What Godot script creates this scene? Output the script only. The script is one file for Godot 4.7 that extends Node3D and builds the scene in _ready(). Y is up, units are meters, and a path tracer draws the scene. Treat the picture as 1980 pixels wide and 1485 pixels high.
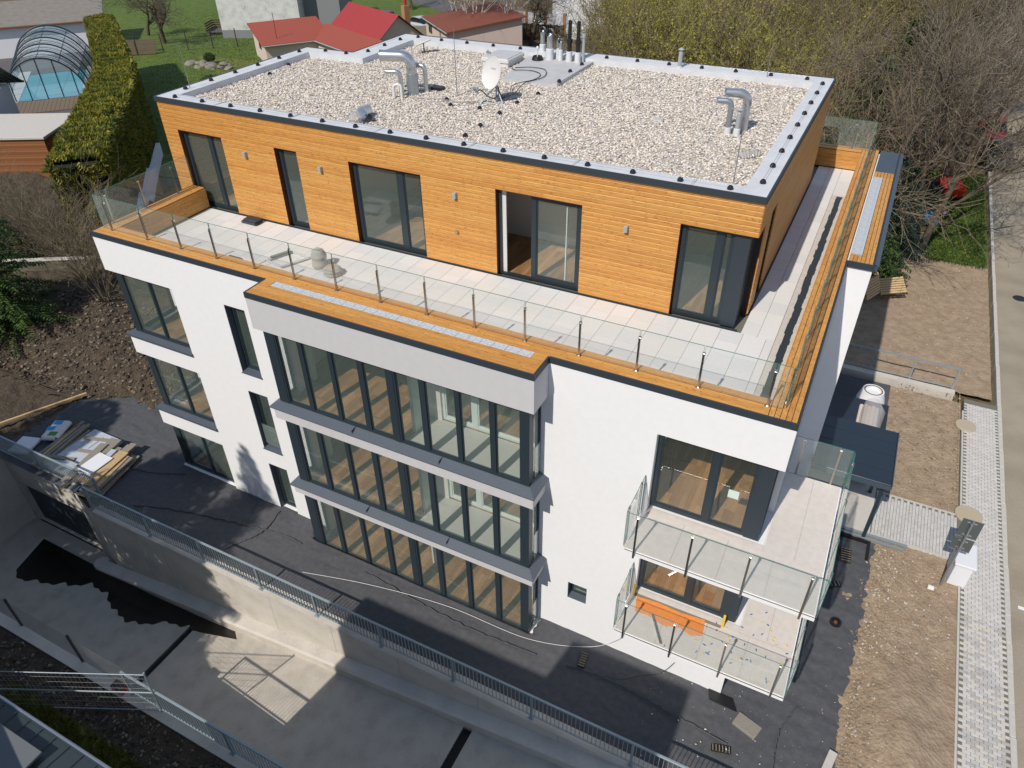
extends Node3D
# A new four-storey apartment house with a timber-clad penthouse, seen from a drone; x runs along the front, z towards the viewer, metres.

var M := {}
var names_used := {}
var rng := RandomNumberGenerator.new()
var house: Node3D

class Geo:
	var v := PackedVector3Array()
	var n := PackedVector3Array()
	var c := PackedColorArray()
	var tint := Color.WHITE
	var tinted := false
	func tri3(a: Vector3, b: Vector3, d: Vector3, na: Vector3, nb: Vector3, nd: Vector3) -> void:
		v.append(a); v.append(d); v.append(b)
		n.append(na); n.append(nd); n.append(nb)
		if tinted:
			c.append(tint); c.append(tint); c.append(tint)
	func tri(a: Vector3, b: Vector3, d: Vector3) -> void:
		var k := (b - a).cross(d - a).normalized()
		tri3(a, b, d, k, k, k)
	func quad(a: Vector3, b: Vector3, d: Vector3, e: Vector3) -> void:
		var k := (b - a).cross(d - a).normalized()
		tri3(a, b, d, k, k, k)
		tri3(a, d, e, k, k, k)
	func box(lo: Vector3, hi: Vector3, x := Transform3D.IDENTITY) -> void:
		var p: Array[Vector3] = []
		for i in 8:
			p.append(x * Vector3(hi.x if i & 1 else lo.x, hi.y if i & 2 else lo.y, hi.z if i & 4 else lo.z))
		quad(p[4], p[5], p[7], p[6]); quad(p[1], p[0], p[2], p[3])
		quad(p[5], p[1], p[3], p[7]); quad(p[0], p[4], p[6], p[2])
		quad(p[6], p[7], p[3], p[2]); quad(p[0], p[1], p[5], p[4])
	func slab(o: Vector3, s: Vector3, x := Transform3D.IDENTITY) -> void:
		box(o - s / 2, o + s / 2, x)
	func bevel_box(lo: Vector3, hi: Vector3, b: float, x := Transform3D.IDENTITY) -> void:
		# chamfered along every edge
		var q := []
		for ax in 3:
			for s in 2:
				var u := (ax + 1) % 3
				var w := (ax + 2) % 3
				var f: Array[Vector3] = []
				for k in [[0, 0], [1, 0], [1, 1], [0, 1]]:
					var p := Vector3.ZERO
					p[ax] = hi[ax] if s else lo[ax]
					p[u] = hi[u] - b if k[0] else lo[u] + b
					p[w] = hi[w] - b if k[1] else lo[w] + b
					f.append(x * p)
				if s: quad(f[0], f[1], f[2], f[3])
				else: quad(f[3], f[2], f[1], f[0])
				q.append(f)
		for ax in 3:
			var u := (ax + 1) % 3
			var w := (ax + 2) % 3
			for su in 2:
				for sw in 2:
					var e: Array[Vector3] = []
					for t in [[0, 0], [1, 0], [1, 1], [0, 1]]:
						var p := Vector3.ZERO
						p[ax] = hi[ax] - b if t[0] else lo[ax] + b
						p[u] = (hi[u] - (b if t[1] else 0.0)) if su else (lo[u] + (b if t[1] else 0.0))
						p[w] = (hi[w] - (0.0 if t[1] else b)) if sw else (lo[w] + (0.0 if t[1] else b))
						e.append(x * p)
					if su == sw: quad(e[3], e[2], e[1], e[0]) if su == 0 else quad(e[0], e[1], e[2], e[3])
					else: quad(e[3], e[2], e[1], e[0]) if su == 1 else quad(e[0], e[1], e[2], e[3])
	func tube(pts: Array, radii: Array, sides := 8, caps := true) -> void:
		var rings := []
		var side := Vector3.ZERO
		for i in pts.size():
			var a: Vector3 = pts[maxi(i - 1, 0)]
			var b: Vector3 = pts[mini(i + 1, pts.size() - 1)]
			var d := (b - a).normalized()
			if side == Vector3.ZERO:
				side = d.cross(Vector3.UP if absf(d.y) < 0.9 else Vector3.RIGHT).normalized()
			side = (side - d * side.dot(d)).normalized()
			var up := d.cross(side)
			var ring := []
			for k in sides:
				var t := TAU * k / sides
				ring.append(side * cos(t) + up * sin(t))
			rings.append(ring)
		for i in pts.size() - 1:
			var p: Vector3 = pts[i]
			var q: Vector3 = pts[i + 1]
			var r0: float = radii[mini(i, radii.size() - 1)]
			var r1: float = radii[mini(i + 1, radii.size() - 1)]
			for k in sides:
				var m := (k + 1) % sides
				var a0: Vector3 = rings[i][k]
				var a1: Vector3 = rings[i][m]
				var b0: Vector3 = rings[i + 1][k]
				var b1: Vector3 = rings[i + 1][m]
				tri3(p + a0 * r0, p + a1 * r0, q + b1 * r1, a0, a1, b1)
				tri3(p + a0 * r0, q + b1 * r1, q + b0 * r1, a0, b1, b0)
		if caps:
			for e in 2:
				var i: int = 0 if e == 0 else pts.size() - 1
				var r: float = radii[mini(i, radii.size() - 1)]
				var p: Vector3 = pts[i]
				for k in sides:
					var a: Vector3 = p + rings[i][k] * r
					var b: Vector3 = p + rings[i][(k + 1) % sides] * r
					if e: tri(p, a, b)
					else: tri(p, b, a)
	func lathe(prof: Array, at := Vector3.ZERO, sides := 16) -> void:
		# prof: [radius, height] pairs from the bottom up
		for i in prof.size() - 1:
			var r0: float = prof[i][0]
			var r1: float = prof[i + 1][0]
			var h0: float = prof[i][1]
			var h1: float = prof[i + 1][1]
			var nn := Vector2(h1 - h0, r0 - r1).normalized()
			for k in sides:
				var t0 := TAU * k / sides
				var t1 := TAU * (k + 1) / sides
				var d0 := Vector3(cos(t0), 0, -sin(t0))
				var d1 := Vector3(cos(t1), 0, -sin(t1))
				var n0 := d0 * nn.x + Vector3.UP * nn.y
				var n1 := d1 * nn.x + Vector3.UP * nn.y
				var a := at + d0 * r0 + Vector3.UP * h0
				var b := at + d1 * r0 + Vector3.UP * h0
				var e := at + d1 * r1 + Vector3.UP * h1
				var f := at + d0 * r1 + Vector3.UP * h1
				if r0 > 0.0: tri3(a, b, e, n0, n1, n1)
				if r1 > 0.0: tri3(a, e, f, n0, n1, n0)
	func prism(poly: PackedVector2Array, y0: float, y1: float) -> void:
		# poly in (x, z), any order; flat top and bottom
		var idx := Geometry2D.triangulate_polygon(poly)
		for i in range(0, idx.size(), 3):
			var a := poly[idx[i]]
			var b := poly[idx[i + 1]]
			var d := poly[idx[i + 2]]
			if (b - a).cross(d - a) > 0:
				var t := b; b = d; d = t
			tri(Vector3(a.x, y1, a.y), Vector3(b.x, y1, b.y), Vector3(d.x, y1, d.y))
			tri(Vector3(a.x, y0, a.y), Vector3(d.x, y0, d.y), Vector3(b.x, y0, b.y))
		var cw := Geometry2D.is_polygon_clockwise(poly)
		for i in poly.size():
			var a := poly[i]
			var b := poly[(i + 1) % poly.size()]
			if not cw:
				var t := a; a = b; b = t
			quad(Vector3(a.x, y0, a.y), Vector3(b.x, y0, b.y), Vector3(b.x, y1, b.y), Vector3(a.x, y1, a.y))
	func wall(o: Vector3, u: Vector3, w: Vector3, len_: float, y0: float, y1: float, thick: float, holes: Array) -> void:
		# upright wall: o + u*s + up*y, outer face at o, inner face at o - w*thick; holes [s0, s1, y0, y1]
		var xs := [0.0, len_]
		var ys := [y0, y1]
		for h in holes:
			for k in 2:
				if not xs.has(clampf(h[k], 0, len_)): xs.append(clampf(h[k], 0, len_))
				if not ys.has(clampf(h[k + 2], y0, y1)): ys.append(clampf(h[k + 2], y0, y1))
		xs.sort(); ys.sort()
		var solid := func(i: int, j: int) -> bool:
			if i < 0 or j < 0 or i >= xs.size() - 1 or j >= ys.size() - 1: return false
			var mx: float = (xs[i] + xs[i + 1]) / 2
			var my: float = (ys[j] + ys[j + 1]) / 2
			for h in holes:
				if mx > h[0] and mx < h[1] and my > h[2] and my < h[3]: return false
			return true
		for i in xs.size() - 1:
			for j in ys.size() - 1:
				if not solid.call(i, j): continue
				var a: Vector3 = o + u * xs[i] + Vector3.UP * ys[j]
				var b: Vector3 = o + u * xs[i + 1] + Vector3.UP * ys[j]
				var d: Vector3 = o + u * xs[i + 1] + Vector3.UP * ys[j + 1]
				var e: Vector3 = o + u * xs[i] + Vector3.UP * ys[j + 1]
				var k := w * -thick
				face(a, b, d, e, w); face(a + k, b + k, d + k, e + k, -w)
				if not solid.call(i - 1, j): face(a, e, e + k, a + k, -u)
				if not solid.call(i + 1, j): face(b, d, d + k, b + k, u)
				if not solid.call(i, j - 1): face(a, b, b + k, a + k, Vector3.DOWN)
				if not solid.call(i, j + 1): face(e, d, d + k, e + k, Vector3.UP)
	func face(a: Vector3, b: Vector3, d: Vector3, e: Vector3, out: Vector3) -> void:
		if (b - a).cross(d - a).dot(out) >= 0: quad(a, b, d, e)
		else: quad(e, d, b, a)
	func mesh() -> ArrayMesh:
		var m := ArrayMesh.new()
		var s := []
		s.resize(Mesh.ARRAY_MAX)
		s[Mesh.ARRAY_VERTEX] = v
		s[Mesh.ARRAY_NORMAL] = n
		if tinted: s[Mesh.ARRAY_COLOR] = c
		m.add_surface_from_arrays(Mesh.PRIMITIVE_TRIANGLES, s)
		return m

func numbered(called: String, parent: Node) -> String:
	var key := str(parent.get_instance_id()) + called
	var k: int = names_used.get(key, 0)
	names_used[key] = k + 1
	return called if k == 0 else "%s_%03d" % [called, k]
func tag(o: Node, label: String, category: String, group := "") -> void:
	o.set_meta("label", label); o.set_meta("category", category)
	if group != "": o.set_meta("group", group)
func thing(called: String, label: String, category: String, group := "", at := Vector3.ZERO, turn := 0.0) -> Node3D:
	var o := Node3D.new()
	o.name = numbered(called, self)
	add_child(o)
	o.position = at; o.rotation.y = turn
	tag(o, label, category, group)
	return o
func as_mesh(g) -> Mesh:
	return g.mesh() if g is Geo else g
func part(g, called: String, m: Material, parent: Node3D, at := Vector3.ZERO) -> MeshInstance3D:
	var o := MeshInstance3D.new()
	o.mesh = as_mesh(g)
	o.material_override = m
	o.name = numbered(called, parent)
	parent.add_child(o)
	o.position = at
	return o
func solo(g, called: String, m: Material, label: String, category: String, group := "", at := Vector3.ZERO) -> MeshInstance3D:
	var o := part(g, called, m, self, at)
	tag(o, label, category, group)
	return o
func struct(g, called: String, m: Material) -> MeshInstance3D:
	var o := part(g, called, m, self)
	o.set_meta("kind", "structure")
	return o
func stuff(o: Node) -> Node:
	o.set_meta("kind", "stuff")
	return o
func copy(o: Node3D, called: String, label: String, at: Vector3, turn := 0.0, size := 1.0) -> Node3D:
	var r: Node3D = o.duplicate()
	r.name = numbered(called, self)
	add_child(r)
	r.position = at; r.rotation = Vector3(0, turn, 0); r.scale = Vector3.ONE * size
	r.set_meta("label", label)
	return r
func bx(lo: Vector3, hi: Vector3) -> Geo:
	var g := Geo.new()
	g.box(lo, hi)
	return g
func V(x: float, y: float, z: float) -> Vector3:
	return Vector3(x, y, z)
func multi(mesh: Mesh, places: Array, tints: Array) -> MultiMesh:
	var mm := MultiMesh.new()
	mm.transform_format = MultiMesh.TRANSFORM_3D
	mm.use_colors = tints.size() > 0
	mm.mesh = mesh
	mm.instance_count = places.size()
	for i in places.size():
		mm.set_instance_transform(i, places[i])
		if tints.size() > 0: mm.set_instance_color(i, tints[i])
	return mm
func multi_part(mm: MultiMesh, called: String, m: Material, parent: Node3D) -> MultiMeshInstance3D:
	var o := MultiMeshInstance3D.new()
	o.multimesh = mm
	o.material_override = m
	o.name = numbered(called, parent)
	parent.add_child(o)
	stuff(o)
	return o

# ---------------------------------------------------------------- materials
func lin(r: float, g: float, b: float, a := 1.0) -> Color:
	var k := Color(r, g, b).linear_to_srgb()
	k.a = a
	return k
func noise_tex(sd: int, f1: float, f2: float, w: float, stops: Array, side := 512) -> ImageTexture:
	# two layers of seamless noise through a colour ramp (stops are linear colours, evenly spread)
	var a := field(sd, f1, side)
	var b := field(sd + 7, f2, side)
	var lut := PackedByteArray()
	for i in 256:
		var t := i / 255.0 * (stops.size() - 1)
		var k := mini(int(t), stops.size() - 2)
		var s0: Color = stops[k]
		var s1: Color = stops[k + 1]
		var q := s0.lerp(s1, t - k).linear_to_srgb()
		lut.append(int(q.r * 255)); lut.append(int(q.g * 255)); lut.append(int(q.b * 255))
	var out := PackedByteArray()
	out.resize(side * side * 3)
	var wi := int(w * 256)
	for i in side * side:
		var k := ((a[i] * wi + b[i] * (256 - wi)) >> 8) * 3
		out[i * 3] = lut[k]; out[i * 3 + 1] = lut[k + 1]; out[i * 3 + 2] = lut[k + 2]
	var im := Image.create_from_data(side, side, false, Image.FORMAT_RGB8, out)
	return ImageTexture.create_from_image(im)
func field(sd: int, f: float, side: int) -> PackedByteArray:
	var z := FastNoiseLite.new()
	z.seed = sd
	z.noise_type = FastNoiseLite.TYPE_SIMPLEX_SMOOTH
	z.frequency = f
	z.fractal_octaves = 4
	var im := z.get_seamless_image(side, side)
	im.convert(Image.FORMAT_L8)
	return im.get_data()
func bump_tex(sd: int, f: float, side := 512) -> ImageTexture:
	return ImageTexture.create_from_image(Image.create_from_data(side, side, false, Image.FORMAT_L8, field(sd, f, side)))
func mk(key: String, color: Color, rough: float, o := {}) -> StandardMaterial3D:
	var m := StandardMaterial3D.new()
	m.resource_name = key
	m.albedo_color = color
	m.roughness = rough
	m.metallic = o.get("metal", 0.0)
	m.metallic_specular = o.get("spec", 0.5)
	m.cull_mode = BaseMaterial3D.CULL_DISABLED
	if o.has("tex") or o.has("bump"):
		m.uv1_triplanar = true
		m.uv1_world_triplanar = o.get("world", true)
		var s = o.get("scale", 1.0)
		m.uv1_scale = s if s is Vector3 else Vector3.ONE * s
		m.uv1_triplanar_sharpness = 8.0
	if o.has("tex"): m.albedo_texture = o.tex
	if o.has("bump"):
		m.heightmap_enabled = true
		m.heightmap_texture = o.bump
		m.heightmap_scale = o.get("relief", 1.0)
	if o.has("alpha"):
		m.transparency = BaseMaterial3D.TRANSPARENCY_ALPHA
		m.albedo_color.a = o.alpha
	if o.has("back"):
		m.backlight_enabled = true
		m.backlight = o.back
	if o.get("vc", false): m.vertex_color_use_as_albedo = true
	M[key] = m
	return m
func tinted(key: String, from: String, k: Color) -> void:
	var m: StandardMaterial3D = M[from].duplicate()
	m.albedo_color = k
	m.resource_name = key
	M[key] = m
func wood_tex(sd: int) -> ImageTexture:
	# 5 m of boards along u, 1.25 m across v: long grain, darker latewood streaks, knots
	var w := 1024
	var h := 512
	var z := FastNoiseLite.new()
	z.seed = sd; z.frequency = 0.02; z.fractal_octaves = 3
	var r := RandomNumberGenerator.new()
	r.seed = sd
	var kn := []
	for i in 240: kn.append([r.randf() * w, r.randf() * h, r.randf_range(2.0, 4.2), r.randf_range(3.5, 8.0)])
	var f := PackedFloat32Array()
	f.resize(w * h)
	for y in h:
		for x in w:
			f[y * w + x] = 0.78 + 0.34 * z.get_noise_2d(x * 0.9, y * 9.0) + 0.22 * z.get_noise_2d(x * 0.25 + 900, y * 2.0)
	for k in kn:
		var rx: float = k[2]
		var ry: float = k[3]
		for dy in range(-int(ry * 2), int(ry * 2) + 1):
			for dx in range(-int(rx * 5), int(rx * 5) + 1):
				var d := sqrt(dx * dx / (rx * rx) + dy * dy / (ry * ry))
				var e := sqrt(dx * dx / (rx * rx * 9.0) + dy * dy / (ry * ry * 1.4))
				var at := posmod(int(k[1]) + dy, h) * w + posmod(int(k[0]) + dx, w)
				if d < 1.0: f[at] -= 0.60 * (1.0 - d * d)
				if e < 1.2: f[at] -= 0.13 * maxf(0.0, 1.2 - e)
	var out := PackedByteArray()
	out.resize(w * h * 3)
	var dark := Color(0.22, 0.085, 0.020)
	var light := Color(0.66, 0.35, 0.092)
	for i in w * h:
		var q := dark.lerp(light, clampf(f[i], 0.0, 1.0)).linear_to_srgb()
		out[i * 3] = q.r8; out[i * 3 + 1] = q.g8; out[i * 3 + 2] = q.b8
	return ImageTexture.create_from_image(Image.create_from_data(w, h, false, Image.FORMAT_RGB8, out))

func materials() -> void:
	var fine := bump_tex(3, 0.05)
	var coarse := bump_tex(4, 0.012)
	mk("white_plaster", Color.WHITE, 0.9, {tex = noise_tex(11, 0.02, 0.2, 0.5, [Color(.76, .775, .80), Color(.82, .83, .85)]), scale = 0.35, bump = fine, relief = 0.1})
	mk("grey_plaster", Color.WHITE, 0.9, {tex = noise_tex(12, 0.02, 0.2, 0.5, [Color(.50, .50, .525), Color(.55, .55, .57)]), scale = 0.35, bump = fine, relief = 0.1})
	mk("room_wall", lin(.70, .69, .66), 0.9)
	mk("ceiling", lin(.75, .75, .74), 0.9)
	mk("anthracite", lin(.022, .035, .046), 0.42)
	mk("anthracite_flat", lin(.030, .045, .060), 0.6, {tex = noise_tex(13, 0.03, 0.15, 0.5, [Color(.7, .7, .7), Color(1, 1, 1)]), scale = 0.8})
	mk("sill", lin(.085, .105, .135), 0.5, {tex = noise_tex(14, 0.02, 0.1, 0.6, [Color(.6, .62, .65), Color(1, 1, 1)]), scale = 1.3})
	mk("window_glass", lin(.30, .42, .38), 0.02, {alpha = 0.10})
	mk("window_glass_clear", lin(.30, .40, .36), 0.02, {alpha = 0.05})
	mk("rail_glass", lin(.50, .63, .585), 0.03, {alpha = 0.15})
	mk("glass_edge", lin(.05, .20, .15), 0.1)
	mk("mint_frame", lin(.62, .72, .68), 0.5)
	var wt := wood_tex(5)
	var tones := [Color(1, 1, 1), Color(1.0, .97, .94), Color(.97, .94, .90), Color(1.0, .98, .96), Color(.96, .91, .86)]
	for i in 5:
		mk("plank%d" % i, tones[i], 0.5, {tex = wt, scale = V(.2, .8, .2)})
		mk("capx%d" % i, tones[i], 0.5, {tex = wt, scale = V(.2, .8, .8)})
		mk("capl%d" % i, tones[i], 0.5, {tex = wt, scale = V(.8, .8, .2)})
		mk("capz%d" % i, tones[i], 0.5, {tex = wt, scale = V(.8, .8, .2)})
	mk("wood_dark", lin(.16, .075, .03), 0.6, {tex = wt, scale = V(.8, .2, .8)})
	mk("batten", lin(.035, .022, .014), 0.8)
	mk("parquet", Color.WHITE, 0.35, {tex = parquet_tex(), scale = V(.5, .5, .5)})
	mk("loggia_tile", lin(.50, .52, .48), 0.4)
	mk("tile0", Color.WHITE, 0.75, {tex = noise_tex(15, 0.03, 0.12, 0.5, [Color(.66, .66, .655), Color(.74, .74, .735)]), scale = 0.6})
	tinted("tile1", "tile0", Color(.98, .98, .985)); tinted("tile2", "tile0", Color(.99, .985, .975)); tinted("tile3", "tile0", Color(.965, .97, .975))
	mk("balcony_tile", Color.WHITE, 0.7, {tex = noise_tex(16, 0.015, 0.1, 0.6, [Color(.56, .52, .485), Color(.68, .635, .595)]), scale = 0.5})
	mk("membrane", Color.WHITE, 0.6, {tex = noise_tex(17, 0.008, 0.06, 0.6, [Color(.52, .54, .57), Color(.68, .70, .73)]), scale = 0.3})
	mk("membrane_grey", Color.WHITE, 0.7, {tex = noise_tex(18, 0.01, 0.08, 0.6, [Color(.42, .42, .43), Color(.55, .55, .56)]), scale = 0.4})
	mk("steel", lin(.42, .40, .37), 0.3, {metal = 1.0})
	mk("bright_steel", lin(.75, .76, .76), 0.2, {metal = 1.0})
	mk("galvanised", lin(.52, .56, .60), 0.42, {metal = 0.85, tex = noise_tex(20, 0.04, 0.12, 0.5, [Color(.62, .66, .7), Color(1, 1, 1)]), scale = 1.2})
	mk("zinc_sheet", lin(.62, .64, .66), 0.28, {metal = 0.9})
	mk("fence_zinc", lin(.34, .41, .45), 0.5, {metal = 0.35, tex = noise_tex(21, 0.03, 0.15, 0.5, [Color(.7, .72, .75), Color(1, 1, 1)]), scale = 1.5})
	mk("black_plastic", lin(.012, .012, .014), 0.4)
	mk("navy_plastic", lin(.012, .013, .022), 0.25)
	mk("white_plastic", lin(.64, .64, .63), 0.35)
	mk("grey_pipe", lin(.34, .37, .39), 0.4)
	mk("frosted", lin(.66, .69, .73), 0.35, {tex = noise_tex(22, 0.012, 0.03, 0.6, [Color(.30, .33, .35), Color(.75, .78, .8), Color(1, 1, 1)]), scale = 2.2})
	mk("stone", Color.WHITE, 0.85, {vc = true})
	mk("gravel_bed", Color.WHITE, 0.95, {tex = noise_tex(23, 0.12, 0.25, 0.5, [Color(.30, .27, .235), Color(.60, .55, .49)]), scale = 1.0})
	mk("concrete", Color.WHITE, 0.85, {tex = noise_tex(24, 0.008, 0.09, 0.65, [Color(.40, .375, .335), Color(.52, .49, .44), Color(.60, .57, .515)]), scale = 0.22, bump = fine, relief = 0.4})
	mk("ramp_concrete", Color.WHITE, 0.8, {tex = noise_tex(25, 0.01, 0.12, 0.6, [Color(.30, .275, .235), Color(.42, .385, .335), Color(.50, .46, .40)]), scale = 0.25, bump = fine, relief = 0.4})
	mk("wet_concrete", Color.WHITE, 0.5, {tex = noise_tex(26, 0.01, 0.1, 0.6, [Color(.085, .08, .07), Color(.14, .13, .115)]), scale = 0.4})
	mk("geotextile", Color.WHITE, 0.95, {tex = noise_tex(27, 0.018, 0.3, 0.28, [Color(.045, .047, .055), Color(.075, .078, .088), Color(.115, .118, .13)]), scale = 0.5, bump = coarse, relief = 1.2})
	mk("soil", Color.WHITE, 0.95, {tex = noise_tex(28, 0.012, 0.14, 0.55, [Color(.20, .145, .095), Color(.32, .24, .165), Color(.42, .33, .235)]), scale = 0.28, bump = fine, relief = 3.0})
	mk("dark_soil", Color.WHITE, 0.95, {tex = noise_tex(29, 0.02, 0.16, 0.5, [Color(.022, .017, .012), Color(.06, .045, .03), Color(.12, .088, .055)]), scale = 0.3, bump = fine, relief = 4.0})
	mk("rubble", Color.WHITE, 0.95, {tex = noise_tex(30, 0.03, 0.2, 0.5, [Color(.11, .085, .06), Color(.24, .19, .14), Color(.36, .31, .25)]), scale = 0.5, bump = fine, relief = 4.0})
	mk("litter", Color.WHITE, 0.95, {tex = noise_tex(31, 0.014, 0.12, 0.5, [Color(.040, .032, .018), Color(.10, .075, .040), Color(.17, .125, .065), Color(.09, .10, .03)]), scale = 0.2, bump = fine, relief = 6.0})
	mk("grass", Color.WHITE, 0.9, {tex = noise_tex(32, 0.01, 0.2, 0.55, [Color(.035, .06, .008), Color(.075, .125, .012), Color(.14, .175, .022)]), scale = 0.16, bump = fine, relief = 5.0})
	mk("dry_grass", Color.WHITE, 0.9, {tex = noise_tex(33, 0.012, 0.2, 0.5, [Color(.06, .085, .012), Color(.13, .15, .025), Color(.20, .19, .05)]), scale = 0.16, bump = fine, relief = 5.0})
	mk("asphalt", Color.WHITE, 0.9, {tex = noise_tex(34, 0.006, 0.22, 0.55, [Color(.22, .19, .145), Color(.30, .26, .20), Color(.38, .33, .255)]), scale = 0.14, bump = fine, relief = 0.6})
	mk("paver0", Color.WHITE, 0.9, {tex = noise_tex(35, 0.02, 0.2, 0.5, [Color(.46, .45, .435), Color(.60, .59, .57)]), scale = 0.5})
	tinted("paver1", "paver0", Color(.93, .93, .94)); tinted("paver2", "paver0", Color(1.0, .98, .95)); tinted("paver3", "paver0", Color(.88, .88, .88))
	mk("paver_many", Color.WHITE, 0.9, {tex = M["paver0"].albedo_texture, scale = 0.5, vc = true})
	mk("sand_joint", lin(.16, .15, .13), 0.95)
	mk("kerb", Color.WHITE, 0.85, {tex = noise_tex(36, 0.02, 0.15, 0.5, [Color(.42, .405, .37), Color(.56, .54, .50)]), scale = 0.5})
	mk("entry_concrete", Color.WHITE, 0.85, {tex = noise_tex(37, 0.015, 0.12, 0.5, [Color(.48, .455, .425), Color(.58, .555, .52)]), scale = 0.5})
	mk("navy_sheet", lin(.018, .028, .042), 0.22, {spec = 0.6})
	mk("slate_metal", lin(.055, .082, .115), 0.35, {tex = noise_tex(38, 0.01, 0.05, 0.6, [Color(.8, .8, .8), Color(1, 1, 1)]), scale = 0.3})
	mk("red_roof", Color.WHITE, 0.75, {tex = noise_tex(39, 0.02, 0.12, 0.5, [Color(.26, .055, .035), Color(.36, .085, .055)]), scale = 0.3})
	mk("bright_red_roof", Color.WHITE, 0.6, {tex = noise_tex(40, 0.02, 0.12, 0.5, [Color(.30, .035, .038), Color(.40, .05, .052)]), scale = 0.3})
	mk("brown_red_roof", Color.WHITE, 0.8, {tex = noise_tex(41, 0.02, 0.12, 0.5, [Color(.15, .045, .028), Color(.25, .08, .05)]), scale = 0.3})
	mk("pink_wall", lin(.62, .52, .47), 0.9)
	mk("old_white_wall", Color.WHITE, 0.9, {tex = noise_tex(42, 0.015, 0.09, 0.6, [Color(.16, .17, .18), Color(.52, .53, .53), Color(.62, .63, .63), Color(.66, .67, .67)]), scale = 0.12})
	mk("white_wall", lin(.68, .70, .74), 0.9)
	mk("grey_wall", lin(.22, .23, .25), 0.9)
	mk("grey_roof", Color.WHITE, 0.9, {tex = noise_tex(43, 0.012, 0.08, 0.6, [Color(.16, .145, .125), Color(.26, .24, .21)]), scale = 0.2})
	mk("green_tile", lin(.035, .050, .036), 0.5)
	mk("deck_wood", lin(.17, .125, .09), 0.7)
	mk("deck_grey", lin(.10, .095, .10), 0.7)
	mk("pool_water", lin(.03, .50, .68), 0.08, {spec = 0.5})
	mk("pool_glass", lin(.45, .68, .76), 0.05, {alpha = 0.32})
	mk("pool_frame", lin(.02, .035, .05), 0.4)
	mk("brick", lin(.36, .20, .10), 0.9)
	mk("brown_wood", lin(.07, .045, .028), 0.85)
	mk("pallet_wood", Color.WHITE, 0.8, {tex = noise_tex(44, 0.02, 0.2, 0.5, [Color(.36, .24, .12), Color(.58, .42, .23)]), scale = 0.8})
	mk("grey_timber", Color.WHITE, 0.85, {tex = noise_tex(45, 0.03, 0.2, 0.5, [Color(.17, .155, .13), Color(.30, .275, .24)]), scale = 0.9})
	mk("pale_board", Color.WHITE, 0.7, {tex = noise_tex(46, 0.015, 0.1, 0.5, [Color(.36, .40, .46), Color(.50, .54, .60)]), scale = 0.6})
	mk("yellow", lin(.72, .50, .02), 0.5)
	mk("orange", Color.WHITE, 0.7, {tex = noise_tex(47, 0.02, 0.12, 0.6, [Color(.72, .22, .045), Color(.88, .34, .10)]), scale = 0.8})
	mk("taped_floor", lin(.24, .20, .14), 0.8)
	mk("clip_blue", lin(.01, .13, .38), 0.4)
	mk("red_paint", lin(.55, .03, .02), 0.4)
	mk("blue_sheet", lin(.02, .30, .62), 0.4)
	mk("sign_back", lin(.11, .135, .14), 0.4, {metal = 0.4})
	mk("film", lin(.62, .60, .57), 0.12, {alpha = 0.45})
	mk("bark", Color.WHITE, 0.95, {tex = noise_tex(48, 0.03, 0.15, 0.5, [Color(.045, .035, .026), Color(.14, .11, .08)]), scale = 0.8})
	mk("birch_bark", Color.WHITE, 0.85, {tex = noise_tex(49, 0.05, 0.12, 0.6, [Color(.10, .09, .08), Color(.55, .53, .50), Color(.62, .60, .57)]), scale = 0.7})
	mk("twig", Color.WHITE, 0.9, {vc = true})
	mk("leaf", Color.WHITE, 0.7, {vc = true, back = Color(.45, .45, .3)})
	mk("needle", Color.WHITE, 0.75, {vc = true, back = Color(.2, .25, .15)})
	mk("car_grey", lin(.05, .055, .06), 0.25, {metal = 0.3})
	mk("car_red", lin(.30, .015, .015), 0.25)
	mk("car_glass", lin(.015, .02, .022), 0.05)
	mk("tyre", lin(.012, .012, .012), 0.8)
	mk("mesh_wire", lin(.30, .31, .32), 0.5, {metal = 0.6})
	mk("shed_roof", lin(.035, .048, .055), 0.4)
	mk("shed_panel", lin(.13, .145, .16), 0.35)
	mk("white_paint", lin(.75, .75, .74), 0.6)
	mk("manhole_lid", lin(.42, .36, .27), 0.85)
	mk("hedge_core", lin(.012, .014, .006), 0.95)
	mk("grass_print", lin(.05, .22, .04), 0.5)
	mk("mossy_concrete", Color.WHITE, 0.9, {tex = noise_tex(50, 0.012, 0.09, 0.6, [Color(.05, .055, .025), Color(.13, .12, .085), Color(.21, .20, .165)]), scale = 0.3})
	for i in 3: mk("shed_plank%d" % i, [lin(.26, .10, .035), lin(.21, .08, .028), lin(.30, .125, .045)][i], 0.6)
	mk("rust", lin(.16, .05, .015), 0.8)

func parquet_tex() -> ImageTexture:
	# strips along v, 12 cm wide, random tones, butt joints: 2 m square
	var s := 512
	var r := RandomNumberGenerator.new()
	r.seed = 77
	var z := FastNoiseLite.new()
	z.frequency = 0.03
	var im := Image.create(s, s, false, Image.FORMAT_RGB8)
	for k in 16:
		var y := int(r.randf() * 200) - 200
		while y < s:
			var l := int(r.randf_range(110, 240))
			var t := r.randf_range(0.62, 1.0)
			var base := Color(.52, .32, .15).lerp(Color(.36, .20, .085), r.randf()) * t
			for yy in range(maxi(y, 0), mini(y + l, s)):
				for xx in 32:
					var q := base * (0.92 + 0.25 * z.get_noise_2d((k * 32 + xx) * 8.0, yy * 0.7))
					if xx == 0 or yy == y + l - 1: q = q * 0.55
					q.a = 1.0
					im.set_pixel(k * 32 + xx, yy, q.linear_to_srgb())
			y += l
	return ImageTexture.create_from_image(im)

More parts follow.
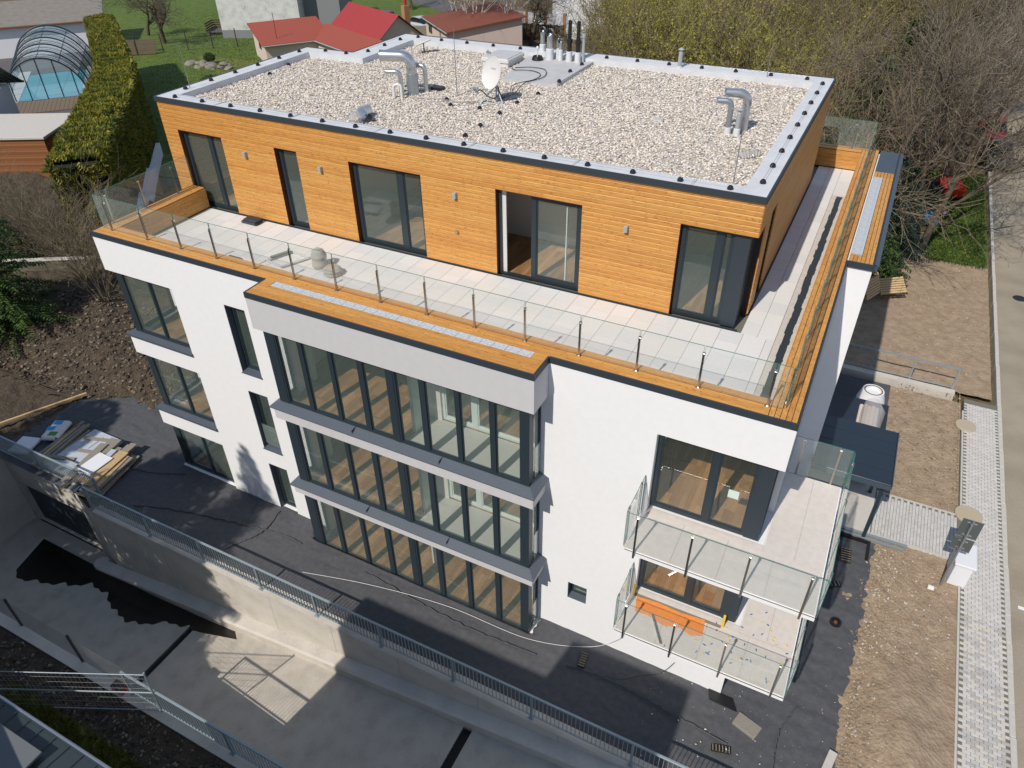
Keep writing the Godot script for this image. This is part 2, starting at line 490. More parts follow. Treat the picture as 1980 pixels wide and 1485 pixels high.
# ---------------------------------------------------------------- the apartment house
func dark_bar(g: Geo, x0: float, x1: float, y0: float, y1: float, z0: float, z1: float) -> void:
	g.box(V(x0, y0, z0), V(x1, y1, z1))
func glazed(parent: Node3D, called: String, o: Vector3, u: Vector3, w: Vector3, xs: Array, y0: float, y1: float, f := 0.07, glass := "window_glass", bars := 0.06, mat := "anthracite") -> MeshInstance3D:
	# a framed window in the plane through o: xs are the ends and the mullion centres along u; returns the frame, panes are its children
	var g := Geo.new()
	var b := Basis(u, Vector3.UP, w)
	var t := Transform3D(b, o)
	var a: float = xs[0]
	var e: float = xs[-1]
	g.box(V(a, y0, -.045), V(e, y0 + f, .035), t)
	g.box(V(a, y1 - f, -.045), V(e, y1, .035), t)
	for i in xs.size():
		var h := f if i == 0 or i == xs.size() - 1 else bars
		var c: float = xs[i]
		var lo := c if i == 0 else (c - h if i == xs.size() - 1 else c - h / 2)
		g.box(V(lo, y0 + f, -.045), V(lo + h, y1 - f, .035), t)
	var fr := part(g, called, M[mat], parent)
	for i in xs.size() - 1:
		var p := Geo.new()
		p.box(V(xs[i] + (f if i == 0 else bars / 2) - .004, y0 + f - .004, -.012), V(xs[i + 1] - (f if i == xs.size() - 2 else bars / 2) + .004, y1 - f + .004, -.008), t)
		part(p, "pane", M[glass], fr)
		var s := Geo.new()   # slim sash inside the frame
		var l: float = xs[i] + (f if i == 0 else bars / 2)
		var r: float = xs[i + 1] - (f if i == xs.size() - 2 else bars / 2)
		for q in [[l, l + .035, y0 + f, y1 - f], [r - .035, r, y0 + f, y1 - f], [l + .035, r - .035, y0 + f, y0 + f + .04], [l + .035, r - .035, y1 - f - .035, y1 - f]]:
			s.box(V(q[0], q[2], -.03), V(q[1], q[3], .012), t)
		part(s, "sash", M[mat], fr)
	return fr
func boards_x(parent: Node3D, x0: float, x1: float, z0: float, z1: float, rows: int, y: float) -> void:
	# cap boards running along x, rows of them from z0 to z1
	var p := (z1 - z0) / rows
	for r in rows:
		var a := x0
		while a < x1 - 0.01:
			var b := minf(a + rng.randf_range(2.6, 4.4), x1)
			if x1 - b < 0.7: b = x1
			var o := part(M["board_unit"], "board", M["capx%d" % rng.randi_range(0, 4)], parent)
			o.transform = Transform3D(Basis(V(b - a - .004, 0, 0), V(0, .03, 0), V(0, 0, p - .006)), V(a + .002, y - .03, z0 + r * p + .003))
			a = b
func boards_z(parent: Node3D, z0: float, z1: float, x0: float, x1: float, rows: int, y: float, called := "board", tone := "capz") -> void:
	var p := (x1 - x0) / rows
	for r in rows:
		var a := z0
		while a < z1 - 0.01:
			var b := minf(a + rng.randf_range(2.6, 4.4), z1)
			if z1 - b < 0.7: b = z1
			var o := part(M["board_unit"], called, M[tone + str(rng.randi_range(0, 4))], parent)
			o.transform = Transform3D(Basis(V(p - .012, 0, 0), V(0, .03, 0), V(0, 0, b - a - .004)), V(x0 + r * p + .006, y - .03, a + .002))
			a = b
func plank_rows(parent: Node3D, o: Vector3, u: Vector3, w: Vector3, s0: float, s1: float, y0: float, y1: float, pitch: float, holes: Array) -> void:
	var y := y0
	while y < y1 - 0.03:
		var spans := [[s0, s1]]
		for h in holes:
			if y + pitch * .5 > h[2] and y + pitch * .5 < h[3]:
				var next := []
				for s in spans:
					if h[1] <= s[0] or h[0] >= s[1]: next.append(s)
					else:
						if h[0] - s[0] > .02: next.append([s[0], h[0]])
						if s[1] - h[1] > .02: next.append([h[1], s[1]])
				spans = next
		for s in spans:
			var a: float = s[0]
			while a < s[1] - .01:
				var b: float = minf(a + rng.randf_range(2.8, 5.2), s[1])
				if s[1] - b < .6: b = s[1]
				var p := part(M["plank_unit"], "plank", M["plank%d" % rng.randi_range(0, 4)], parent)
				p.transform = Transform3D(Basis(u * (b - a - .003), Vector3.UP * minf(pitch, y1 - y), w), o + u * (a + .0015) + Vector3.UP * y)
				a = b
		y += pitch
func glass_rail(parent: Node3D, called: String, pts: Array, y: float, top: float, w: Vector3, post_h: float, post_drop := 0.0) -> void:
	# a run of glass panels from pts[0] to pts[-1] with a post at each inner point; w points to the post side
	var g := Geo.new()
	var a: Vector3 = pts[0]
	var e: Vector3 = pts[-1]
	var d := (e - a).normalized()
	g.box(V(0, 0, -.006), V((e - a).length(), .012, .006), Transform3D(Basis(d, Vector3.UP, d.cross(Vector3.UP)), a + Vector3.UP * y))
	var run := part(g, called, M["steel"], parent)
	for i in pts.size() - 1:
		var p0: Vector3 = pts[i]
		var p1: Vector3 = pts[i + 1]
		var l := (p1 - p0).length()
		var t := Transform3D(Basis(d, Vector3.UP, d.cross(Vector3.UP)), p0)
		var p := Geo.new()
		p.quad(t * V(.008, y + .05, 0), t * V(l - .008, y + .05, 0), t * V(l - .008, top, 0), t * V(.008, top, 0))
		var pane := part(p, "glass_panel", M["rail_glass"], run)
		var k := Geo.new()
		k.box(V(.008, top, -.006), V(l - .008, top + .007, .006), t)
		k.box(V(.008, y + .05, -.006), V(.012, top, .006), t)
		k.box(V(l - .012, y + .05, -.006), V(l - .008, top, .006), t)
		part(k, "glass_edge", M["glass_edge"], run)
	for i in range(1, pts.size() - 1):
		post_at(run, pts[i], d, w, y, post_h, post_drop)
func post_at(run: Node3D, at: Vector3, d: Vector3, w: Vector3, y: float, h: float, drop: float) -> void:
	var t := Transform3D(Basis(d, Vector3.UP, w), at)
	var p := Geo.new()
	p.box(V(-.022, y - drop, .022), V(.022, y + h, .036), t)
	if drop == 0.0: p.box(V(-.055, y, .015), V(.055, y + .008, .055), t)
	var post := part(p, "post", M["steel"], run)
	var k := Geo.new()
	k.box(V(-.03, y + h - .03, -.018), V(.03, y + h + .03, .022), t)
	part(k, "clamp", M["bright_steel"], post)

func build_house() -> void:
	house = thing("apartment_building", "new white apartment house with timber clad penthouse and wraparound glass railed terrace", "building")
	var U := V(1, 0, 0)
	var Z := V(0, 0, 1)
	# ---- shell
	var g := Geo.new()
	var lv := [[5.72, 8.0], [2.72, 5.0], [-0.02, 2.02]]
	var holes := []
	for l in lv:
		holes.append([-1.0, 2.76, l[0], l[1]])
		holes.append([4.80, 5.53, l[0], l[1]])
	for l in [[5.60, 8.12], [2.60, 5.12], [-0.3, 2.18]]: holes.append([6.95, 14.35, l[0], l[1]])
	holes.append([15.40, 15.95, 1.36, 1.98])
	holes.append([17.23, 30.0, 5.57, 8.0]); holes.append([17.23, 30.0, 2.57, 5.0])
	g.wall(V(0, 0, 0), U, Z, 19.92, -0.6, 9.085, .35, holes)
	part(g, "front_wall", M["white_plaster"], house)
	g = Geo.new()
	holes = []
	for l in lv: holes.append([-1.0, 1.5, l[0], l[1]])
	g.wall(V(0, 0, -.352), V(0, 0, -1), V(-1, 0, 0), 3.05, -0.6, 9.085, .35, holes)
	g.box(V(-.55, -.6, -17.0), V(-.2, 8.45, -3.402)); g.box(V(-.2, -.6, -3.75), V(0, 8.45, -3.402)); g.box(V(0.001, 8.2, -3.93), V(.034, 9.085, -3.402))
	part(g, "left_wall", M["white_plaster"], house)
	g = Geo.new()
	holes = [[-1.0, 0.95, 5.57, 8.0], [-1.0, 0.95, 2.57, 5.0]]
	g.wall(V(19.92, 0, -.352), V(0, 0, -1), U, 7.148, -0.6, 9.085, .35, holes)
	part(g, "right_wall", M["white_plaster"], house)
	g = Geo.new()
	g.box(V(19.4, -.6, -17.0), V(20.57, 9.085, -7.55))
	part(g, "side_projection", M["white_plaster"], house)
	part(bx(V(-.2, -.6, -17.0), V(19.4, 9.085, -16.7)), "rear_wall", M["white_plaster"], house)
	# ---- bay of the front
	for b in [[8.168, 9.085], [5.18, 5.62], [2.23, 2.60]]:
		g = Geo.new()
		g.box(V(6.6, b[0], .001), V(14.67, b[1], .762))
		part(g, "bay_band", M["grey_plaster"], house)
	part(bx(V(6.62, -.55, .001), V(14.62, -.19, .74)), "bay_plinth", M["white_plaster"], house)
	for b in [5.62, 2.60]:
		g = Geo.new()
		# sloping metal sill round the bay, lipped
		for q in [[V(6.53, b, .86), V(14.74, b, .86), V(14.5, b + .13, .60), V(6.77, b + .13, .60)],
				[V(14.74, b, .86), V(14.74, b, .002), V(14.5, b + .13, .002), V(14.5, b + .13, .60)],
				[V(6.53, b, .002), V(6.53, b, .86), V(6.77, b + .13, .60), V(6.77, b + .13, .002)]]:
			g.quad(q[0], q[1], q[2], q[3])
		g.box(V(6.53, b - .03, .765), V(14.74, b, .86)); g.box(V(14.672, b - .03, .002), V(14.74, b, .765)); g.box(V(6.53, b - .03, .002), V(6.598, b, .765))
		for x in [9.35, 12.05]: g.box(V(x, b + .02, .60), V(x + .012, b + .135, .81), Transform3D(Basis(), V(0, 0, 0)))
		part(g, "bay_sill", M["sill"], house)
	var mull := [[6.77, 7.16], [7.86, 8.01], [8.83, 8.96], [9.74, 9.91], [10.59, 10.87], [11.55, 11.71], [12.54, 12.67], [13.47, 13.61], [14.26, 14.50]]
	for f in 3:
		var y0: float = [5.75, 2.73, -.16][f]
		var y1: float = [8.168, 5.18, 2.23][f]
		g = Geo.new()
		for m in mull:
			g.box(V(m[0], y0, .53), V(m[1], y1, .62))
			if m[1] - m[0] > .25: g.box(V(m[0] + .06, y0, .62), V(m[1] - .06, y1, .632))
		for x in [6.77, 14.41]: g.box(V(x, y0, .40), V(x + .09, y1, .53))
		g.box(V(6.77, y0, .5302), V(14.5, y0 + .07, .6175)); g.box(V(6.77, y1 - .12, .5304), V(14.5, y1, .6173))
		for x in [6.77, 14.44]:
			g.box(V(x, y0, .0), V(x + .06, y0 + .07, .40)); g.box(V(x, y1 - .12, .0), V(x + .06, y1, .40)); g.box(V(x, y0, .0), V(x + .06, y1, .06))
		var fr := part(g, "bay_window", M["anthracite"], house)
		for i in 8:
			var a: float = mull[i][1]
			var b: float = mull[i + 1][0]
			part(bx(V(a - .003, y0 + .06, .565), V(b + .003, y1 - .1, .569)), "pane", M["window_glass"], fr)
			var s := Geo.new()
			for q in [[a, a + .03, y0 + .07, y1 - .12], [b - .03, b, y0 + .07, y1 - .12], [a, b, y0 + .07, y0 + .11], [a, b, y1 - .15, y1 - .12]]:
				s.box(V(q[0], q[2], .545), V(q[1], q[3], .585))
			part(s, "sash", M["anthracite"], fr)
		for x in [6.80, 14.47]: part(bx(V(x, y0 + .06, .05), V(x + .004, y1 - .1, .41)), "pane", M["window_glass"], fr)
		# low guard pane in front of the side light
		part(bx(V(14.52, y0 + .1, .08), V(14.526, y0 + 1.05, .36)), "guard_pane", M["rail_glass"], fr)
	# ---- corner and slot windows of the left part
	for f in 3:
		var y0: float = lv[f][0]
		var y1: float = lv[f][1]
		var fr := glazed(house, "corner_window", V(0, 0, -.20), U, Z, [.2, 1.55, 2.74], y0 + .03, y1, .10, "window_glass", .09)
		glazed(house, "corner_window", V(.2, 0, -.20), V(0, 0, -1), V(-1, 0, 0), [0.05, 1.5], y0 + .03, y1, .07)
		part(bx(V(.17, y0 + .03, -.30), V(.44, y1, -.158)), "corner_post", M["anthracite"], fr)
		if f < 2:
			g = Geo.new()
			g.box(V(-.06, y0 - .07, -.0), V(2.78, y0 + .012, .06)); g.quad(V(-.06, y0 + .013, .06), V(2.78, y0 + .013, .06), V(2.76, y0 + .06, -.16), V(.17, y0 + .06, -.16))
			g.box(V(-.06, y0 - .07, -1.85), V(0, y0 + .012, 0)); g.quad(V(-.06, y0 + .013, -1.85), V(-.06, y0 + .013, .06), V(.17, y0 + .06, -.16), V(.17, y0 + .06, -1.85))
			part(g, "sill", M["sill"], fr)
		fr = glazed(house, "slot_window", V(0, 0, -.22), U, Z, [4.80, 5.53], y0 + .03, y1, .08)
		g = Geo.new()
		g.box(V(4.782, y0 - .02, -.18), V(4.806, y1, .006)); g.box(V(4.806, y1 - .012, -.18), V(5.53, y1 + .006, .006))
		if f < 2:
			g.box(V(4.78, y0 - .03, -.02), V(5.55, y0, .045)); g.quad(V(4.806, y0, .045), V(5.53, y0, .045), V(5.53, y0 + .05, -.18), V(4.806, y0 + .05, -.18))
		part(g, "reveal", M["sill"], fr)
		if f == 1: part(bx(V(4.85, y0 + .15, -.10), V(5.5, y0 + .95, -.094)), "guard_pane", M["rail_glass"], fr)
	var sm := glazed(house, "small_window", V(0, 0, -.22), U, Z, [15.40, 15.95], 1.36, 1.98, .05)
	g = Geo.new()
	g.quad(V(15.402, 1.362, .02), V(15.948, 1.362, .02), V(15.948, 1.42, -.18), V(15.402, 1.42, -.18)); g.box(V(15.402, 1.362, -.18), V(15.418, 1.978, .003))
	part(g, "reveal", M["sill"], sm)
	# ---- balcony corner windows
	for f in 2:
		var y0: float = [5.66, 2.66][f]
		var y1: float = [8.0, 5.0][f]
		var fr := glazed(house, "balcony_window", V(0, 0, -.20), U, Z, [17.26, 18.56, 19.50], y0 + .04, y1, .10, "window_glass_clear", .15)
		part(bx(V(19.44, y0 + .02, -.34), V(19.77, y1, -.163)), "corner_post", M["anthracite_flat"], fr)
		glazed(house, "balcony_window", V(19.75, 0, -.36), V(0, 0, -1), U, [0, .92], y0 + .04, y1, .07)
		part(bx(V(17.232, y0, -.19), V(17.252, y1, .004)), "reveal", M["white_plaster"], fr)
	# ---- floors and rooms
	for f in 3:
		var y: float = [5.66, 2.66, -.14][f]
		part(bx(V(.3, y - .3, -6.0), V(19.6, y, -.352)), "room_floor", M["parquet"], house)
		part(bx(V(6.96, y - .3, -.351), V(14.34, y, .53)), "bay_floor", M["parquet"], house)
		part(bx(V(.36, y + 2.50 if f < 2 else 2.34, -6.0), V(19.56, (y + 2.6) if f < 2 else 2.36, -.352)), "room_ceiling", M["ceiling"], house)
		part(bx(V(.3, y, -6.2), V(19.6, y + 2.55 if f < 2 else 2.4, -6.0)), "room_wall", M["room_wall"], house)
		for x in [3.2, 6.3, 10.66, 14.75, 16.7]:
			part(bx(V(x, y, -6.0), V(x + .14, y + 2.5 if f < 2 else 2.34, -.352 if x < 10 or x > 11 or f == 2 else -.80)), "room_wall", M["room_wall"], house)
		part(bx(V(6.78, y + .01, -.76), V(6.96, y + 2.45 if f < 2 else 2.3, -.60)), "reveal_panel", M["mint_frame"], house)
		if f < 2:
			part(bx(V(10.87, y + .005, -.72), V(14.42, y + .02, .52)), "loggia_floor", M["loggia_tile"], house)
			var fr := glazed(house, "loggia_door", V(0, 0, -.80), U, Z, [11.25, 12.25, 14.4], y + .02, y + 2.4, .09, "window_glass_clear", .16, "mint_frame")
			part(bx(V(10.80, y + .02, -.35), V(10.90, y + 2.4, .05)), "jamb", M["mint_frame"], fr)
			part(bx(V(10.81, y + .02, -.88), V(11.25, y + 2.4, -.70)), "wall_piece", M["room_wall"], fr)
	# ---- roof terrace: fascia, parapet, caps
	g = Geo.new()
	for q in [[-.012, 6.59, -.03, .012], [14.68, 19.932, -.03, .012], [-.012, .03, -3.92, -.03], [6.59, 6.63, .012, .735], [6.59, 14.68, .735, .775], [14.64, 14.68, .012, .735], [19.89, 19.932, -7.5, -.03], [19.89, 20.585, -7.562, -7.5], [20.545, 20.585, -16.98, -7.562]]:
		g.box(V(q[0], 9.083, q[2]), V(q[1], 9.243, q[3]))
	part(g, "fascia", M["anthracite_flat"], house)
	g = Geo.new()
	g.box(V(.035, 8.2, -.575), V(19.885, 9.20, -.352)); g.box(V(.04, 9.086, -.352), V(19.88, 9.20, -.035)); g.box(V(6.635, 9.086, -.03), V(14.635, 9.20, .73))
	g.box(V(.035, 8.2, -3.92), V(.50, 9.20, -.58)); g.box(V(19.35, 8.2, -16.9), V(19.885, 9.20, -.58)); g.box(V(19.94, 9.086, -16.9), V(20.54, 9.20, -7.57))
	g.box(V(17.0, 8.2, -16.9), V(19.34, 9.20, -16.47))
	var para := part(g, "parapet", M["batten"], house)
	boards_x(para, .035, 19.33, -.58, -.032, 5, 9.24)
	boards_x(para, 6.635, 14.635, .21, .732, 5, 9.24)
	boards_x(para, 6.635, 6.955, -.03, .21, 2, 9.24); boards_x(para, 14.31, 14.635, -.03, .21, 2, 9.24)
	boards_z(para, -3.92, -.58, .035, .51, 4, 9.24, "board", "capl"); boards_z(para, -16.9, -.032, 19.335, 19.885, 5, 9.24)
	boards_z(para, -14.2, -7.57, 20.235, 20.54, 3, 9.24); boards_z(para, -8.03, -7.57, 19.94, 20.235, 3, 9.24); boards_z(para, -14.7, -14.2, 19.94, 20.54, 6, 9.24)
	boards_x(para, 17.0, 19.33, -16.9, -16.47, 4, 9.24)
	g = Geo.new()
	g.box(V(19.94, 9.2, -16.9), V(20.54, 9.232, -14.705)); g.box(V(20.588, 9.05, -16.95), V(20.68, 9.20, -7.60))
	g.quad(V(20.588, 9.24, -7.6), V(20.70, 9.19, -7.6), V(20.70, 9.19, -16.95), V(20.588, 9.24, -16.95))
	part(g, "metal_flashing", M["slate_metal"], house)
	# inner facing boards of the parapets
	for k in 4:
		var y := 8.58 + k * .155
		for q in [[V(.51, y, -3.92), V(.528, y + .15, -.60)], [V(17.3, y, -16.468), V(19.33, y + .15, -16.45)], [V(19.315, y, -16.45), V(19.333, y + .15, -.6)], [V(.53, y, -.596), V(19.31, y + .15, -.578)]]:
			part(bx(q[0], q[1]), "facing_board", M["plank%d" % (k % 5)] if absf(q[1].x - q[0].x) > 1 else M["capl%d" % (k % 5)], para)
	# frosted glass lights let into the caps
	for k in 23:
		var x := 6.965 + k * .3195
		part(bx(V(x, 9.18, -.022), V(x + .312, 9.236 + (k % 3) * .001, .204)), "glass_light", M["frosted"], para)
	for k in 19:
		var z := -14.19 + k * .3235
		part(bx(V(19.945, 9.18, z), V(20.228, 9.236 + (k % 3) * .001, z + .315)), "glass_light", M["frosted"], para)
	# ---- terrace floor
	var slab := part(bx(V(.36, 8.25, -16.46), V(19.34, 8.50, -.58)), "terrace_floor", M["sand_joint"], house)
	var cols := []
	var x := 14.32 - 26 * .5435
	while x < 18.9:
		cols.append([maxf(x, .535), minf(x + .5435, 18.86)])
		x += .5435
	var z := -3.89
	while z < -.7:
		for c in cols:
			if c[1] - c[0] > .03: tile(slab, c[0], c[1], z, minf(z + .5435, -.60))
		z += .5435
	z = -3.89
	while z > -16.4:
		for c in [[18.05, 18.45], [18.45, 18.86]]: tile(slab, c[0], c[1], maxf(z - .62, -16.44), z)
		z -= .62
	tile(slab, 18.86, 19.31, -16.44, -15.2); tile(slab, 18.86, 19.31, -15.2, -13.9)
	g = Geo.new()
	g.box(V(18.99, 8.50, -13.8), V(19.19, 8.515, -.62))
	part(g, "membrane_channel", M["anthracite_flat"], slab)
	g = Geo.new()
	for s in 2:
		var zz := -13.85
		while zz < -.65:
			var l := rng.randf_range(.12, .3)
			var e := rng.randf_range(0, .035)
			if s: g.box(V(19.17 + e, 8.50, zz), V(19.31, 8.53 + rng.randf() * .02, zz + l))
			else: g.box(V(18.865, 8.50, zz), V(18.99 + e, 8.53 + rng.randf() * .025, zz + l))
			zz += l
	part(g, "mortar_edge", M["entry_concrete"], slab)
	# ---- railings of the terrace
	var pts := [V(.12, 0, -.345)]
	for px in [.53, 1.98, 3.30, 4.62, 5.97, 7.32, 8.67, 10.0, 11.33, 12.63, 13.92, 15.23, 16.54, 17.87, 19.26]: pts.append(V(px, 0, -.345))
	pts.append(V(19.56, 0, -.345))
	glass_rail(house, "terrace_railing", pts, 9.24, 10.25, Z, .83)
	glass_rail(house, "terrace_railing", [V(.12, 0, -3.88), V(.12, 0, -3.17), V(.12, 0, -1.9), V(.12, 0, -.7), V(.12, 0, -.36)], 9.24, 10.25, U, .83)
	pts = [V(19.60, 0, -.36)]
	for k in 13: pts.append(V(19.60, 0, -.6 - k * 1.29))
	pts.append(V(19.60, 0, -16.7))
	glass_rail(house, "terrace_railing", pts, 9.24, 10.25, V(-1, 0, 0), .83)
	glass_rail(house, "terrace_railing", [V(17.3, 0, -16.7), V(17.75, 0, -16.7), V(18.95, 0, -16.7), V(19.59, 0, -16.7)], 9.24, 10.25, Z, .83)
	build_balconies()
	build_penthouse()
func tile(parent: Node3D, x0: float, x1: float, z0: float, z1: float) -> void:
	var o := part(M["tile_unit"], "tile", M["tile%d" % rng.randi_range(0, 3)], parent)
	o.transform = Transform3D(Basis(V(x1 - x0 - .008, 0, 0), V(0, .05 + rng.randf() * .0015, 0), V(0, 0, z1 - z0 - .008)), V(x0 + .004, 8.50, z0 + .004))
func build_balconies() -> void:
	for f in 2:
		var y: float = [5.60, 2.60][f]
		var g := Geo.new()
		g.box(V(17.15, y - .16, .002), V(21.24, y - .03, 1.25)); g.box(V(19.925, y - .16, -2.86), V(21.24, y - .03, .002))
		var slab := part(g, "balcony_slab", M["white_plaster"], house)
		for i in 4:
			for j in 2:
				bal_tile(slab, 17.17 + i * 1.01, 17.17 + (i + 1) * 1.01 - .006, .006 + j * .61, .006 + (j + 1) * .61 - .006, y)
		for j in 5: bal_tile(slab, 19.94, 20.6, -2.84 + j * .565, -2.84 + (j + 1) * .565 - .006, y); bal_tile(slab, 20.606, 21.21, -2.84 + j * .565, -2.84 + (j + 1) * .565 - .006, y)
		bal_tile(slab, 17.24, 19.93, -.19, 0.0, y)
		var ww := V(0, 0, 1)
		glass_rail(house, "balcony_railing", [V(17.16, 0, 1.275), V(17.39, 0, 1.275), V(18.57, 0, 1.275), V(19.75, 0, 1.275), V(20.95, 0, 1.275), V(21.24, 0, 1.275)], y - .02, y + 1.15, ww, 1.10, .16)
		glass_rail(house, "balcony_railing", [V(17.13, 0, .02), V(17.13, 0, .22), V(17.13, 0, 1.05), V(17.13, 0, 1.26)], y - .02, y + 1.15, V(-1, 0, 0), 1.10, .16)
		glass_rail(house, "balcony_railing", [V(21.26, 0, -2.84), V(21.26, 0, -2.5), V(21.26, 0, -1.2), V(21.26, 0, .05), V(21.26, 0, 1.0), V(21.26, 0, 1.26)], y - .02, y + 1.15, V(1, 0, 0), 1.10, .16)
		glass_rail(house, "balcony_railing", [V(19.94, 0, -2.87), V(20.15, 0, -2.87), V(20.97, 0, -2.87), V(21.25, 0, -2.87)], y - .02, y + 1.15, V(0, 0, 1), 1.10, .0)
func bal_tile(p: Node3D, x0: float, x1: float, z0: float, z1: float, y: float) -> void:
	part(bx(V(x0, y - .03, z0), V(x1, y, z1)), "tile", M["balcony_tile"], p)
func build_penthouse() -> void:
	var U := V(1, 0, 0)
	var Z := V(0, 0, 1)
	var y0 := 8.56
	var y1 := 11.872
	var h := [[0.02, 1.84, 8.0, 11.06], [3.92, 4.76, 8.0, 11.06], [6.63, 9.03, 8.0, 11.06], [11.32, 13.74, 8.0, 11.06], [16.22, 30.0, 8.0, 11.06]]
	var g := Geo.new()
	var hs := []
	for q in h: hs.append([q[0] + .56, q[1] + .56, q[2], q[3]])
	g.wall(V(-.56, 0, -3.935), U, Z, 18.54, 8.5, 11.86, .30, hs)
	var front := part(g, "penthouse_wall", M["batten"], house)
	plank_rows(front, V(0, 0, -3.933), U, Z, -.58, 18.0, y0 + .04, y1, .1222, h)
	g = Geo.new()
	g.wall(V(17.98, 0, -4.236), V(0, 0, -1), U, 10.48, 8.5, 11.86, .30, [[-1.0, .52, 8.0, 11.06], [1.25, 1.95, 8.0, 11.06]])
	var side := part(g, "penthouse_wall", M["batten"], house)
	plank_rows(side, V(17.985, 0, 0), V(0, 0, -1), U, 3.935, 14.70, y0 + .04, y1, .1222, [[3.0, 4.76, 8.0, 11.06], [5.49, 6.19, 8.0, 11.06]])
	g = Geo.new()
	g.box(V(-.58, 8.5, -11.1), V(-.3, 11.86, -4.24)); g.box(V(-.3, 8.5, -11.1), V(1.6, 11.86, -10.8)); g.box(V(1.6, 8.5, -14.65), V(1.9, 11.86, -10.8)); g.box(V(1.9, 8.5, -14.65), V(17.68, 11.86, -14.4))
	part(g, "penthouse_rear_wall", M["capz2"], house)
	# timber jambs of the openings, sill lines
	g = Geo.new()
	for q in h:
		g.box(V(q[0] - .018, y0 + .03, -4.22), V(q[0] + .004, 11.065, -3.914))
		if q[1] < 18: g.box(V(q[1] - .004, y0 + .03, -4.22), V(q[1] + .018, 11.065, -3.914))
		g.box(V(q[0], 11.045, -4.22), V(minf(q[1], 17.98), 11.066, -3.914))
	g.box(V(17.7, 11.05, -4.76), V(17.985, 11.066, -4.22))
	part(g, "timber_reveal", M["wood_dark"], front)
	part(bx(V(-.5, 8.5, -3.93), V(17.95, y0 + .035, -3.915)), "base_trim", M["anthracite"], front)
	# windows
	glazed(house, "terrace_door", V(0, 0, -4.10), U, Z, [.04, 1.15, 1.82], 8.56, 11.05, .09, "window_glass", .16)
	glazed(house, "terrace_door", V(0, 0, -4.10), U, Z, [3.94, 4.74], 8.56, 11.05, .10)
	glazed(house, "terrace_door", V(0, 0, -4.10), U, Z, [6.65, 8.24, 9.01], 8.56, 11.05, .10, "window_glass", .20)
	# third door slid open: its leaf stands behind the fixed pane
	var fr := glazed(house, "terrace_door", V(0, 0, -4.10), U, Z, [12.28, 13.72], 8.56, 11.05, .14, "window_glass")
	g = Geo.new()
	g.box(V(11.34, 8.56, -4.15), V(12.28, 8.61, -4.05)); g.box(V(11.34, 10.98, -4.15), V(12.28, 11.05, -4.05)); g.box(V(11.34, 8.61, -4.15), V(11.40, 10.98, -4.05))
	part(g, "open_frame", M["anthracite"], fr)
	part(bx(V(13.24, 8.62, -4.20), V(13.27, 11.0, -4.13)), "leaf_edge", M["mint_frame"], fr)
	part(bx(V(11.40, 8.6, -4.16), V(11.52, 11.0, -4.12)), "white_jamb", M["white_plastic"], fr)
	fr = glazed(house, "terrace_door", V(0, 0, -4.10), U, Z, [16.24, 17.16, 17.52], 8.56, 11.05, .10, "window_glass", .16)
	part(bx(V(17.48, 8.57, -4.26), V(17.84, 11.05, -4.02)), "corner_post", M["anthracite_flat"], fr)
	glazed(house, "terrace_door", V(17.82, 0, -4.27), V(0, 0, -1), U, [0, .50], 8.56, 11.05, .05)
	glazed(house, "slot_window", V(17.85, 0, -4.236), V(0, 0, -1), U, [1.26, 1.94], 8.56, 11.05, .06)
	# rooms
	part(bx(V(-.28, 8.5, -9.0), V(17.7, 8.555, -4.24)), "room_floor", M["parquet"], house)
	part(bx(V(-.28, 11.3, -9.0), V(17.7, 11.4, -4.24)), "room_ceiling", M["ceiling"], house)
	part(bx(V(-.28, 8.555, -9.2), V(17.7, 11.4, -9.0)), "room_wall", M["room_wall"], house)
	for x in [2.6, 5.6, 9.35, 14.3]: part(bx(V(x, 8.555, -9.0), V(x + .13, 11.3, -4.24)), "room_wall", M["room_wall"], house)
	part(bx(V(9.5, 8.555, -6.6), V(14.3, 11.3, -6.47)), "room_wall", M["room_wall"], house)
	# wall lamps and a camera of the penthouse front
	for x in [2.74, 5.61, 10.11, 14.92]:
		g = Geo.new()
		g.bevel_box(V(x - .05, 10.60, -3.912), V(x + .05, 10.76, -3.80), .008)
		part(g, "wall_lamp", M["grey_pipe"], front)
	g = Geo.new()
	g.lathe([[0.0, -.04], [.045, -.03], [.05, 0.0], [.035, .03], [0.0, .045]], V(10.11, 9.62, -3.88), 10)
	part(g, "sensor", M["steel"], front)
	# ---- roof
	var outer := PackedVector2Array([Vector2(-.59, -3.87), Vector2(-.59, -11.15), Vector2(1.55, -11.15), Vector2(1.55, -14.67), Vector2(18.025, -14.67), Vector2(18.025, -3.87)])
	var inner := PackedVector2Array([Vector2(-.05, -4.42), Vector2(-.05, -10.6), Vector2(2.4, -10.6), Vector2(2.4, -13.93), Vector2(17.45, -13.93), Vector2(17.45, -4.42)])
	g = Geo.new()
	g.prism(PackedVector2Array([Vector2(-.5, -4.0), Vector2(-.5, -11.05), Vector2(1.65, -11.05), Vector2(1.65, -14.55), Vector2(17.9, -14.55), Vector2(17.9, -4.0)]), 11.45, 11.72)
	var roof := part(g, "roof", M["membrane_grey"], house)
	g = Geo.new()
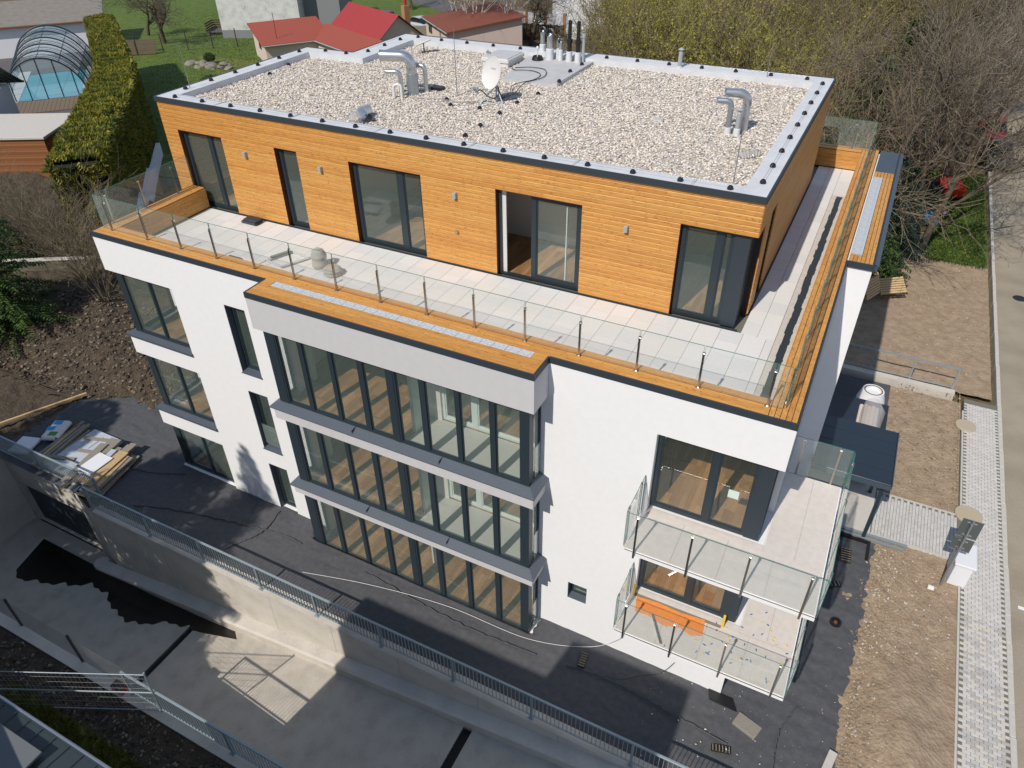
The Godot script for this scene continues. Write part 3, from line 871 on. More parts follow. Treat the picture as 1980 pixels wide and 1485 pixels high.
	for i in 6:
		var j := (i + 1) % 6
		var a := outer[i]
		var b := outer[j]
		var c := inner[j]
		var d := inner[i]
		var mid := (a + b) / 2
		var out := (b - a).orthogonal().normalized()
		# gently crowned cap: outer lip, ridge, inner edge, upstand
		var up := Vector3.UP
		g.face(V(a.x, 12.0, a.y), V(b.x, 12.0, b.y), V(c.x, 11.985, c.y), V(d.x, 11.985, d.y), up)
		g.face(V(d.x, 11.985, d.y), V(c.x, 11.985, c.y), V(c.x, 11.70, c.y), V(d.x, 11.70, d.y), V((c + d).x / 2 - mid.x, 0, (c + d).y / 2 - mid.y))
	part(g, "parapet_membrane", M["membrane"], roof)
	g = Geo.new()
	for i in 6:
		var a := outer[i]
		var b := outer[(i + 1) % 6]
		var d := (b - a).normalized()
		var out := Vector2(-d.y, d.x)
		var t := Transform3D(Basis(V(d.x, 0, d.y), Vector3.UP, V(out.x, 0, out.y)), V(a.x, 0, a.y))
		g.box(V(0, 11.872, -.02), V((b - a).length(), 12.012, .03), t)
		g.box(V(0, 11.865, .03), V((b - a).length(), 11.872, .05), t)
	part(g, "roof_fascia", M["anthracite_flat"], roof)
	g = Geo.new()
	for s in range(0, 6):
		var xx := 1.8 + s * 2.9
		g.box(V(xx, 12.0, -4.42), V(xx + .06, 12.004, -3.9))
	part(g, "membrane_seam", M["membrane_grey"], roof)
	part(bed(), "gravel_bed", M["gravel_bed"], roof)
	g = Geo.new()
	g.prism(PackedVector2Array([Vector2(8.0, -10.64), Vector2(10.02, -10.72), Vector2(9.98, -13.92), Vector2(7.45, -13.92)]), 11.72, 11.868)
	g.box(V(9.82, 11.868, -13.92), V(9.99, 11.90, -10.74))
	part(g, "roofing_patch", M["membrane_grey"], roof)
	# gravel
	var stone := Geo.new()
	stone.tinted = true
	var oc := [V(.5, .05, .1), V(-.5, 0, -.08), V(.1, .34, 0), V(-.05, -.3, .05), V(0, .06, .5), V(-.1, 0, -.48)]
	for q in [[0, 2, 4], [4, 2, 1], [1, 2, 5], [5, 2, 0], [0, 4, 3], [4, 1, 3], [1, 5, 3], [5, 0, 3]]: stone.tri(oc[q[0]], oc[q[2]], oc[q[1]])
	var places := []
	var tints := []
	var pal := [Color(.68, .61, .52), Color(.74, .69, .62), Color(.60, .55, .49), Color(.78, .75, .71), Color(.68, .59, .54), Color(.48, .46, .45), Color(.72, .63, .50), Color(.22, .21, .20), Color(.76, .72, .65)]
	for i in 52000:
		var px := rng.randf_range(-.04, 17.44)
		var pz := rng.randf_range(-13.92, -4.43)
		if (px < 2.4 and pz < -10.6) or (px > 7.9 and px < 9.99 and pz < -10.7): continue
		var s := rng.randf_range(.045, .085)
		var b := Basis.from_euler(V(rng.randf() * .7, rng.randf() * TAU, rng.randf() * .7)).scaled(V(s, s * .8, s))
		places.append(Transform3D(b, V(px, 11.785 + rng.randf() * .025 + (.10 if false else 0.0), pz)))
		var q: Color = pal[rng.randi() % 9]
		tints.append(q * rng.randf_range(.85, 1.1))
	multi_part(multi(stone.mesh(), places, tints), "roof_gravel", M["stone"], roof)
func bed() -> Geo:
	var g := Geo.new()
	g.prism(PackedVector2Array([Vector2(-.05, -4.42), Vector2(17.45, -4.42), Vector2(17.45, -13.93), Vector2(2.4, -13.93), Vector2(2.4, -10.6), Vector2(-.05, -10.6)]), 11.70, 11.785)
	return g

# ---------------------------------------------------------------- things on the roof
func units() -> void:
	var g := Geo.new()
	var pr := [Vector2(.012, 0), Vector2(.012, .019), Vector2(.14, .028), Vector2(.86, .028), Vector2(.988, .019), Vector2(.988, 0)]
	for i in 5: g.quad(V(0, pr[i].x, pr[i].y), V(1, pr[i].x, pr[i].y), V(1, pr[i + 1].x, pr[i + 1].y), V(0, pr[i + 1].x, pr[i + 1].y))
	for e in 2:
		for i in range(1, 5): g.tri(V(e, pr[0].x, 0), V(e, pr[i].x, pr[i].y), V(e, pr[i + 1].x, pr[i + 1].y))
	M["plank_unit"] = g.mesh()
	M["board_unit"] = bx(Vector3.ZERO, Vector3.ONE).mesh()
	M["tile_unit"] = M["board_unit"]
func bend(a: Vector3, b: Vector3, c: Vector3, r: float, n := 6) -> Array:
	# path a-b-c with the corner at b rounded
	var p := b + (a - b).normalized() * r
	var q := b + (c - b).normalized() * r
	var out := [a]
	for i in n + 1:
		var t := float(i) / n
		out.append(p.lerp(b, t).lerp(b.lerp(q, t), t))
	out.append(c)
	return out
func duct(parent: Node3D, called: String, base: Vector3, h: float, dir: Vector3, l: float, r: float, m: String, rb: float) -> MeshInstance3D:
	var g := Geo.new()
	g.tube(bend(base, base + V(0, h, 0), base + V(0, h, 0) + dir * l, rb, 6), [r], 14, false)
	var o := part(g, called, M[m], parent)
	var k := Geo.new()
	k.tube([base + V(0, h - rb - .03, 0), base + V(0, h - rb + .02, 0)], [r * 1.07], 14, false)
	k.tube([base + V(0, h, 0) + dir * (l - .03), base + V(0, h, 0) + dir * l], [r * 1.05], 14, false)
	part(k, "joint_ring", M["bright_steel"], o)
	return o
func roof_things() -> void:
	var t := thing("ventilation_duct", "large bent silver duct with small pipes round its base on roof gravel", "duct")
	var d := V(-.92, .02, .39).normalized()
	var b := V(6.15, 11.78, -8.15)
	duct(t, "main_duct", b + V(0, .1, 0), 1.03, d, .95, .165, "zinc_sheet", .34)
	var g := Geo.new()
	g.tube([b, b + V(0, .62, 0)], [.19], 16)
	part(g, "casing", M["galvanised"], t)
	duct(t, "small_duct", V(5.98, 11.78, -7.75), .74, d, .45, .075, "zinc_sheet", .16)
	duct(t, "small_duct", V(6.42, 11.78, -8.50), .80, V(-.9, .02, .1).normalized(), .38, .075, "zinc_sheet", .16)
	g = Geo.new()
	var u := []
	for i in 13: u.append(V(5.90, 11.78 + .34 + .09 * sin(PI * i / 12.0), -7.45) + V(.23 * (1 - cos(PI * i / 12.0)) / 2, 0, -.08 * (1 - cos(PI * i / 12.0)) / 2))
	u.push_front(V(5.90, 11.78, -7.45)); u.append(V(6.13, 11.78, -7.53))
	g.tube(u, [.048], 10)
	part(g, "condensate_pipe", M["white_plastic"], t)
	part(bx(V(6.45, 11.78, -8.98), V(6.82, 11.90, -8.70)), "black_block", M["black_plastic"], t)
	t = thing("ventilation_duct", "pair of bent silver ducts beside a short capped pipe near roof corner", "duct")
	d = V(-.95, .02, .30).normalized()
	duct(t, "main_duct", V(16.40, 11.78, -8.85), 1.0, d, .62, .115, "zinc_sheet", .26)
	duct(t, "small_duct", V(16.08, 11.78, -8.40), .88, d, .40, .075, "galvanised", .16)
	g = Geo.new()
	g.lathe([[.065, 0], [.065, .60], [.05, .62], [.05, .67], [.085, .68], [.085, .70], [0.0, .74]], V(16.33, 11.78, -8.40), 14)
	part(g, "capped_pipe", M["grey_pipe"], t)
	for p in [V(16.08, 11.78, -8.40), V(16.33, 11.78, -8.40)]:
		g = Geo.new()
		g.lathe([[.10, 0], [.085, .20], [.07, .21]], p, 14)
		part(g, "collar", M["membrane"], t)
	t = thing("vent_pipe", "slim grey capped vent pipe at the back parapet of the roof", "pipe")
	g = Geo.new()
	g.lathe([[.075, 0], [.075, .66], [.06, .67], [.06, .74], [.105, .75], [.105, .77], [0.0, .83]], V(13.08, 11.8, -14.02), 14)
	part(g, "pipe", M["grey_pipe"], t)
	g = Geo.new()
	g.lathe([[.09, 0], [.09, .05], [.08, .06]], V(13.08, 11.98, -14.02), 14)
	part(g, "collar", M["membrane"], t)
	# cluster of flue pipes on the roofing patch
	var ds := V(.25, .12, .96).normalized()
	for q in [[7.85, -14.25, .085, .86, 1.0], [8.38, -13.72, .11, .90, 1.1], [8.60, -13.95, .055, .70, .7], [8.80, -13.72, .065, .66, .8]]:
		var big: bool = q[2] > .08
		var p := V(q[0], 11.86, q[1])
		t = thing("flue_pipe", "%s silver flue with hooded head, %s on the roof patch" % ["wide" if big else "narrow", ["left rear of the flue cluster", "beside the black cable coil", "half hidden behind its twin", "next to the black flues"][[7.85, 8.38, 8.60, 8.80].find(q[0])]], "flue", "silver hooded flues on the roof")
		g = Geo.new()
		g.tube([p, p + V(0, q[3], 0)], [q[2]], 14, false)
		part(g, "pipe", M["zinc_sheet"], t)
		g = Geo.new()
		g.lathe([[q[2] * 1.35, 0], [q[2] * 1.3, .36], [q[2], .38]], p, 14)
		part(g, "collar", M["membrane"], t)
		g = Geo.new()
		g.tube([p + V(0, q[3], 0) - ds * .1 * q[4], p + V(0, q[3] + .02, 0) + ds * .28 * q[4]], [q[2] * 1.15], 12, false)
		part(g, "hood", M["galvanised"], t)
	var k := 0
	for x in [9.14, 9.47]:
		var p := V(x, 11.86, -13.72)
		t = thing("flue_pipe", ["black plastic flue with white collar, left of the pair", "black plastic flue with white collar, right of the pair"][k], "flue", "black flues on the roof")
		g = Geo.new()
		g.lathe([[.08, .30], [.08, .62], [.105, .63], [.105, .74], [.065, .76], [.065, 1.34], [.045, 1.34], [.045, 1.2]], p, 14)
		part(g, "pipe", M["black_plastic"], t)
		g = Geo.new()
		g.lathe([[.115, 0], [.105, .34], [.085, .35]], p, 14)
		part(g, "collar", M["membrane"], t)
		k += 1
	t = thing("vent_pipe", "short grey ribbed vent pipe behind the right black flue", "pipe")
	g = Geo.new()
	g.lathe([[.055, 0], [.055, .8], [.075, .81], [.075, .93], [.05, .95]], V(9.62, 11.86, -13.85), 12)
	part(g, "pipe", M["grey_pipe"], t)
	# cable coil with a white cap
	t = thing("cable_coil", "coil of black cable round a white capped stub on the roof patch", "cable")
	g = Geo.new()
	for j in 4:
		var ring := []
		for i in 21: ring.append(V(8.02 + (.19 - .012 * j) * cos(TAU * i / 20.0), 11.90 + .03 * j, -13.45 + (.19 - .012 * j) * sin(TAU * i / 20.0)))
		g.tube(ring, [.022], 6, false)
	part(g, "coil", M["black_plastic"], t)
	g = Geo.new()
	g.lathe([[.02, 0], [.02, .34], [.045, .35], [.05, .42], [.03, .46], [0, .47]], V(8.02, 11.87, -13.45), 10)
	part(g, "capped_stub", M["white_plastic"], t)
	# skylight hatch
	t = thing("roof_hatch", "white framed flat roof light behind the satellite dish", "skylight")
	g = Geo.new()
	g.bevel_box(V(6.40, 11.74, -13.5), V(7.42, 11.92, -12.28), .015); g.bevel_box(V(6.36, 11.925, -13.54), V(7.46, 12.06, -12.24), .02)
	part(g, "frame", M["white_plastic"], t)
	g = Geo.new()
	g.bevel_box(V(6.42, 12.055, -13.48), V(7.40, 12.085, -12.30), .012)
	part(g, "cover", M["membrane_grey"], t)
	g = Geo.new()
	g.tube([V(6.38, 12.02, -12.75), V(6.38, 12.2, -12.75)], [.025], 8); g.slab(V(6.40, 12.12, -12.75), V(.16, .05, .07))
	part(g, "latch", M["galvanised"], t)
	# flat panel antenna
	t = thing("panel_antenna", "tilted flat white antenna panel on a thin black stand", "antenna")
	var tilt := Transform3D(Basis.from_euler(V(deg_to_rad(-14), deg_to_rad(30), deg_to_rad(20))), V(3.52, 12.16, -12.95))
	g = Geo.new()
	g.bevel_box(V(-.29, -.02, -.2), V(.29, .015, .2), .012, tilt)
	part(g, "panel", M["white_plastic"], t)
	g = Geo.new()
	g.tube([V(3.52, 11.78, -12.95), V(3.52, 12.15, -12.95)], [.022], 8)
	for i in 4: g.tube([V(3.52, 11.82, -12.95), V(3.52 + .2 * cos(i * PI / 2 + .6), 11.80, -12.95 + .2 * sin(i * PI / 2 + .6))], [.018], 6)
	part(g, "stand", M["black_plastic"], t)
	# satellite dish
	t = thing("satellite_dish", "round white satellite dish on a metal tripod in the roof gravel", "satellite dish")
	var dc := V(8.93, 12.66, -8.30)
	var nrm := V(-.22, .30, .93).normalized()
	var bas := Basis.looking_at(-nrm, Vector3.UP)
	var tr := Transform3D(bas, dc)
	g = Geo.new()
	var ringn := 8
	var sd := 32
	for i in ringn:
		for j in sd:
			var q := []
			for e in [[i, j], [i, j + 1], [i + 1, j + 1], [i + 1, j]]:
				var rr: float = float(e[0]) / ringn
				var an: float = TAU * e[1] / sd
				q.append([tr * V(.355 * rr * cos(an), .46 * rr * sin(an), .09 * rr * rr - .05), (bas * V(-.5 * rr * cos(an), -.42 * rr * sin(an), 1).normalized())])
			g.tri3(q[0][0], q[2][0], q[1][0], q[0][1], q[2][1], q[1][1]); g.tri3(q[0][0], q[3][0], q[2][0], q[0][1], q[3][1], q[2][1])
	var rim := []
	for j in sd + 1: rim.append(tr * V(.357 * cos(TAU * j / sd), .462 * sin(TAU * j / sd), .038))
	g.tube(rim, [.011], 6, false)
	var dish := part(g, "reflector", M["white_plastic"], t)
	# faint grey maker's mark on the reflector: a square emblem and a short illegible word
	g = Geo.new()
	for st in 5: g.box(V(-.055 + st * .032, .112 - .004 * (st % 2), -.034), V(-.037 + st * .032, .138 + .018 * ((st + 1) % 2), -.031), tr)
	for e in [[V(-.15, .105, -.034), V(-.085, .112, -.034)], [V(-.15, .155, -.034), V(-.085, .162, -.034)]]: g.box(e[0], e[1], tr)
	for e in [[V(-.15, .105, -.034), V(-.143, .162, -.034)], [V(-.092, .105, -.034), V(-.085, .162, -.034)]]: g.box(e[0], e[1] + V(0, 0, .002), tr)
	part(g, "emblem", M["grey_pipe"], dish)
	g = Geo.new()
	g.tube([tr * V(0, -.44, .0), V(8.58, 12.20, -7.93)], [.015], 8); g.tube([V(8.60, 12.20, -7.95), V(8.52, 12.30, -7.87)], [.05], 10); g.tube([V(8.55, 12.19, -7.92), V(8.64, 12.12, -7.96)], [.035], 10)
	part(g, "feed_arm", M["galvanised"], t)
	g = Geo.new()
	g.tube([tr * V(0, -.1, -.09), V(9.0, 12.30, -8.42), V(9.0, 11.80, -8.42)], [.028], 8)
	for e in [V(9.32, 11.80, -8.25), V(8.62, 11.80, -8.10), V(9.0, 11.80, -8.85)]: g.tube([V(9.0, 12.28, -8.42), e], [.018], 7)
	g.tube([V(8.5, 11.81, -8.16), V(9.42, 11.81, -8.22)], [.018], 6)
	part(g, "tripod", M["galvanised"], t)
	g = Geo.new()
	g.tube(curve([V(8.52, 12.20, -7.9), V(8.7, 12.22, -8.0), V(8.85, 12.02, -8.15), V(9.02, 11.95, -8.3), V(9.14, 12.1, -8.35), V(9.06, 12.3, -8.4)], 24), [.016], 6)
	part(g, "cable", M["black_plastic"], t)
	# loose cables from the dish
	g = Geo.new()
	g.tube(curve([V(9.05, 11.87, -8.6), V(9.05, 11.88, -9.2), V(8.75, 11.89, -10.1), V(9.1, 11.9, -10.9), V(9.0, 11.9, -11.6), V(8.5, 11.9, -11.9), V(7.95, 11.9, -11.75), V(7.75, 11.88, -12.0)], 40), [.013], 5)
	g.tube(curve([V(9.1, 11.87, -8.6), V(9.2, 11.88, -9.3), V(9.0, 11.9, -10.4), V(9.25, 11.9, -11.3), V(8.9, 11.9, -12.2), V(8.3, 11.9, -12.3), V(7.8, 11.88, -12.1)], 40), [.013], 5)
	solo(g, "antenna_cable", M["black_plastic"], "pair of loose black cables looping over the roof patch", "cable")
	g = Geo.new()
	g.tube(curve([V(8.5, 11.83, -8.1), V(8.0, 11.84, -7.85), V(7.3, 11.84, -7.85), V(6.7, 11.84, -7.7), V(6.3, 11.84, -7.6)], 30), [.011], 5)
	solo(g, "earth_wire", M["mesh_wire"], "thin grey wire across the gravel from dish to big duct", "wire")
	# a shiny duct elbow left in film on the gravel
	t = thing("wrapped_duct_elbow", "silver duct elbow lying in plastic film near front parapet", "duct piece")
	g = Geo.new()
	g.tube(bend(V(6.20, 11.95, -5.62), V(6.30, 12.02, -5.15), V(6.62, 11.93, -5.0), .2, 7), [.17], 14, false)
	part(g, "elbow", M["zinc_sheet"], t)
	g = Geo.new()
	g.tube([V(6.30, 11.9, -5.05), V(6.28, 11.94, -4.95), V(6.34, 11.86, -4.72)], [.15, .19, .10], 9)
	part(g, "film_wrap", M["film"], t)
	# lightning conductor: domes and wire
	t = thing("lightning_conductor", "black dome holders carrying a thin wire round the roof edge", "lightning conductor")
	var dm := Geo.new()
	dm.lathe([[.072, 0], [.072, .03], [.062, .06], [.04, .085], [.018, .095], [0, .098]], Vector3.ZERO, 12)
	var dome := dm.mesh()
	var path := []
	for i in 9: path.append(V(17.75, 12.0, -13.76 + i * 1.129))
	for i in 16: path.append(V(17.17 - i * 1.137, 11.995, -4.07))
	for i in 6: path.append(V(-.33, 11.995, -4.91 - i * 1.1))
	for x in [.5, 1.45]: path.append(V(x, 11.995, -10.9))
	for i in 3: path.append(V(2.0, 11.995, -11.5 - i * 1.07))
	for i in 14: path.append(V(2.4 + i * 1.14, 11.99, -14.2 - (.0 if i else .1)))
	for p in path: part(dome, "holder", M["navy_plastic"], t, p)
	for p in [V(.31, 11.79, -8.04), V(0.05, 11.79, -9.32), V(7.51, 11.8, -7.94), V(7.92, 11.8, -7.48), V(8.88, 11.8, -7.57), V(9.65, 11.8, -7.38), V(9.65, 11.8, -8.54), V(9.82, 11.8, -9.68), V(9.69, 11.8, -6.14), V(9.73, 11.8, -5.21), V(9.98, 11.9, -10.95), V(9.80, 11.9, -12.28), V(9.80, 11.9, -13.32)]: part(dome, "holder", M["navy_plastic"], t, p)
	g = Geo.new()
	for seg in [[0, 8], [9, 24], [25, 30], [33, 35], [36, 49]]:
		for i in range(seg[0], seg[1]): g.tube([path[i] + V(0, .1, 0), path[i + 1] + V(0, .1, 0)], [.005], 4, false)
	part(g, "wire", M["steel"], t)
	# air terminals
	for q in [[V(-.28, 11.79, -5.05), 1.5, "thin lightning rod at the left front roof corner"], [V(16.0, 11.8, -14.0), 1.35, "thin lightning rod at the back parapet of the roof"], [V(17.1, 11.8, -4.75), 1.75, "thin lightning rod at the right front roof corner"], [V(7.55, 11.8, -8.5), 2.0, "thin lightning rod between big duct and satellite dish"]]:
		t = thing("lightning_rod", q[2], "lightning rod", "lightning rods")
		g = Geo.new()
		g.tube([q[0], q[0] + V(0, q[1] * .45, 0), q[0] + V(0, q[1], 0)], [.014, .012, .006], 6)
		part(g, "rod", M["mesh_wire"], t)
		g = Geo.new()
		g.lathe([[.05, 0], [.05, .04], [.03, .06], [.02, .12]], q[0], 8)
		part(g, "foot", M["grey_pipe"], t)
	# small flat inspection cap in the gravel
	g = Geo.new()
	g.bevel_box(V(13.86, 11.78, -8.95), V(14.16, 11.83, -8.68), .01)
	solo(g, "drain_cover", M["membrane_grey"], "small square grey cover lying alone in the gravel", "cover")
	g = Geo.new()
	for i in 7: g.tube([V(16.75 + i * .06, 11.83, -6.75 - i * .07), V(16.85 + i * .06, 11.90 + .02 * (i % 3), -6.7 - i * .05), V(16.92 + i * .05, 11.82, -6.62 - i * .06)], [.045, .07, .03], 6)
	solo(g, "plastic_wrap", M["film"], "crumpled clear plastic wrap on gravel near roof corner", "plastic wrap")
func curve(pts: Array, n: int) -> Array:
	var c := Curve3D.new()
	for i in pts.size():
		var a: Vector3 = pts[maxi(i - 1, 0)]
		var b: Vector3 = pts[mini(i + 1, pts.size() - 1)]
		c.add_point(pts[i], (a - b) / 6, (b - a) / 6)
	var out := []
	var l := c.get_baked_length()
	for i in n + 1: out.append(c.sample_baked(l * i / n, true))
	return out

# ---------------------------------------------------------------- things on terrace and balconies
func terrace_things() -> void:
	var g := Geo.new()
	var t := thing("folded_membrane", "folded black sheet lying against the timber wall", "sheet")
	g.bevel_box(V(2.35, 8.555, -3.78), V(2.98, 8.64, -3.42), .03); g.bevel_box(V(2.42, 8.645, -3.80), V(2.98, 8.70, -3.45), .025)
	part(g, "fold", M["anthracite_flat"], t)
	t = thing("window_frame_piece", "cream angled profile frame lying on terrace tiles", "frame")
	g = Geo.new()
	for e in [[V(4.95, 8.59, -1.75), V(5.25, 8.59, -2.5)], [V(5.25, 8.59, -2.5), V(5.95, 8.59, -2.4)], [V(4.95, 8.59, -1.75), V(5.6, 8.59, -1.62)], [V(5.6, 8.59, -1.62), V(5.95, 8.59, -2.4)]]: g.tube([e[0], e[1]], [.045], 4)
	part(g, "profile", M["membrane_grey"], t)
	g = Geo.new()
	g.tube([V(5.0, 8.66, -1.85), V(5.25, 8.66, -2.42)], [.04], 4)
	part(g, "dark_profile", M["grey_timber"], t)
	t = thing("black_bag", "black bag lying flat beside the front parapet of the terrace", "bag")
	g = Geo.new()
	g.bevel_box(V(3.75, 8.555, -1.45), V(4.75, 8.63, -.75), .04); g.bevel_box(V(3.95, 8.62, -1.35), V(4.5, 8.78, -.95), .07)
	part(g, "bag", M["black_plastic"], t)
	var k := 0
	for q in [[V(6.55, 8.56, -2.15), .22, .55], [V(7.15, 8.56, -1.95), .26, .24]]:
		t = thing("wrapped_bundle", ["tall grey film wrapped bundle standing on terrace tiles", "low round film wrapped bundle next to the tall one"][k], "bundle", "film wrapped bundles on the terrace")
		g = Geo.new()
		var r: float = q[1]
		var h: float = q[2]
		g.lathe([[r * .8, 0], [r, h * .2], [r * .8, h * .45], [r * .98, h * .65], [r * .7, h * .9], [r * .25, h], [0, h * 1.02]], q[0], 11)
		part(g, "contents", M["grey_timber"], t)
		g = Geo.new()
		r *= 1.08
		g.lathe([[r * .85, 0], [r, h * .2], [r * .9, h * .45], [r, h * .65], [r * .75, h * .92], [r * .3, h * 1.05], [0, h * 1.08]], q[0], 9)
		part(g, "film", M["film"], t)
		k += 1
	# lower balcony under work
	g = Geo.new()
	var y := 2.606
	g.prism(PackedVector2Array([Vector2(17.34, .10), Vector2(17.9, .05), Vector2(18.5, .09), Vector2(19.1, .03), Vector2(19.16, .50), Vector2(18.9, .62), Vector2(18.6, .52), Vector2(18.2, .64), Vector2(17.75, .52), Vector2(17.45, .56)]), y, y + .006)
	solo(g, "primer_patch", M["orange"], "bright orange primer patch on the lower balcony floor", "primer")
	part(bx(V(17.24, 2.601, .0), V(19.5, 2.606, .09)), "adhesive_strip", M["taped_floor"], get_node("primer_patch"))
	g = Geo.new()
	g.bevel_box(V(19.50, 2.63, .02), V(19.56, 3.08, .06), .004)
	solo(g, "spirit_level", M["yellow"], "yellow spirit level leaning at the dark balcony corner post", "spirit level")
	g = Geo.new()
	g.bevel_box(V(17.22, 2.61, .05), V(17.27, 3.0, .10), .004)
	solo(g, "spirit_level", M["yellow"], "short yellow level standing at the left end of lower balcony", "spirit level")
	g = Geo.new()
	g.box(V(-.03, 0, -.42), V(.03, .03, .42), Transform3D(Basis(Vector3.UP, .55), V(18.1, 2.61, .82)))
	solo(g, "aluminium_lath", M["bright_steel"], "grey metal straightedge on the lower balcony floor", "straightedge")
	var clip := bx(V(-.03, 0, -.009), V(.03, .02, .009)).mesh()
	for i in 46:
		var p := V(rng.randf_range(19.3, 21.1), 2.601, rng.randf_range(-.3, 1.15)) if i < 30 else V(rng.randf_range(17.4, 20.9), 2.601, rng.randf_range(.6, 1.18))
		if i > 40: p = V(rng.randf_range(20.0, 21.1), 2.601, rng.randf_range(-2.2, -.3))
		var o := solo(clip, "tile_clip", M["clip_blue"] if i % 3 else M["yellow"], "small blue tile levelling clip on the lower balcony" if i % 3 else "small yellow tile levelling clip on the lower balcony", "clip", "blue tile clips" if i % 3 else "yellow tile clips", p)
		o.rotation.y = rng.randf() * TAU
	g = Geo.new()
	g.box(V(18.93, 6.72, -.152), V(19.16, 6.95, -.150))
	solo(g, "notice_sheet", M["mint_frame"], "pale square notice taped inside the upper balcony window", "notice")

# ---------------------------------------------------------------- ground, ramp, fences
var gn := FastNoiseLite.new()
func ramp_y(x: float) -> float:
	return minf(-3.4 + .1425 * (maxf(x, -2.5) + 2.5), -.02)
func sheet(x0: Callable, x1: Callable, z0: float, z1: float, nz: int, nx: int, hgt: Callable) -> Geo:
	# a draped sheet: rows along z, each from x0(z) to x1(z); smooth normals
	var g := Geo.new()
	var p := []
	for j in nz + 1:
		var z := lerpf(z0, z1, float(j) / nz)
		var a: float = x0.call(z)
		var b: float = x1.call(z)
		var row := PackedVector3Array()
		for i in nx + 1:
			var x := lerpf(a, b, float(i) / nx)
			row.append(V(x, hgt.call(x, z), z))
		p.append(row)
	var nm := []
	for j in nz + 1:
		var row := PackedVector3Array()
		for i in nx + 1:
			var du: Vector3 = p[j][mini(i + 1, nx)] - p[j][maxi(i - 1, 0)]
			var dv: Vector3 = p[mini(j + 1, nz)][i] - p[maxi(j - 1, 0)][i]
			row.append(dv.cross(du).normalized())
		nm.append(row)
	for j in nz:
		for i in nx:
			g.tri3(p[j][i], p[j + 1][i], p[j + 1][i + 1], nm[j][i], nm[j + 1][i], nm[j + 1][i + 1])
			g.tri3(p[j][i], p[j + 1][i + 1], p[j][i + 1], nm[j][i], nm[j + 1][i + 1], nm[j][i + 1])
	return g
func clods(called: String, n: int, region: Callable, smin: float, smax: float, cols: Array, label: String, cat: String) -> void:
	# loose lumps and stones lying on the ground: too many to count, one object
	var s := Geo.new()
	s.tinted = true
	var oc := [V(.5, .05, .15), V(-.48, 0, -.12), V(.08, .36, 0), V(0, -.3, .0), V(.05, .1, .5), V(-.12, .05, -.46)]
	for q in [[0, 2, 4], [4, 2, 1], [1, 2, 5], [5, 2, 0], [0, 4, 3], [4, 1, 3], [1, 5, 3], [5, 0, 3]]: s.tri(oc[q[0]], oc[q[2]], oc[q[1]])
	var pl := []
	var ti := []
	for i in n:
		var at: Vector3 = region.call()
		var k := smin + (smax - smin) * pow(rng.randf(), 4.0)
		pl.append(Transform3D(Basis.from_euler(V(rng.randf(), rng.randf() * TAU, rng.randf())).scaled(V(k, k * rng.randf_range(.6, 1.0), k)), at + V(0, k * .12, 0)))
		ti.append(cols[rng.randi() % cols.size()] * rng.randf_range(.75, 1.15))
	var o := multi_part(multi(s.mesh(), pl, ti), called, M["stone"], self)
	tag(o, label, cat)
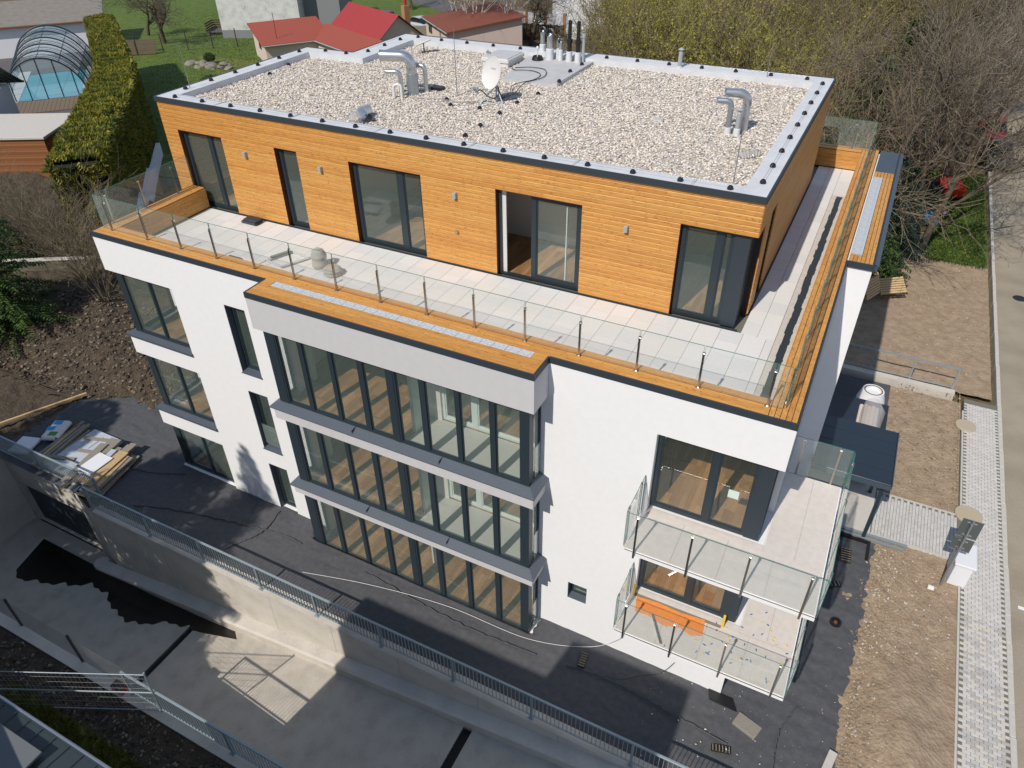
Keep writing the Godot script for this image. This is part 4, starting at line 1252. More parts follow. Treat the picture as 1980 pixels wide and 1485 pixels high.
func build_ground() -> void:
	gn.seed = 9; gn.frequency = .18; gn.fractal_octaves = 4
	var g := Geo.new()
	for q in [[-160.0, 120.0, -220.0, 2.6], [-160.0, -6.75, 2.6, 7.3], [21.4, 120.0, 2.6, 7.3], [-160.0, 120.0, 7.3, 90.0]]:
		g.quad(V(q[0], -.32, q[3]), V(q[1], -.32, q[3]), V(q[1], -.32, q[2]), V(q[0], -.32, q[2]))
	struct(g, "ground", M["litter"])
	# weed blocking fleece round the house
	var fl := func(x: float, z: float) -> float:
		var base := -.012 * clampf(x - 6, 0, 14) + .05 * clampf(x - 20.0, 0, 2.6)
		var far := clampf((z - 1.2) / 1.5, 0, 1)
		return base + .02 * gn.get_noise_2d(x * 9, z * 9) + (.05 * gn.get_noise_2d(x * 5 + 50, z * 14) if x > 19.5 else .03 * gn.get_noise_2d(x * 3, z * 12) * (1 - far * .5))
	g = sheet(func(z: float) -> float: return -6.75 + .4 * gn.get_noise_1d(z * 20), func(_z: float) -> float: return 20.6, -.06, 2.72, 44, 220, func(x: float, z: float) -> float: return -.36 if x > 6.72 and x < 14.56 and z < .6 else fl.call(x, z))
	struct(g, "ground_fleece", M["geotextile"])
	g = sheet(func(z: float) -> float: return -6.75 if z > -.9 else lerpf(-6.8, -1.2, clampf((-.9 - z) / 3.4, 0, 1)), func(_z: float) -> float: return .1, -4.3, -.05, 60, 60, func(x: float, z: float) -> float: return fl.call(x, z) + .004)
	struct(g, "ground_fleece", M["geotextile"])
	g = sheet(func(_z: float) -> float: return 19.93, func(z: float) -> float: return 22.88 + .16 * gn.get_noise_1d(z * 14 + 40) - .03 * z, -7.25, 4.4, 110, 40, func(x: float, z: float) -> float: return fl.call(x, z) + .006)
	struct(g, "ground_fleece", M["geotextile"])
	g = sheet(func(_z: float) -> float: return 20.55, func(_z: float) -> float: return 22.85, -16.6, -9.9, 30, 12, func(x: float, z: float) -> float: return -.04 + .03 * gn.get_noise_2d(x * 5, z * 5))
	struct(g, "ground_fleece", M["geotextile"])
	# bare soil at the street side
	var so := func(x: float, z: float) -> float:
		var mound := .5 * exp(-pow((x - 24.2) / 1.0, 2.0) - pow((z + .2) / 2.6, 2.0)) * smoothstep(22.6, 23.4, x)
		return -.07 + mound + .05 * gn.get_noise_2d(x * 3, z * 3) + .03 * gn.get_noise_2d(x * 14, z * 14)
	g = sheet(func(_z: float) -> float: return 22.4, func(_z: float) -> float: return 25.50, -7.6, 6.0, 150, 44, so)
	struct(g, "bare_soil", M["soil"])
	g = sheet(func(_z: float) -> float: return 22.5, func(_z: float) -> float: return 25.46, -16.6, -9.7, 60, 26, func(x: float, z: float) -> float: return so.call(x, z) - .0)
	struct(g, "bare_soil", M["soil"])
	g = sheet(func(_z: float) -> float: return 20.0, func(_z: float) -> float: return 26.55, -33.0, -17.25, 90, 40, func(x: float, z: float) -> float: return -.03 + .06 * gn.get_noise_2d(x * 3, z * 3) + .03 * gn.get_noise_2d(x * 12, z * 12))
	struct(g, "bare_soil", M["soil"])
	g = sheet(func(z: float) -> float: return 23.6 - (z + 27.5) * -.02, func(_z: float) -> float: return 26.52, -44.0, -29.6, 50, 14, func(x: float, z: float) -> float: return .05 + .06 * gn.get_noise_2d(x * 5, z * 5))
	struct(g, "verge_grass", M["grass"])
	# wooded ground behind
	g = sheet(func(_z: float) -> float: return -26.0, func(z: float) -> float: return 20.2 if z > -33.0 else 26.5, -150.0, -17.3, 70, 40, func(x: float, z: float) -> float: return -.08 + .15 * gn.get_noise_2d(x, z))
	struct(g, "woodland_floor", M["litter"])
	# rough yard on the left
	g = sheet(func(_z: float) -> float: return -32.0, func(z: float) -> float: return -.2 if z < -1.0 else -5.6, -16.0, 2.55, 130, 190, func(x: float, z: float) -> float:
		var bank := .75 * smoothstep(-1.2, -4.2, z) * smoothstep(-1.0, -4.0, x)
		return -.14 + bank + .20 * gn.get_noise_2d(x * 3, z * 3) + .10 * gn.get_noise_2d(x * 11, z * 11) if not (x > -7.2 and z > -1.2) else -.12)
	struct(g, "rough_soil", M["dark_soil"])
	g = sheet(func(_z: float) -> float: return -9.0, func(_z: float) -> float: return 16.0, 7.33, 13.0, 60, 160, func(x: float, z: float) -> float: return -.06 + .16 * gn.get_noise_2d(x * 4, z * 4) * smoothstep(7.33, 7.8, z) + .08 * gn.get_noise_2d(x * 13, z * 13) * smoothstep(7.33, 7.6, z))
	struct(g, "rough_soil", M["dark_soil"])
	g = sheet(func(z: float) -> float: return 3.0 + .6 * gn.get_noise_1d(z * 30), func(z: float) -> float: return 7.6 + .9 * gn.get_noise_1d(z * 25 + 9), 8.35, 10.2, 24, 40, func(x: float, z: float) -> float: return .07 + .10 * gn.get_noise_2d(x * 9, z * 9))
	struct(g, "grass_patch", M["dry_grass"])
	# lawns and paved yards beyond the hedge, on the far left
	var lawn := [Vector2(-25, -20), Vector2(-20.5, -21), Vector2(-22, -60), Vector2(-48, -95), Vector2(-110, -95), Vector2(-110, -70), Vector2(-64, -50)]
	g = Geo.new()
	g.prism(PackedVector2Array(lawn), -.2, .03)
	struct(g, "lawn", M["grass"])
	g = Geo.new()
	g.prism(PackedVector2Array([Vector2(-36, -40), Vector2(-30, -36), Vector2(-26, -44), Vector2(-40, -48), Vector2(-48, -47)]), .0, .035)
	struct(g, "lawn", M["dry_grass"])
	g = Geo.new()
	g.prism(PackedVector2Array([Vector2(-27, -13.5), Vector2(-25.5, -16), Vector2(-42, -32), Vector2(-62, -48), Vector2(-90, -48), Vector2(-60, -8)]), -.2, .02)
	struct(g, "paved_yard", M["deck_grey"])
	g = Geo.new()
	g.box(V(26.9, -.3, -150), V(46, -.06, 60))
	struct(g, "road", M["asphalt"])
	g = Geo.new()
	g.box(V(27.1, -.06, -6.62), V(45, -.056, -6.50))
	struct(g, "road_marking", M["white_paint"])
	# kerb stones
	var kerb := Node3D.new()
	kerb.name = "kerb"; add_child(kerb); kerb.set_meta("kind", "structure")
	var ks := Geo.new()
	ks.bevel_box(V(0, -.35, 0), V(.15, .03, .99), .012)
	var km := ks.mesh()
	for i in 70:
		var o := part(km, "kerb_stone", M["kerb"], kerb, V(26.72 + .004 * (i % 3), rng.randf() * .008 - .01, 3.0 - i))
	part(bx(V(26.73, -.3, -150), V(26.87, .02, -67.0)), "kerb_run", M["kerb"], kerb)
	ks = Geo.new()
	ks.bevel_box(V(0, -.3, 0), V(.06, .015, .99), .006)
	km = ks.mesh()
	for i in 19:
		if i > 9 and i < 13: continue
		part(km, "edging_stone", M["kerb"], kerb, V(25.49, 0, 2.0 - i))
	for i in 3: part(bx(V(22.9 + i * .88, -.2, -9.79), V(22.9 + i * .88 + .87, .015, -9.73)), "edging_stone", M["kerb"], kerb)
	for i in 3: part(bx(V(22.9 + i * .88, -.2, -7.66), V(22.9 + i * .88 + .87, .015, -7.60)), "edging_stone", M["kerb"], kerb)
	# block paving: path to the door and pavement
	var pv := Node3D.new()
	pv.name = "block_paving"; add_child(pv); pv.set_meta("kind", "structure")
	var bedg := Geo.new()
	bedg.box(V(25.55, -.25, -16.9), V(26.72, -.012, 4.0)); bedg.box(V(22.9, -.25, -9.73), V(25.55, -.0125, -7.66))
	part(bedg, "sand_bed", M["sand_joint"], pv)
	var ps := Geo.new()
	ps.bevel_box(V(.004, -.06, .004), V(.192, 0, .092), .006)
	var pm := ps.mesh()
	var all := []
	var row := 0
	var z := 3.0
	while z > -16.6:
		var x := 25.56 - (.098 if row % 2 else 0.0)
		while x < 26.6:
			if x > 25.5: all.append(V(x, 0, z))
			x += .196
		z -= .096; row += 1
	row = 0
	var xx := 22.92
	while xx < 25.4:
		var zz := -9.72 - (.098 if row % 2 else 0.0)
		while zz < -7.75:
			if zz > -9.73: all.append(V(xx, 1, zz))
			zz += .196
		xx += .096; row += 1
	all.sort_custom(func(a: Vector3, b: Vector3) -> bool: return V(19.9, 18, 12).distance_squared_to(V(a.x, 0, a.z)) < V(19.9, 18, 12).distance_squared_to(V(b.x, 0, b.z)))
	var pl := []
	var ti := []
	var made := 0
	for p in all:
		if p.z > -.4: continue
		var b := Basis() if p.y < .5 else Basis(Vector3.UP, PI / 2)
		var t := Transform3D(b, V(p.x, rng.randf() * .004, p.z + (0.0 if p.y < .5 else .196)))
		if made < 300:
			var o := part(pm, "paving_block", M["paver%d" % rng.randi_range(0, 3)], pv)
			o.transform = t
			made += 1
		else:
			pl.append(t); ti.append(Color.WHITE * rng.randf_range(.86, 1.02))
	multi_part(multi(pm, pl, ti), "paving_blocks", M["paver_many"], pv)
	part(bx(V(20.6, -.25, -10.3), V(22.88, .01, -7.55)), "entrance_slab", M["entry_concrete"], pv)
	part(bx(V(22.88, -.2, -9.72), V(22.9, .012, -7.6)), "edging_stone", M["grey_wall"], pv)
	# manhole lids
	for q in [[V(24.04, -.03, -4.41), .36, "round earth covered manhole lid in the bare soil"], [V(25.62, .03, -15.0), .36, "round pale manhole lid at the far end of the pavement"], [V(25.75, .03, -9.9), .42, "round pale manhole lid beside the street sign"]]:
		var t := thing("manhole", q[2], "manhole")
		g = Geo.new()
		g.lathe([[q[1], -.05], [q[1], .02], [q[1] * .97, .03], [q[1] * .9, .03], [0, .03]], q[0], 28)
		part(g, "lid", M["soil"] if q[1] == .36 and q[0].x < 25.0 else M["manhole_lid"], t)
	g = Geo.new()
	g.lathe([[.30, -.055], [.30, -.045], [.24, -.045], [.22, -.05], [0, -.05]], V(27.9, 0, -27.0), 24)
	part(g, "lid", M["black_plastic"], thing("manhole", "dark round manhole cover in the asphalt road", "manhole"))
	# drains and patches lying on the fleece
	var k := 0
	for q in [[V(22.35, .05, -3.55), .12, "small round inspection opening with rusty rim on the fleece"]]:
		var t := thing("inspection_opening", q[2], "drain")
		g = Geo.new()
		g.lathe([[.16, -.05], [.16, .02], [.11, .02], [.10, -.04], [0, -.04]], q[0], 18)
		part(g, "rim", M["black_plastic"], t)
		g = Geo.new()
		g.lathe([[.06, -.03], [.05, .01], [0, .015]], q[0], 12)
		part(g, "plug", M["rust"], t)
	for q in [[V(16.25, -.08, .75), .10, .24, .1, "dark rectangular drain grate on fleece below the wall"], [V(20.3, -.10, 1.5), .24, .09, .25, "dark long drain grate on fleece near the fence end"], [V(22.3, .03, -6.3), .16, .30, .1, "dark drain grate on fleece near the entrance path"], [V(22.0, .01, -4.9), .34, .10, .5, "narrow dark slot drain on fleece right of the balconies"]]:
		var t := thing("drain_grate", q[4], "drain")
		t.position = q[0]; t.rotation.y = q[3]
		g = Geo.new()
		g.bevel_box(V(-q[1], -.04, -q[2]), V(q[1], .02, q[2]), .01)
		part(g, "frame", M["black_plastic"], t)
		for i in 6:
			var f := -1.0 + (i + .5) / 3.0
			part(bx(V(q[1] * f - .01, .02, -q[2] * .9), V(q[1] * f + .01, .03, q[2] * .9)) if q[1] > q[2] else bx(V(-q[1] * .9, .02, q[2] * f - .01), V(q[1] * .9, .03, q[2] * f + .01)), "bar", M["taped_floor"], t)
	# concrete slab piece and white offcut
	g = Geo.new()
	g.bevel_box(V(-.32, -.02, -.2), V(.32, .08, .2), .015)
	solo(g, "concrete_block", M["grey_timber"], "grey hollow concrete slab under the lower balcony corner", "concrete block", "", V(20.75, -.12, .62)).rotation.y = -.3
	g = Geo.new()
	g.bevel_box(V(-.10, 0, -.30), V(.10, .08, .30), .01)
	solo(g, "kerb_offcut", M["kerb"], "pale kerb stone offcut lying at the fleece edge", "kerb stone", "", V(22.75, .02, .72)).rotation.y = -.2
	# black sheet end hanging under the slab corner
	g = Geo.new()
	g.prism(PackedVector2Array([Vector2(19.6, .01), Vector2(20.25, .01), Vector2(20.45, .35), Vector2(19.7, .28)]), -.17, -.12)
	solo(g, "membrane_flap", M["black_plastic"], "black dimpled membrane flap sticking out at the wall foot", "membrane")
	for q in [[V(4.4, .03, 2.3), V(5.0, .03, 1.2), V(4.9, .03, .2)], [V(.2, .03, 2.2), V(2.2, .03, 1.6), V(5.5, .03, 1.0), V(6.5, .03, 1.0)], [V(-3.0, .03, .4), V(-1.2, .03, .9), V(.6, .03, .3)], [V(15.9, -.06, 1.1), V(17.3, -.09, 1.0), V(19.0, -.11, 1.15), V(20.4, -.12, 1.3)], [V(21.6, .02, 1.8), V(21.5, .02, .6), V(21.8, .02, -.4)], [V(20.3, -.09, -3.0), V(21.4, -.01, -4.4), V(22.6, .07, -4.6)], [V(9.0, .0, 1.0), V(12.5, -.02, 1.3), V(15.0, -.06, 1.2)]]:
		g = Geo.new()
		var pts := curve(q, 40)
		for i in pts.size(): pts[i] += V(.05 * gn.get_noise_1d(i * 30.0), 0, .07 * gn.get_noise_1d(i * 30.0 + 99))
		g.tube(pts, [.020], 5, false)
		struct(g, "fleece_crease", M["geotextile"])
	build_ramp()
	loose_stuff()
func loose_stuff() -> void:
	var dark := [Color(.06, .045, .03), Color(.10, .075, .05), Color(.035, .028, .02), Color(.16, .13, .095)]
	var mid := [Color(.28, .21, .145), Color(.33, .25, .175), Color(.24, .175, .12), Color(.40, .34, .27)]
	clods("soil_clods", 9000, func() -> Vector3:
		var x := rng.randf_range(-14, -1.0)
		var z := rng.randf_range(-7.0, -1.0)
		return V(x, -.14 + .75 * smoothstep(-1.2, -4.2, z) * smoothstep(-1.0, -4.0, x) + .20 * gn.get_noise_2d(x * 3, z * 3) + .10 * gn.get_noise_2d(x * 11, z * 11), z), .03, .24, dark + [Color(.22, .18, .13)], "loose clods of dug earth on the bank left of the house", "earth clods")
	clods("soil_clods", 7000, func() -> Vector3:
		var x := rng.randf_range(-1, 13)
		var z := rng.randf_range(7.4, 10)
		return V(x, -.05 + .16 * gn.get_noise_2d(x * 4, z * 4) + .08 * gn.get_noise_2d(x * 13, z * 13), z), .025, .16, dark + [Color(.20, .17, .13)], "loose dark clods along the near ramp wall", "earth clods")
	clods("gravel_edge", 5200, func() -> Vector3:
		var z := rng.randf_range(-7.2, 3.0)
		var x := 22.95 + absf(rng.randfn(0, .35)) - .03 * z
		if rng.randf() < .4: x = rng.randf_range(22.8, 25.3); z = rng.randf_range(-7.3, -2.8)
		return V(x, -.05 + .05 * gn.get_noise_2d(x * 3, z * 3) + .5 * exp(-pow((x - 24.2) / 1.0, 2.0) - pow((z + .2) / 2.6, 2.0)) * smoothstep(22.6, 23.4, x), z), .02, .10, mid + [Color(.5, .46, .4)], "loose stones along the fleece edge and by the path", "stones")
	clods("soil_crumbs", 5000, func() -> Vector3:
		var x := rng.randf_range(20.6, 26.4)
		var z := rng.randf_range(-32, -9.8)
		if z > -17.4 and x < 22.9: x += 2.4
		return V(minf(x, 25.4 if z > -17.3 else 26.4), -.03 + .05 * gn.get_noise_2d(x * 3, z * 3), z), .02, .12, mid, "crumbs of soil scattered over the bare ground", "soil crumbs")
	clods("offcut_litter", 160, func() -> Vector3:
		var x := rng.randf_range(18.0, 22.8)
		var z := rng.randf_range(-1.0, 2.6)
		return V(x, -.10 + .05 * clampf(x - 20.0, 0, 2.6), z), .015, .07, [Color(.7, .7, .68), Color(.6, .6, .55), Color(.3, .5, .4)], "tiny pale offcuts scattered over the fleece", "litter")
func build_ramp() -> void:
	# sunken drive with concrete walls
	var g := Geo.new()
	var rel := 0
	var xs := [-6.5, -2.5, 3.62, 3.88, 13.92, 14.20, 21.4]
	for i in xs.size() - 1:
		if i == 2 or i == 4: continue
		var a: float = xs[i]
		var b: float = xs[i + 1]
		g.quad(V(a, ramp_y(a), 7.1), V(b, ramp_y(b), 7.1), V(b, ramp_y(b), 2.55), V(a, ramp_y(a), 2.55))
	for c in [[3.62, 3.88], [13.92, 14.20]]:
		g.box(V(c[0] - .02, ramp_y(c[0]) - .4, 2.6), V(c[0], ramp_y(c[0]) - .002, 7.1)); g.box(V(c[1], ramp_y(c[1]) - .4, 2.6), V(c[1] + .02, ramp_y(c[1]) - .002, 7.1))
	struct(g, "ramp", M["ramp_concrete"])
	for c in [[3.62, 3.88, "dark drainage channel across the ramp near the garage door"], [13.92, 14.20, "dark drainage channel across the upper end of the ramp"]]:
		var t := thing("drain_channel", c[2], "drain", "drainage channels")
		var y := ramp_y(c[0])
		part(bx(V(c[0], y - .3, 3.46), V(c[1], y - .12, 7.05)), "trough", M["black_plastic"], t)
		var gr := Geo.new()
		var z := 3.5
		while z < 7.0:
			gr.box(V(c[0], y - .045, z), V(c[1], y - .02, z + .012))
			z += .05
		part(gr, "grating", M["black_plastic"], t)
	# wet patch on the low part of the ramp
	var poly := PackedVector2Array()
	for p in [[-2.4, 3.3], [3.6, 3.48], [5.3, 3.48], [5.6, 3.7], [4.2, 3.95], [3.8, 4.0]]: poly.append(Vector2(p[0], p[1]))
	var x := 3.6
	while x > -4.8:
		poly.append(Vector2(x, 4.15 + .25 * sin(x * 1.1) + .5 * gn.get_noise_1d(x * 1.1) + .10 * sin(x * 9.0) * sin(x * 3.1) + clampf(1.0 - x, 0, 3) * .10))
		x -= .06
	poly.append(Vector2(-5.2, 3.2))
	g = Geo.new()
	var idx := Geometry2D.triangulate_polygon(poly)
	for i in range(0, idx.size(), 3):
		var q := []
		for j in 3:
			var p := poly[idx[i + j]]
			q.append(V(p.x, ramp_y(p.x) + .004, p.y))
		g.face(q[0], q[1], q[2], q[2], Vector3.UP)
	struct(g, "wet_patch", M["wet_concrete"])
	# wall under the garden fence
	var t := thing("retaining_wall", "long pale concrete retaining wall below the garden fence", "wall")
	g = Geo.new()
	g.box(V(-.9, -3.9, 2.70), V(21.4, 0.0, 3.05))
	g.quad(V(-2.55, -3.9, 2.6), V(-.9, -3.9, 3.05), V(-.9, -.02, 3.05), V(-2.55, -.02, 2.6))
	g.wall(V(-6.5, 0, 2.6), V(1, 0, 0), V(0, 0, 1), 3.95, -3.9, -.02, .3, [[.25, 3.95, -3.4, -1.28]])
	g.box(V(-6.8, -3.9, 2.6), V(-6.5, -.02, 12.0))
	part(g, "wall", M["concrete"], t)
	g = Geo.new()
	for xx in [1.1, 2.3, 4.55, 6.9, 9.25, 11.6, 14.15, 16.5, 18.8]: g.box(V(xx, -3.9, 3.049), V(xx + .012, -.06, 3.052))
	part(g, "formwork_joint", M["grey_wall"], t)
	g = Geo.new()
	var pts := [-1.7, 3.2, 8.0, 14.3, 21.3]
	for i in 4:
		var a: float = pts[i]
		var b: float = pts[i + 1]
		for q in [[.36, 3.052, .36, 3.40], [.36, 3.40, .30, 3.46], [.30, 3.46, -.3, 3.46]]:
			g.quad(V(a, ramp_y(a) + q[2], q[3]), V(b, ramp_y(b) + q[2], q[3]), V(b, ramp_y(b) + q[0], q[1]), V(a, ramp_y(a) + q[0], q[1]))
	g.tube([V(-1.7, ramp_y(-1.7) - .2, 3.2), V(-1.7, ramp_y(-1.7) + .36, 3.2)], [.26], 14)
	part(g, "ledge", M["concrete"], t)
	part(bx(V(-6.25, -3.4, 2.38), V(-2.56, -1.28, 2.42)), "garage_door", M["anthracite"], t)
	t = thing("retaining_wall", "low concrete ramp wall with pale top on the near side", "wall")
	part(bx(V(-6.5, -3.9, 7.05), V(21.4, .0, 7.34)), "wall", M["concrete"], t)
	bar_fence("galvanised bar fence on the wall in front of the house", [-1.0, 1.80, 4.2, 6.57, 8.72, 11.0, 13.36, 15.70, 18.4, 21.0], 2.93, Vector3.ZERO, 0.0)
	bar_fence("short galvanised bar fence beside the stacked building boards", [-6.9, -4.2, -1.06], 2.47, Vector3.ZERO, -.02)
	bar_fence("galvanised bar fence on the near ramp wall", [5.85, 9.42, 12.9, 16.2], 7.10, Vector3.ZERO, .0)
	# wooden bits caught in the corner and a red tool box
	t = thing("tool_box", "red and black box at the end of the near bar fence", "tool box")
	g = Geo.new()
	g.bevel_box(V(5.25, 0, 7.06), V(5.65, .14, 7.28), .01)
	part(g, "body", M["red_paint"], t)
	g = Geo.new()
	g.bevel_box(V(5.25, .14, 7.06), V(5.65, .20, 7.28), .01)
	part(g, "lid", M["black_plastic"], t)
func bar_fence(label: String, xs: Array, z: float, _o: Vector3, y: float) -> void:
	var t := thing("bar_fence", label, "fence")
	var g := Geo.new()
	var a: float = xs[0]
	var b: float = xs[-1]
	g.bevel_box(V(a - .03, y + .97, z - .03), V(b + .03, y + 1.02, z + .03), .005)
	part(g, "top_rail", M["fence_zinc"], t)
	part(bx(V(a, y + .10, z - .02), V(b, y + .13, z + .02)), "bottom_rail", M["fence_zinc"], t)
	var pm := Geo.new()
	pm.box(V(-.03, 0, -.03), V(.03, .97, .03)); pm.box(V(-.07, 0, -.07), V(.07, .012, .07))
	var post := pm.mesh()
	for x in xs: part(post, "post", M["fence_zinc"], t, V(x, y, z))
	var bm := bx(V(-.006, .13, -.014), V(.006, .97, .014)).mesh()
	var x := a + .11
	while x < b:
		var near := false
		for p in xs: near = near or absf(p - x) < .05
		if not near: part(bm, "bar", M["fence_zinc"], t, V(x, y, z))
		x += .112

# ---------------------------------------------------------------- yard things
func yard_things() -> void:
	# canopies over the entrance
	var t := thing("entrance_canopy", "dark blue glossy sheet canopy over the house entrance", "canopy")
	var g := Geo.new()
	g.bevel_box(V(20.58, 2.50, -9.83), V(22.87, 2.60, -7.10), .012)
	part(g, "roof_sheet", M["navy_sheet"], t)
	for z in [-9.2, -8.55, -7.75]: part(bx(V(20.6, 2.601, z), V(22.86, 2.608, z + .02)), "seam", M["navy_sheet"], t)
	g = Geo.new()
	g.box(V(22.872, 2.45, -9.85), V(22.90, 2.63, -7.08)); g.box(V(20.58, 2.43, -7.095), V(22.872, 2.57, -7.04))
	part(g, "gutter", M["slate_metal"], t)
	for q in [V(22.7, 0, -7.3), V(22.7, 0, -9.6)]:
		g = Geo.new()
		g.box(q + V(-.05, 0, -.05), q + V(.05, 2.5, .05))
		part(g, "post", M["anthracite"], t)
	t = thing("side_canopy", "lower dark blue sheet roof behind the entrance canopy", "canopy")
	g = Geo.new()
	g.bevel_box(V(20.58, 1.40, -12.85), V(22.66, 1.50, -9.9), .012)
	part(g, "roof_sheet", M["navy_sheet"], t)
	part(bx(V(20.6, 0, -12.8), V(22.6, 1.40, -12.7)), "panel", M["anthracite"], t)
	part(bx(V(22.5, 0, -12.7), V(22.6, 1.40, -9.95)), "panel", M["anthracite"], t)
	# plastic wrapped roll on the lower roof, white cone beside it
	t = thing("wrapped_pipes", "bundle of pinkish pipes in clear film on the lower roof", "pipes")
	for i in 5:
		g = Geo.new()
		g.tube([V(21.75 + i * .13, 1.58 + (.05 if i % 2 else 0.0), -12.3), V(21.72 + i * .14, 1.56, -10.3)], [.075], 8)
		part(g, "pipe", M["pink_wall"], t)
	g = Geo.new()
	g.tube([V(22.1, 1.62, -12.5), V(22.15, 1.66, -11.9), V(22.1, 1.64, -11.0), V(22.15, 1.6, -10.2)], [.28, .40, .36, .30], 9, false)
	part(g, "film", M["film"], t)
	g = Geo.new()
	g.lathe([[.46, 0], [.52, .12], [.52, .42], [.42, .78], [.40, .86], [.34, .86], [.33, .70], [0, .68]], V(22.13, .05, -14.5), 26)
	t = thing("manhole_cone", "white concrete manhole cone standing behind the canopies", "manhole cone")
	part(g, "cone", M["white_wall"], t)
	g = Geo.new()
	g.lathe([[.345, 0], [.345, .02], [.30, .025]], V(22.13, .89, -14.5), 26)
	part(g, "rubber_ring", M["rust"], t)
	# low wall with a tube railing
	t = thing("garden_wall", "low concrete wall closing the yard behind the canopies", "wall")
	part(bx(V(20.6, -.3, -17.25), V(25.2, .06, -16.95)), "wall", M["concrete"], t)
	t = thing("tube_railing", "pale blue tube railing on the low yard wall", "railing")
	g = Geo.new()
	g.box(V(20.7, 1.02, -17.33), V(25.1, 1.07, -17.27))
	part(g, "top_rail", M["fence_zinc"], t)
	part(bx(V(20.7, .12, -17.32), V(25.1, .15, -17.28)), "bottom_rail", M["fence_zinc"], t)
	for x in [20.75, 21.9, 23.45, 25.05]: part(bx(V(x, .06, -17.33), V(x + .06, 1.02, -17.27)), "post", M["fence_zinc"], t)
	var bm := bx(V(-.005, .15, -.005), V(.005, 1.02, .005)).mesh()
	for i in 36: part(bm, "bar", M["black_plastic"], t, V(20.85 + i * .118, 0, -17.3)) if false else null
	# galvanised strip on the edge of the path
	g = Geo.new()
	g.box(V(0, 0, -.05), V(3.0, .05, .05), Transform3D(Basis(Vector3.UP, .02), V(21.0, .03, -7.42))); g.box(V(0, .0, -.03), V(2.6, .06, .03), Transform3D(Basis(Vector3.UP, -.02), V(21.3, .03, -7.30)))
	solo(g, "metal_strip", M["fence_zinc"], "pale metal strips lying along the path edge", "metal strip")
	g = Geo.new()
	for i in 22: g.lathe([[.022, 0], [.018, .04], [0, .05]], V(21.3 + i * .075, .05, -7.16 + .02 * sin(i)), 6)
	g.box(V(21.2, -.05, -7.2), V(22.95, .05, -7.12)); g.box(V(22.86, -.05, -7.12), V(22.95, .06, -6.4))
	solo(g, "dimple_membrane", M["black_plastic"], "black dimpled membrane edge along the entrance path", "membrane")
	# street sign seen from behind
	t = thing("street_sign", "back of a grey metal double sign on a pole by the pavement", "sign")
	g = Geo.new()
	g.tube([V(25.02, -.1, -6.42), V(25.05, 2.66, -6.53)], [.035], 12)
	part(g, "pole", M["galvanised"], t)
	for q in [[1.93, 2.63], [1.38, 1.88]]:
		g = Geo.new()
		g.bevel_box(V(24.80, q[0], -6.60), V(25.33, q[1], -6.585), .004)
		var pl := part(g, "plate", M["sign_back"], t)
		for y in [q[0] + .10, q[1] - .12]:
			g = Geo.new()
			g.box(V(24.93, y, -6.583), V(25.18, y + .035, -6.572)); g.tube([V(24.99, y + .018, -6.575), V(25.0, y + .018, -6.50), V(25.09, y + .018, -6.49), V(25.10, y + .018, -6.575)], [.012], 6)
			part(g, "bracket", M["bright_steel"], pl)
		part(bx(V(24.80, q[0], -6.582), V(25.33, q[0] + .02, -6.57)), "rim", M["bright_steel"], pl)
	t = thing("utility_box", "light grey electricity box beside the street sign", "utility box")
	g = Geo.new()
	g.bevel_box(V(25.18, -.05, -7.45), V(25.66, .84, -6.58), .012)
	part(g, "body", M["white_wall"], t)
	g = Geo.new()
	g.bevel_box(V(25.13, .842, -7.52), V(25.71, .92, -6.50), .015)
	part(g, "lid", M["white_wall"], t)
	part(bx(V(25.24, .05, -6.578), V(25.60, .80, -6.573)), "door", M["white_wall"], t)
	g = Geo.new()
	g.bevel_box(V(-.09, 0, -.06), V(.09, .10, .06), .015)
	solo(g, "paper_scrap", M["white_paint"], "crumpled pale paper scrap at the foot of the sign", "scrap", "", V(24.75, -.02, -6.1))
	# pallets
	var pal := thing("pallet", "pale wooden pallet leaning on top of the pile by the house", "pallet", "pallets piled behind the house")
	pallet_parts(pal)
	pal.transform = Transform3D(Basis.from_euler(V(.55, .5, .12)), V(22.1, .62, -24.2))
	var q2 := copy(pal, "pallet", "grey shaded pallet lowest in the pile by the house", V(21.4, .07, -24.6), .9)
	var q3 := copy(pal, "pallet", "tilted pallet at the back of the pile by the house", V(21.0, .5, -25.0), .3)
	q3.rotation = V(.5, .3, -.5)
	var q4 := copy(pal, "pallet", "pale pallet standing on edge against the house side of the pile", V(21.2, .75, -23.4), 1.1)
	q4.rotation = V(1.1, 1.2, .1)
	copy(pal, "pallet", "pallet under the leaning one in the middle of the pile", V(22.0, .25, -24.6), .2)
	# building boards stacked in the front yard
	t = thing("board_stack", "stack of grey timber boards and battens by the fence corner", "timber stack")
	for i in 34:
		g = Geo.new()
		var w := rng.randf_range(.10, .26)
		var l := rng.randf_range(1.4, 2.4)
		g.bevel_box(V(-w, 0, -l / 2), V(w, rng.randf_range(.03, .07), l / 2), .004)
		var o := part(g, "board", M[["grey_timber", "pallet_wood", "grey_timber", "pale_board"][i % 4]], t)
		o.transform = Transform3D(Basis(Vector3.UP, .18 + rng.randf_range(-.1, .1)), V(-2.1 + rng.randf_range(-.65, .65), .02 + (i / 5) * .062, 1.55 + rng.randf_range(-.25, .25)))
	g = Geo.new()
	g.bevel_box(V(-2.6, .47, 1.15), V(-1.9, .50, 2.1), .006)
	part(g, "white_sheet", M["white_wall"], t)
	t = thing("insulation_sheets", "pale blue insulation sheets weighted with battens beside the timber stack", "sheets")
	g = Geo.new()
	g.bevel_box(V(-4.35, .02, .1), V(-2.85, .16, 2.3), .01)
	part(g, "sheet", M["pale_board"], t)
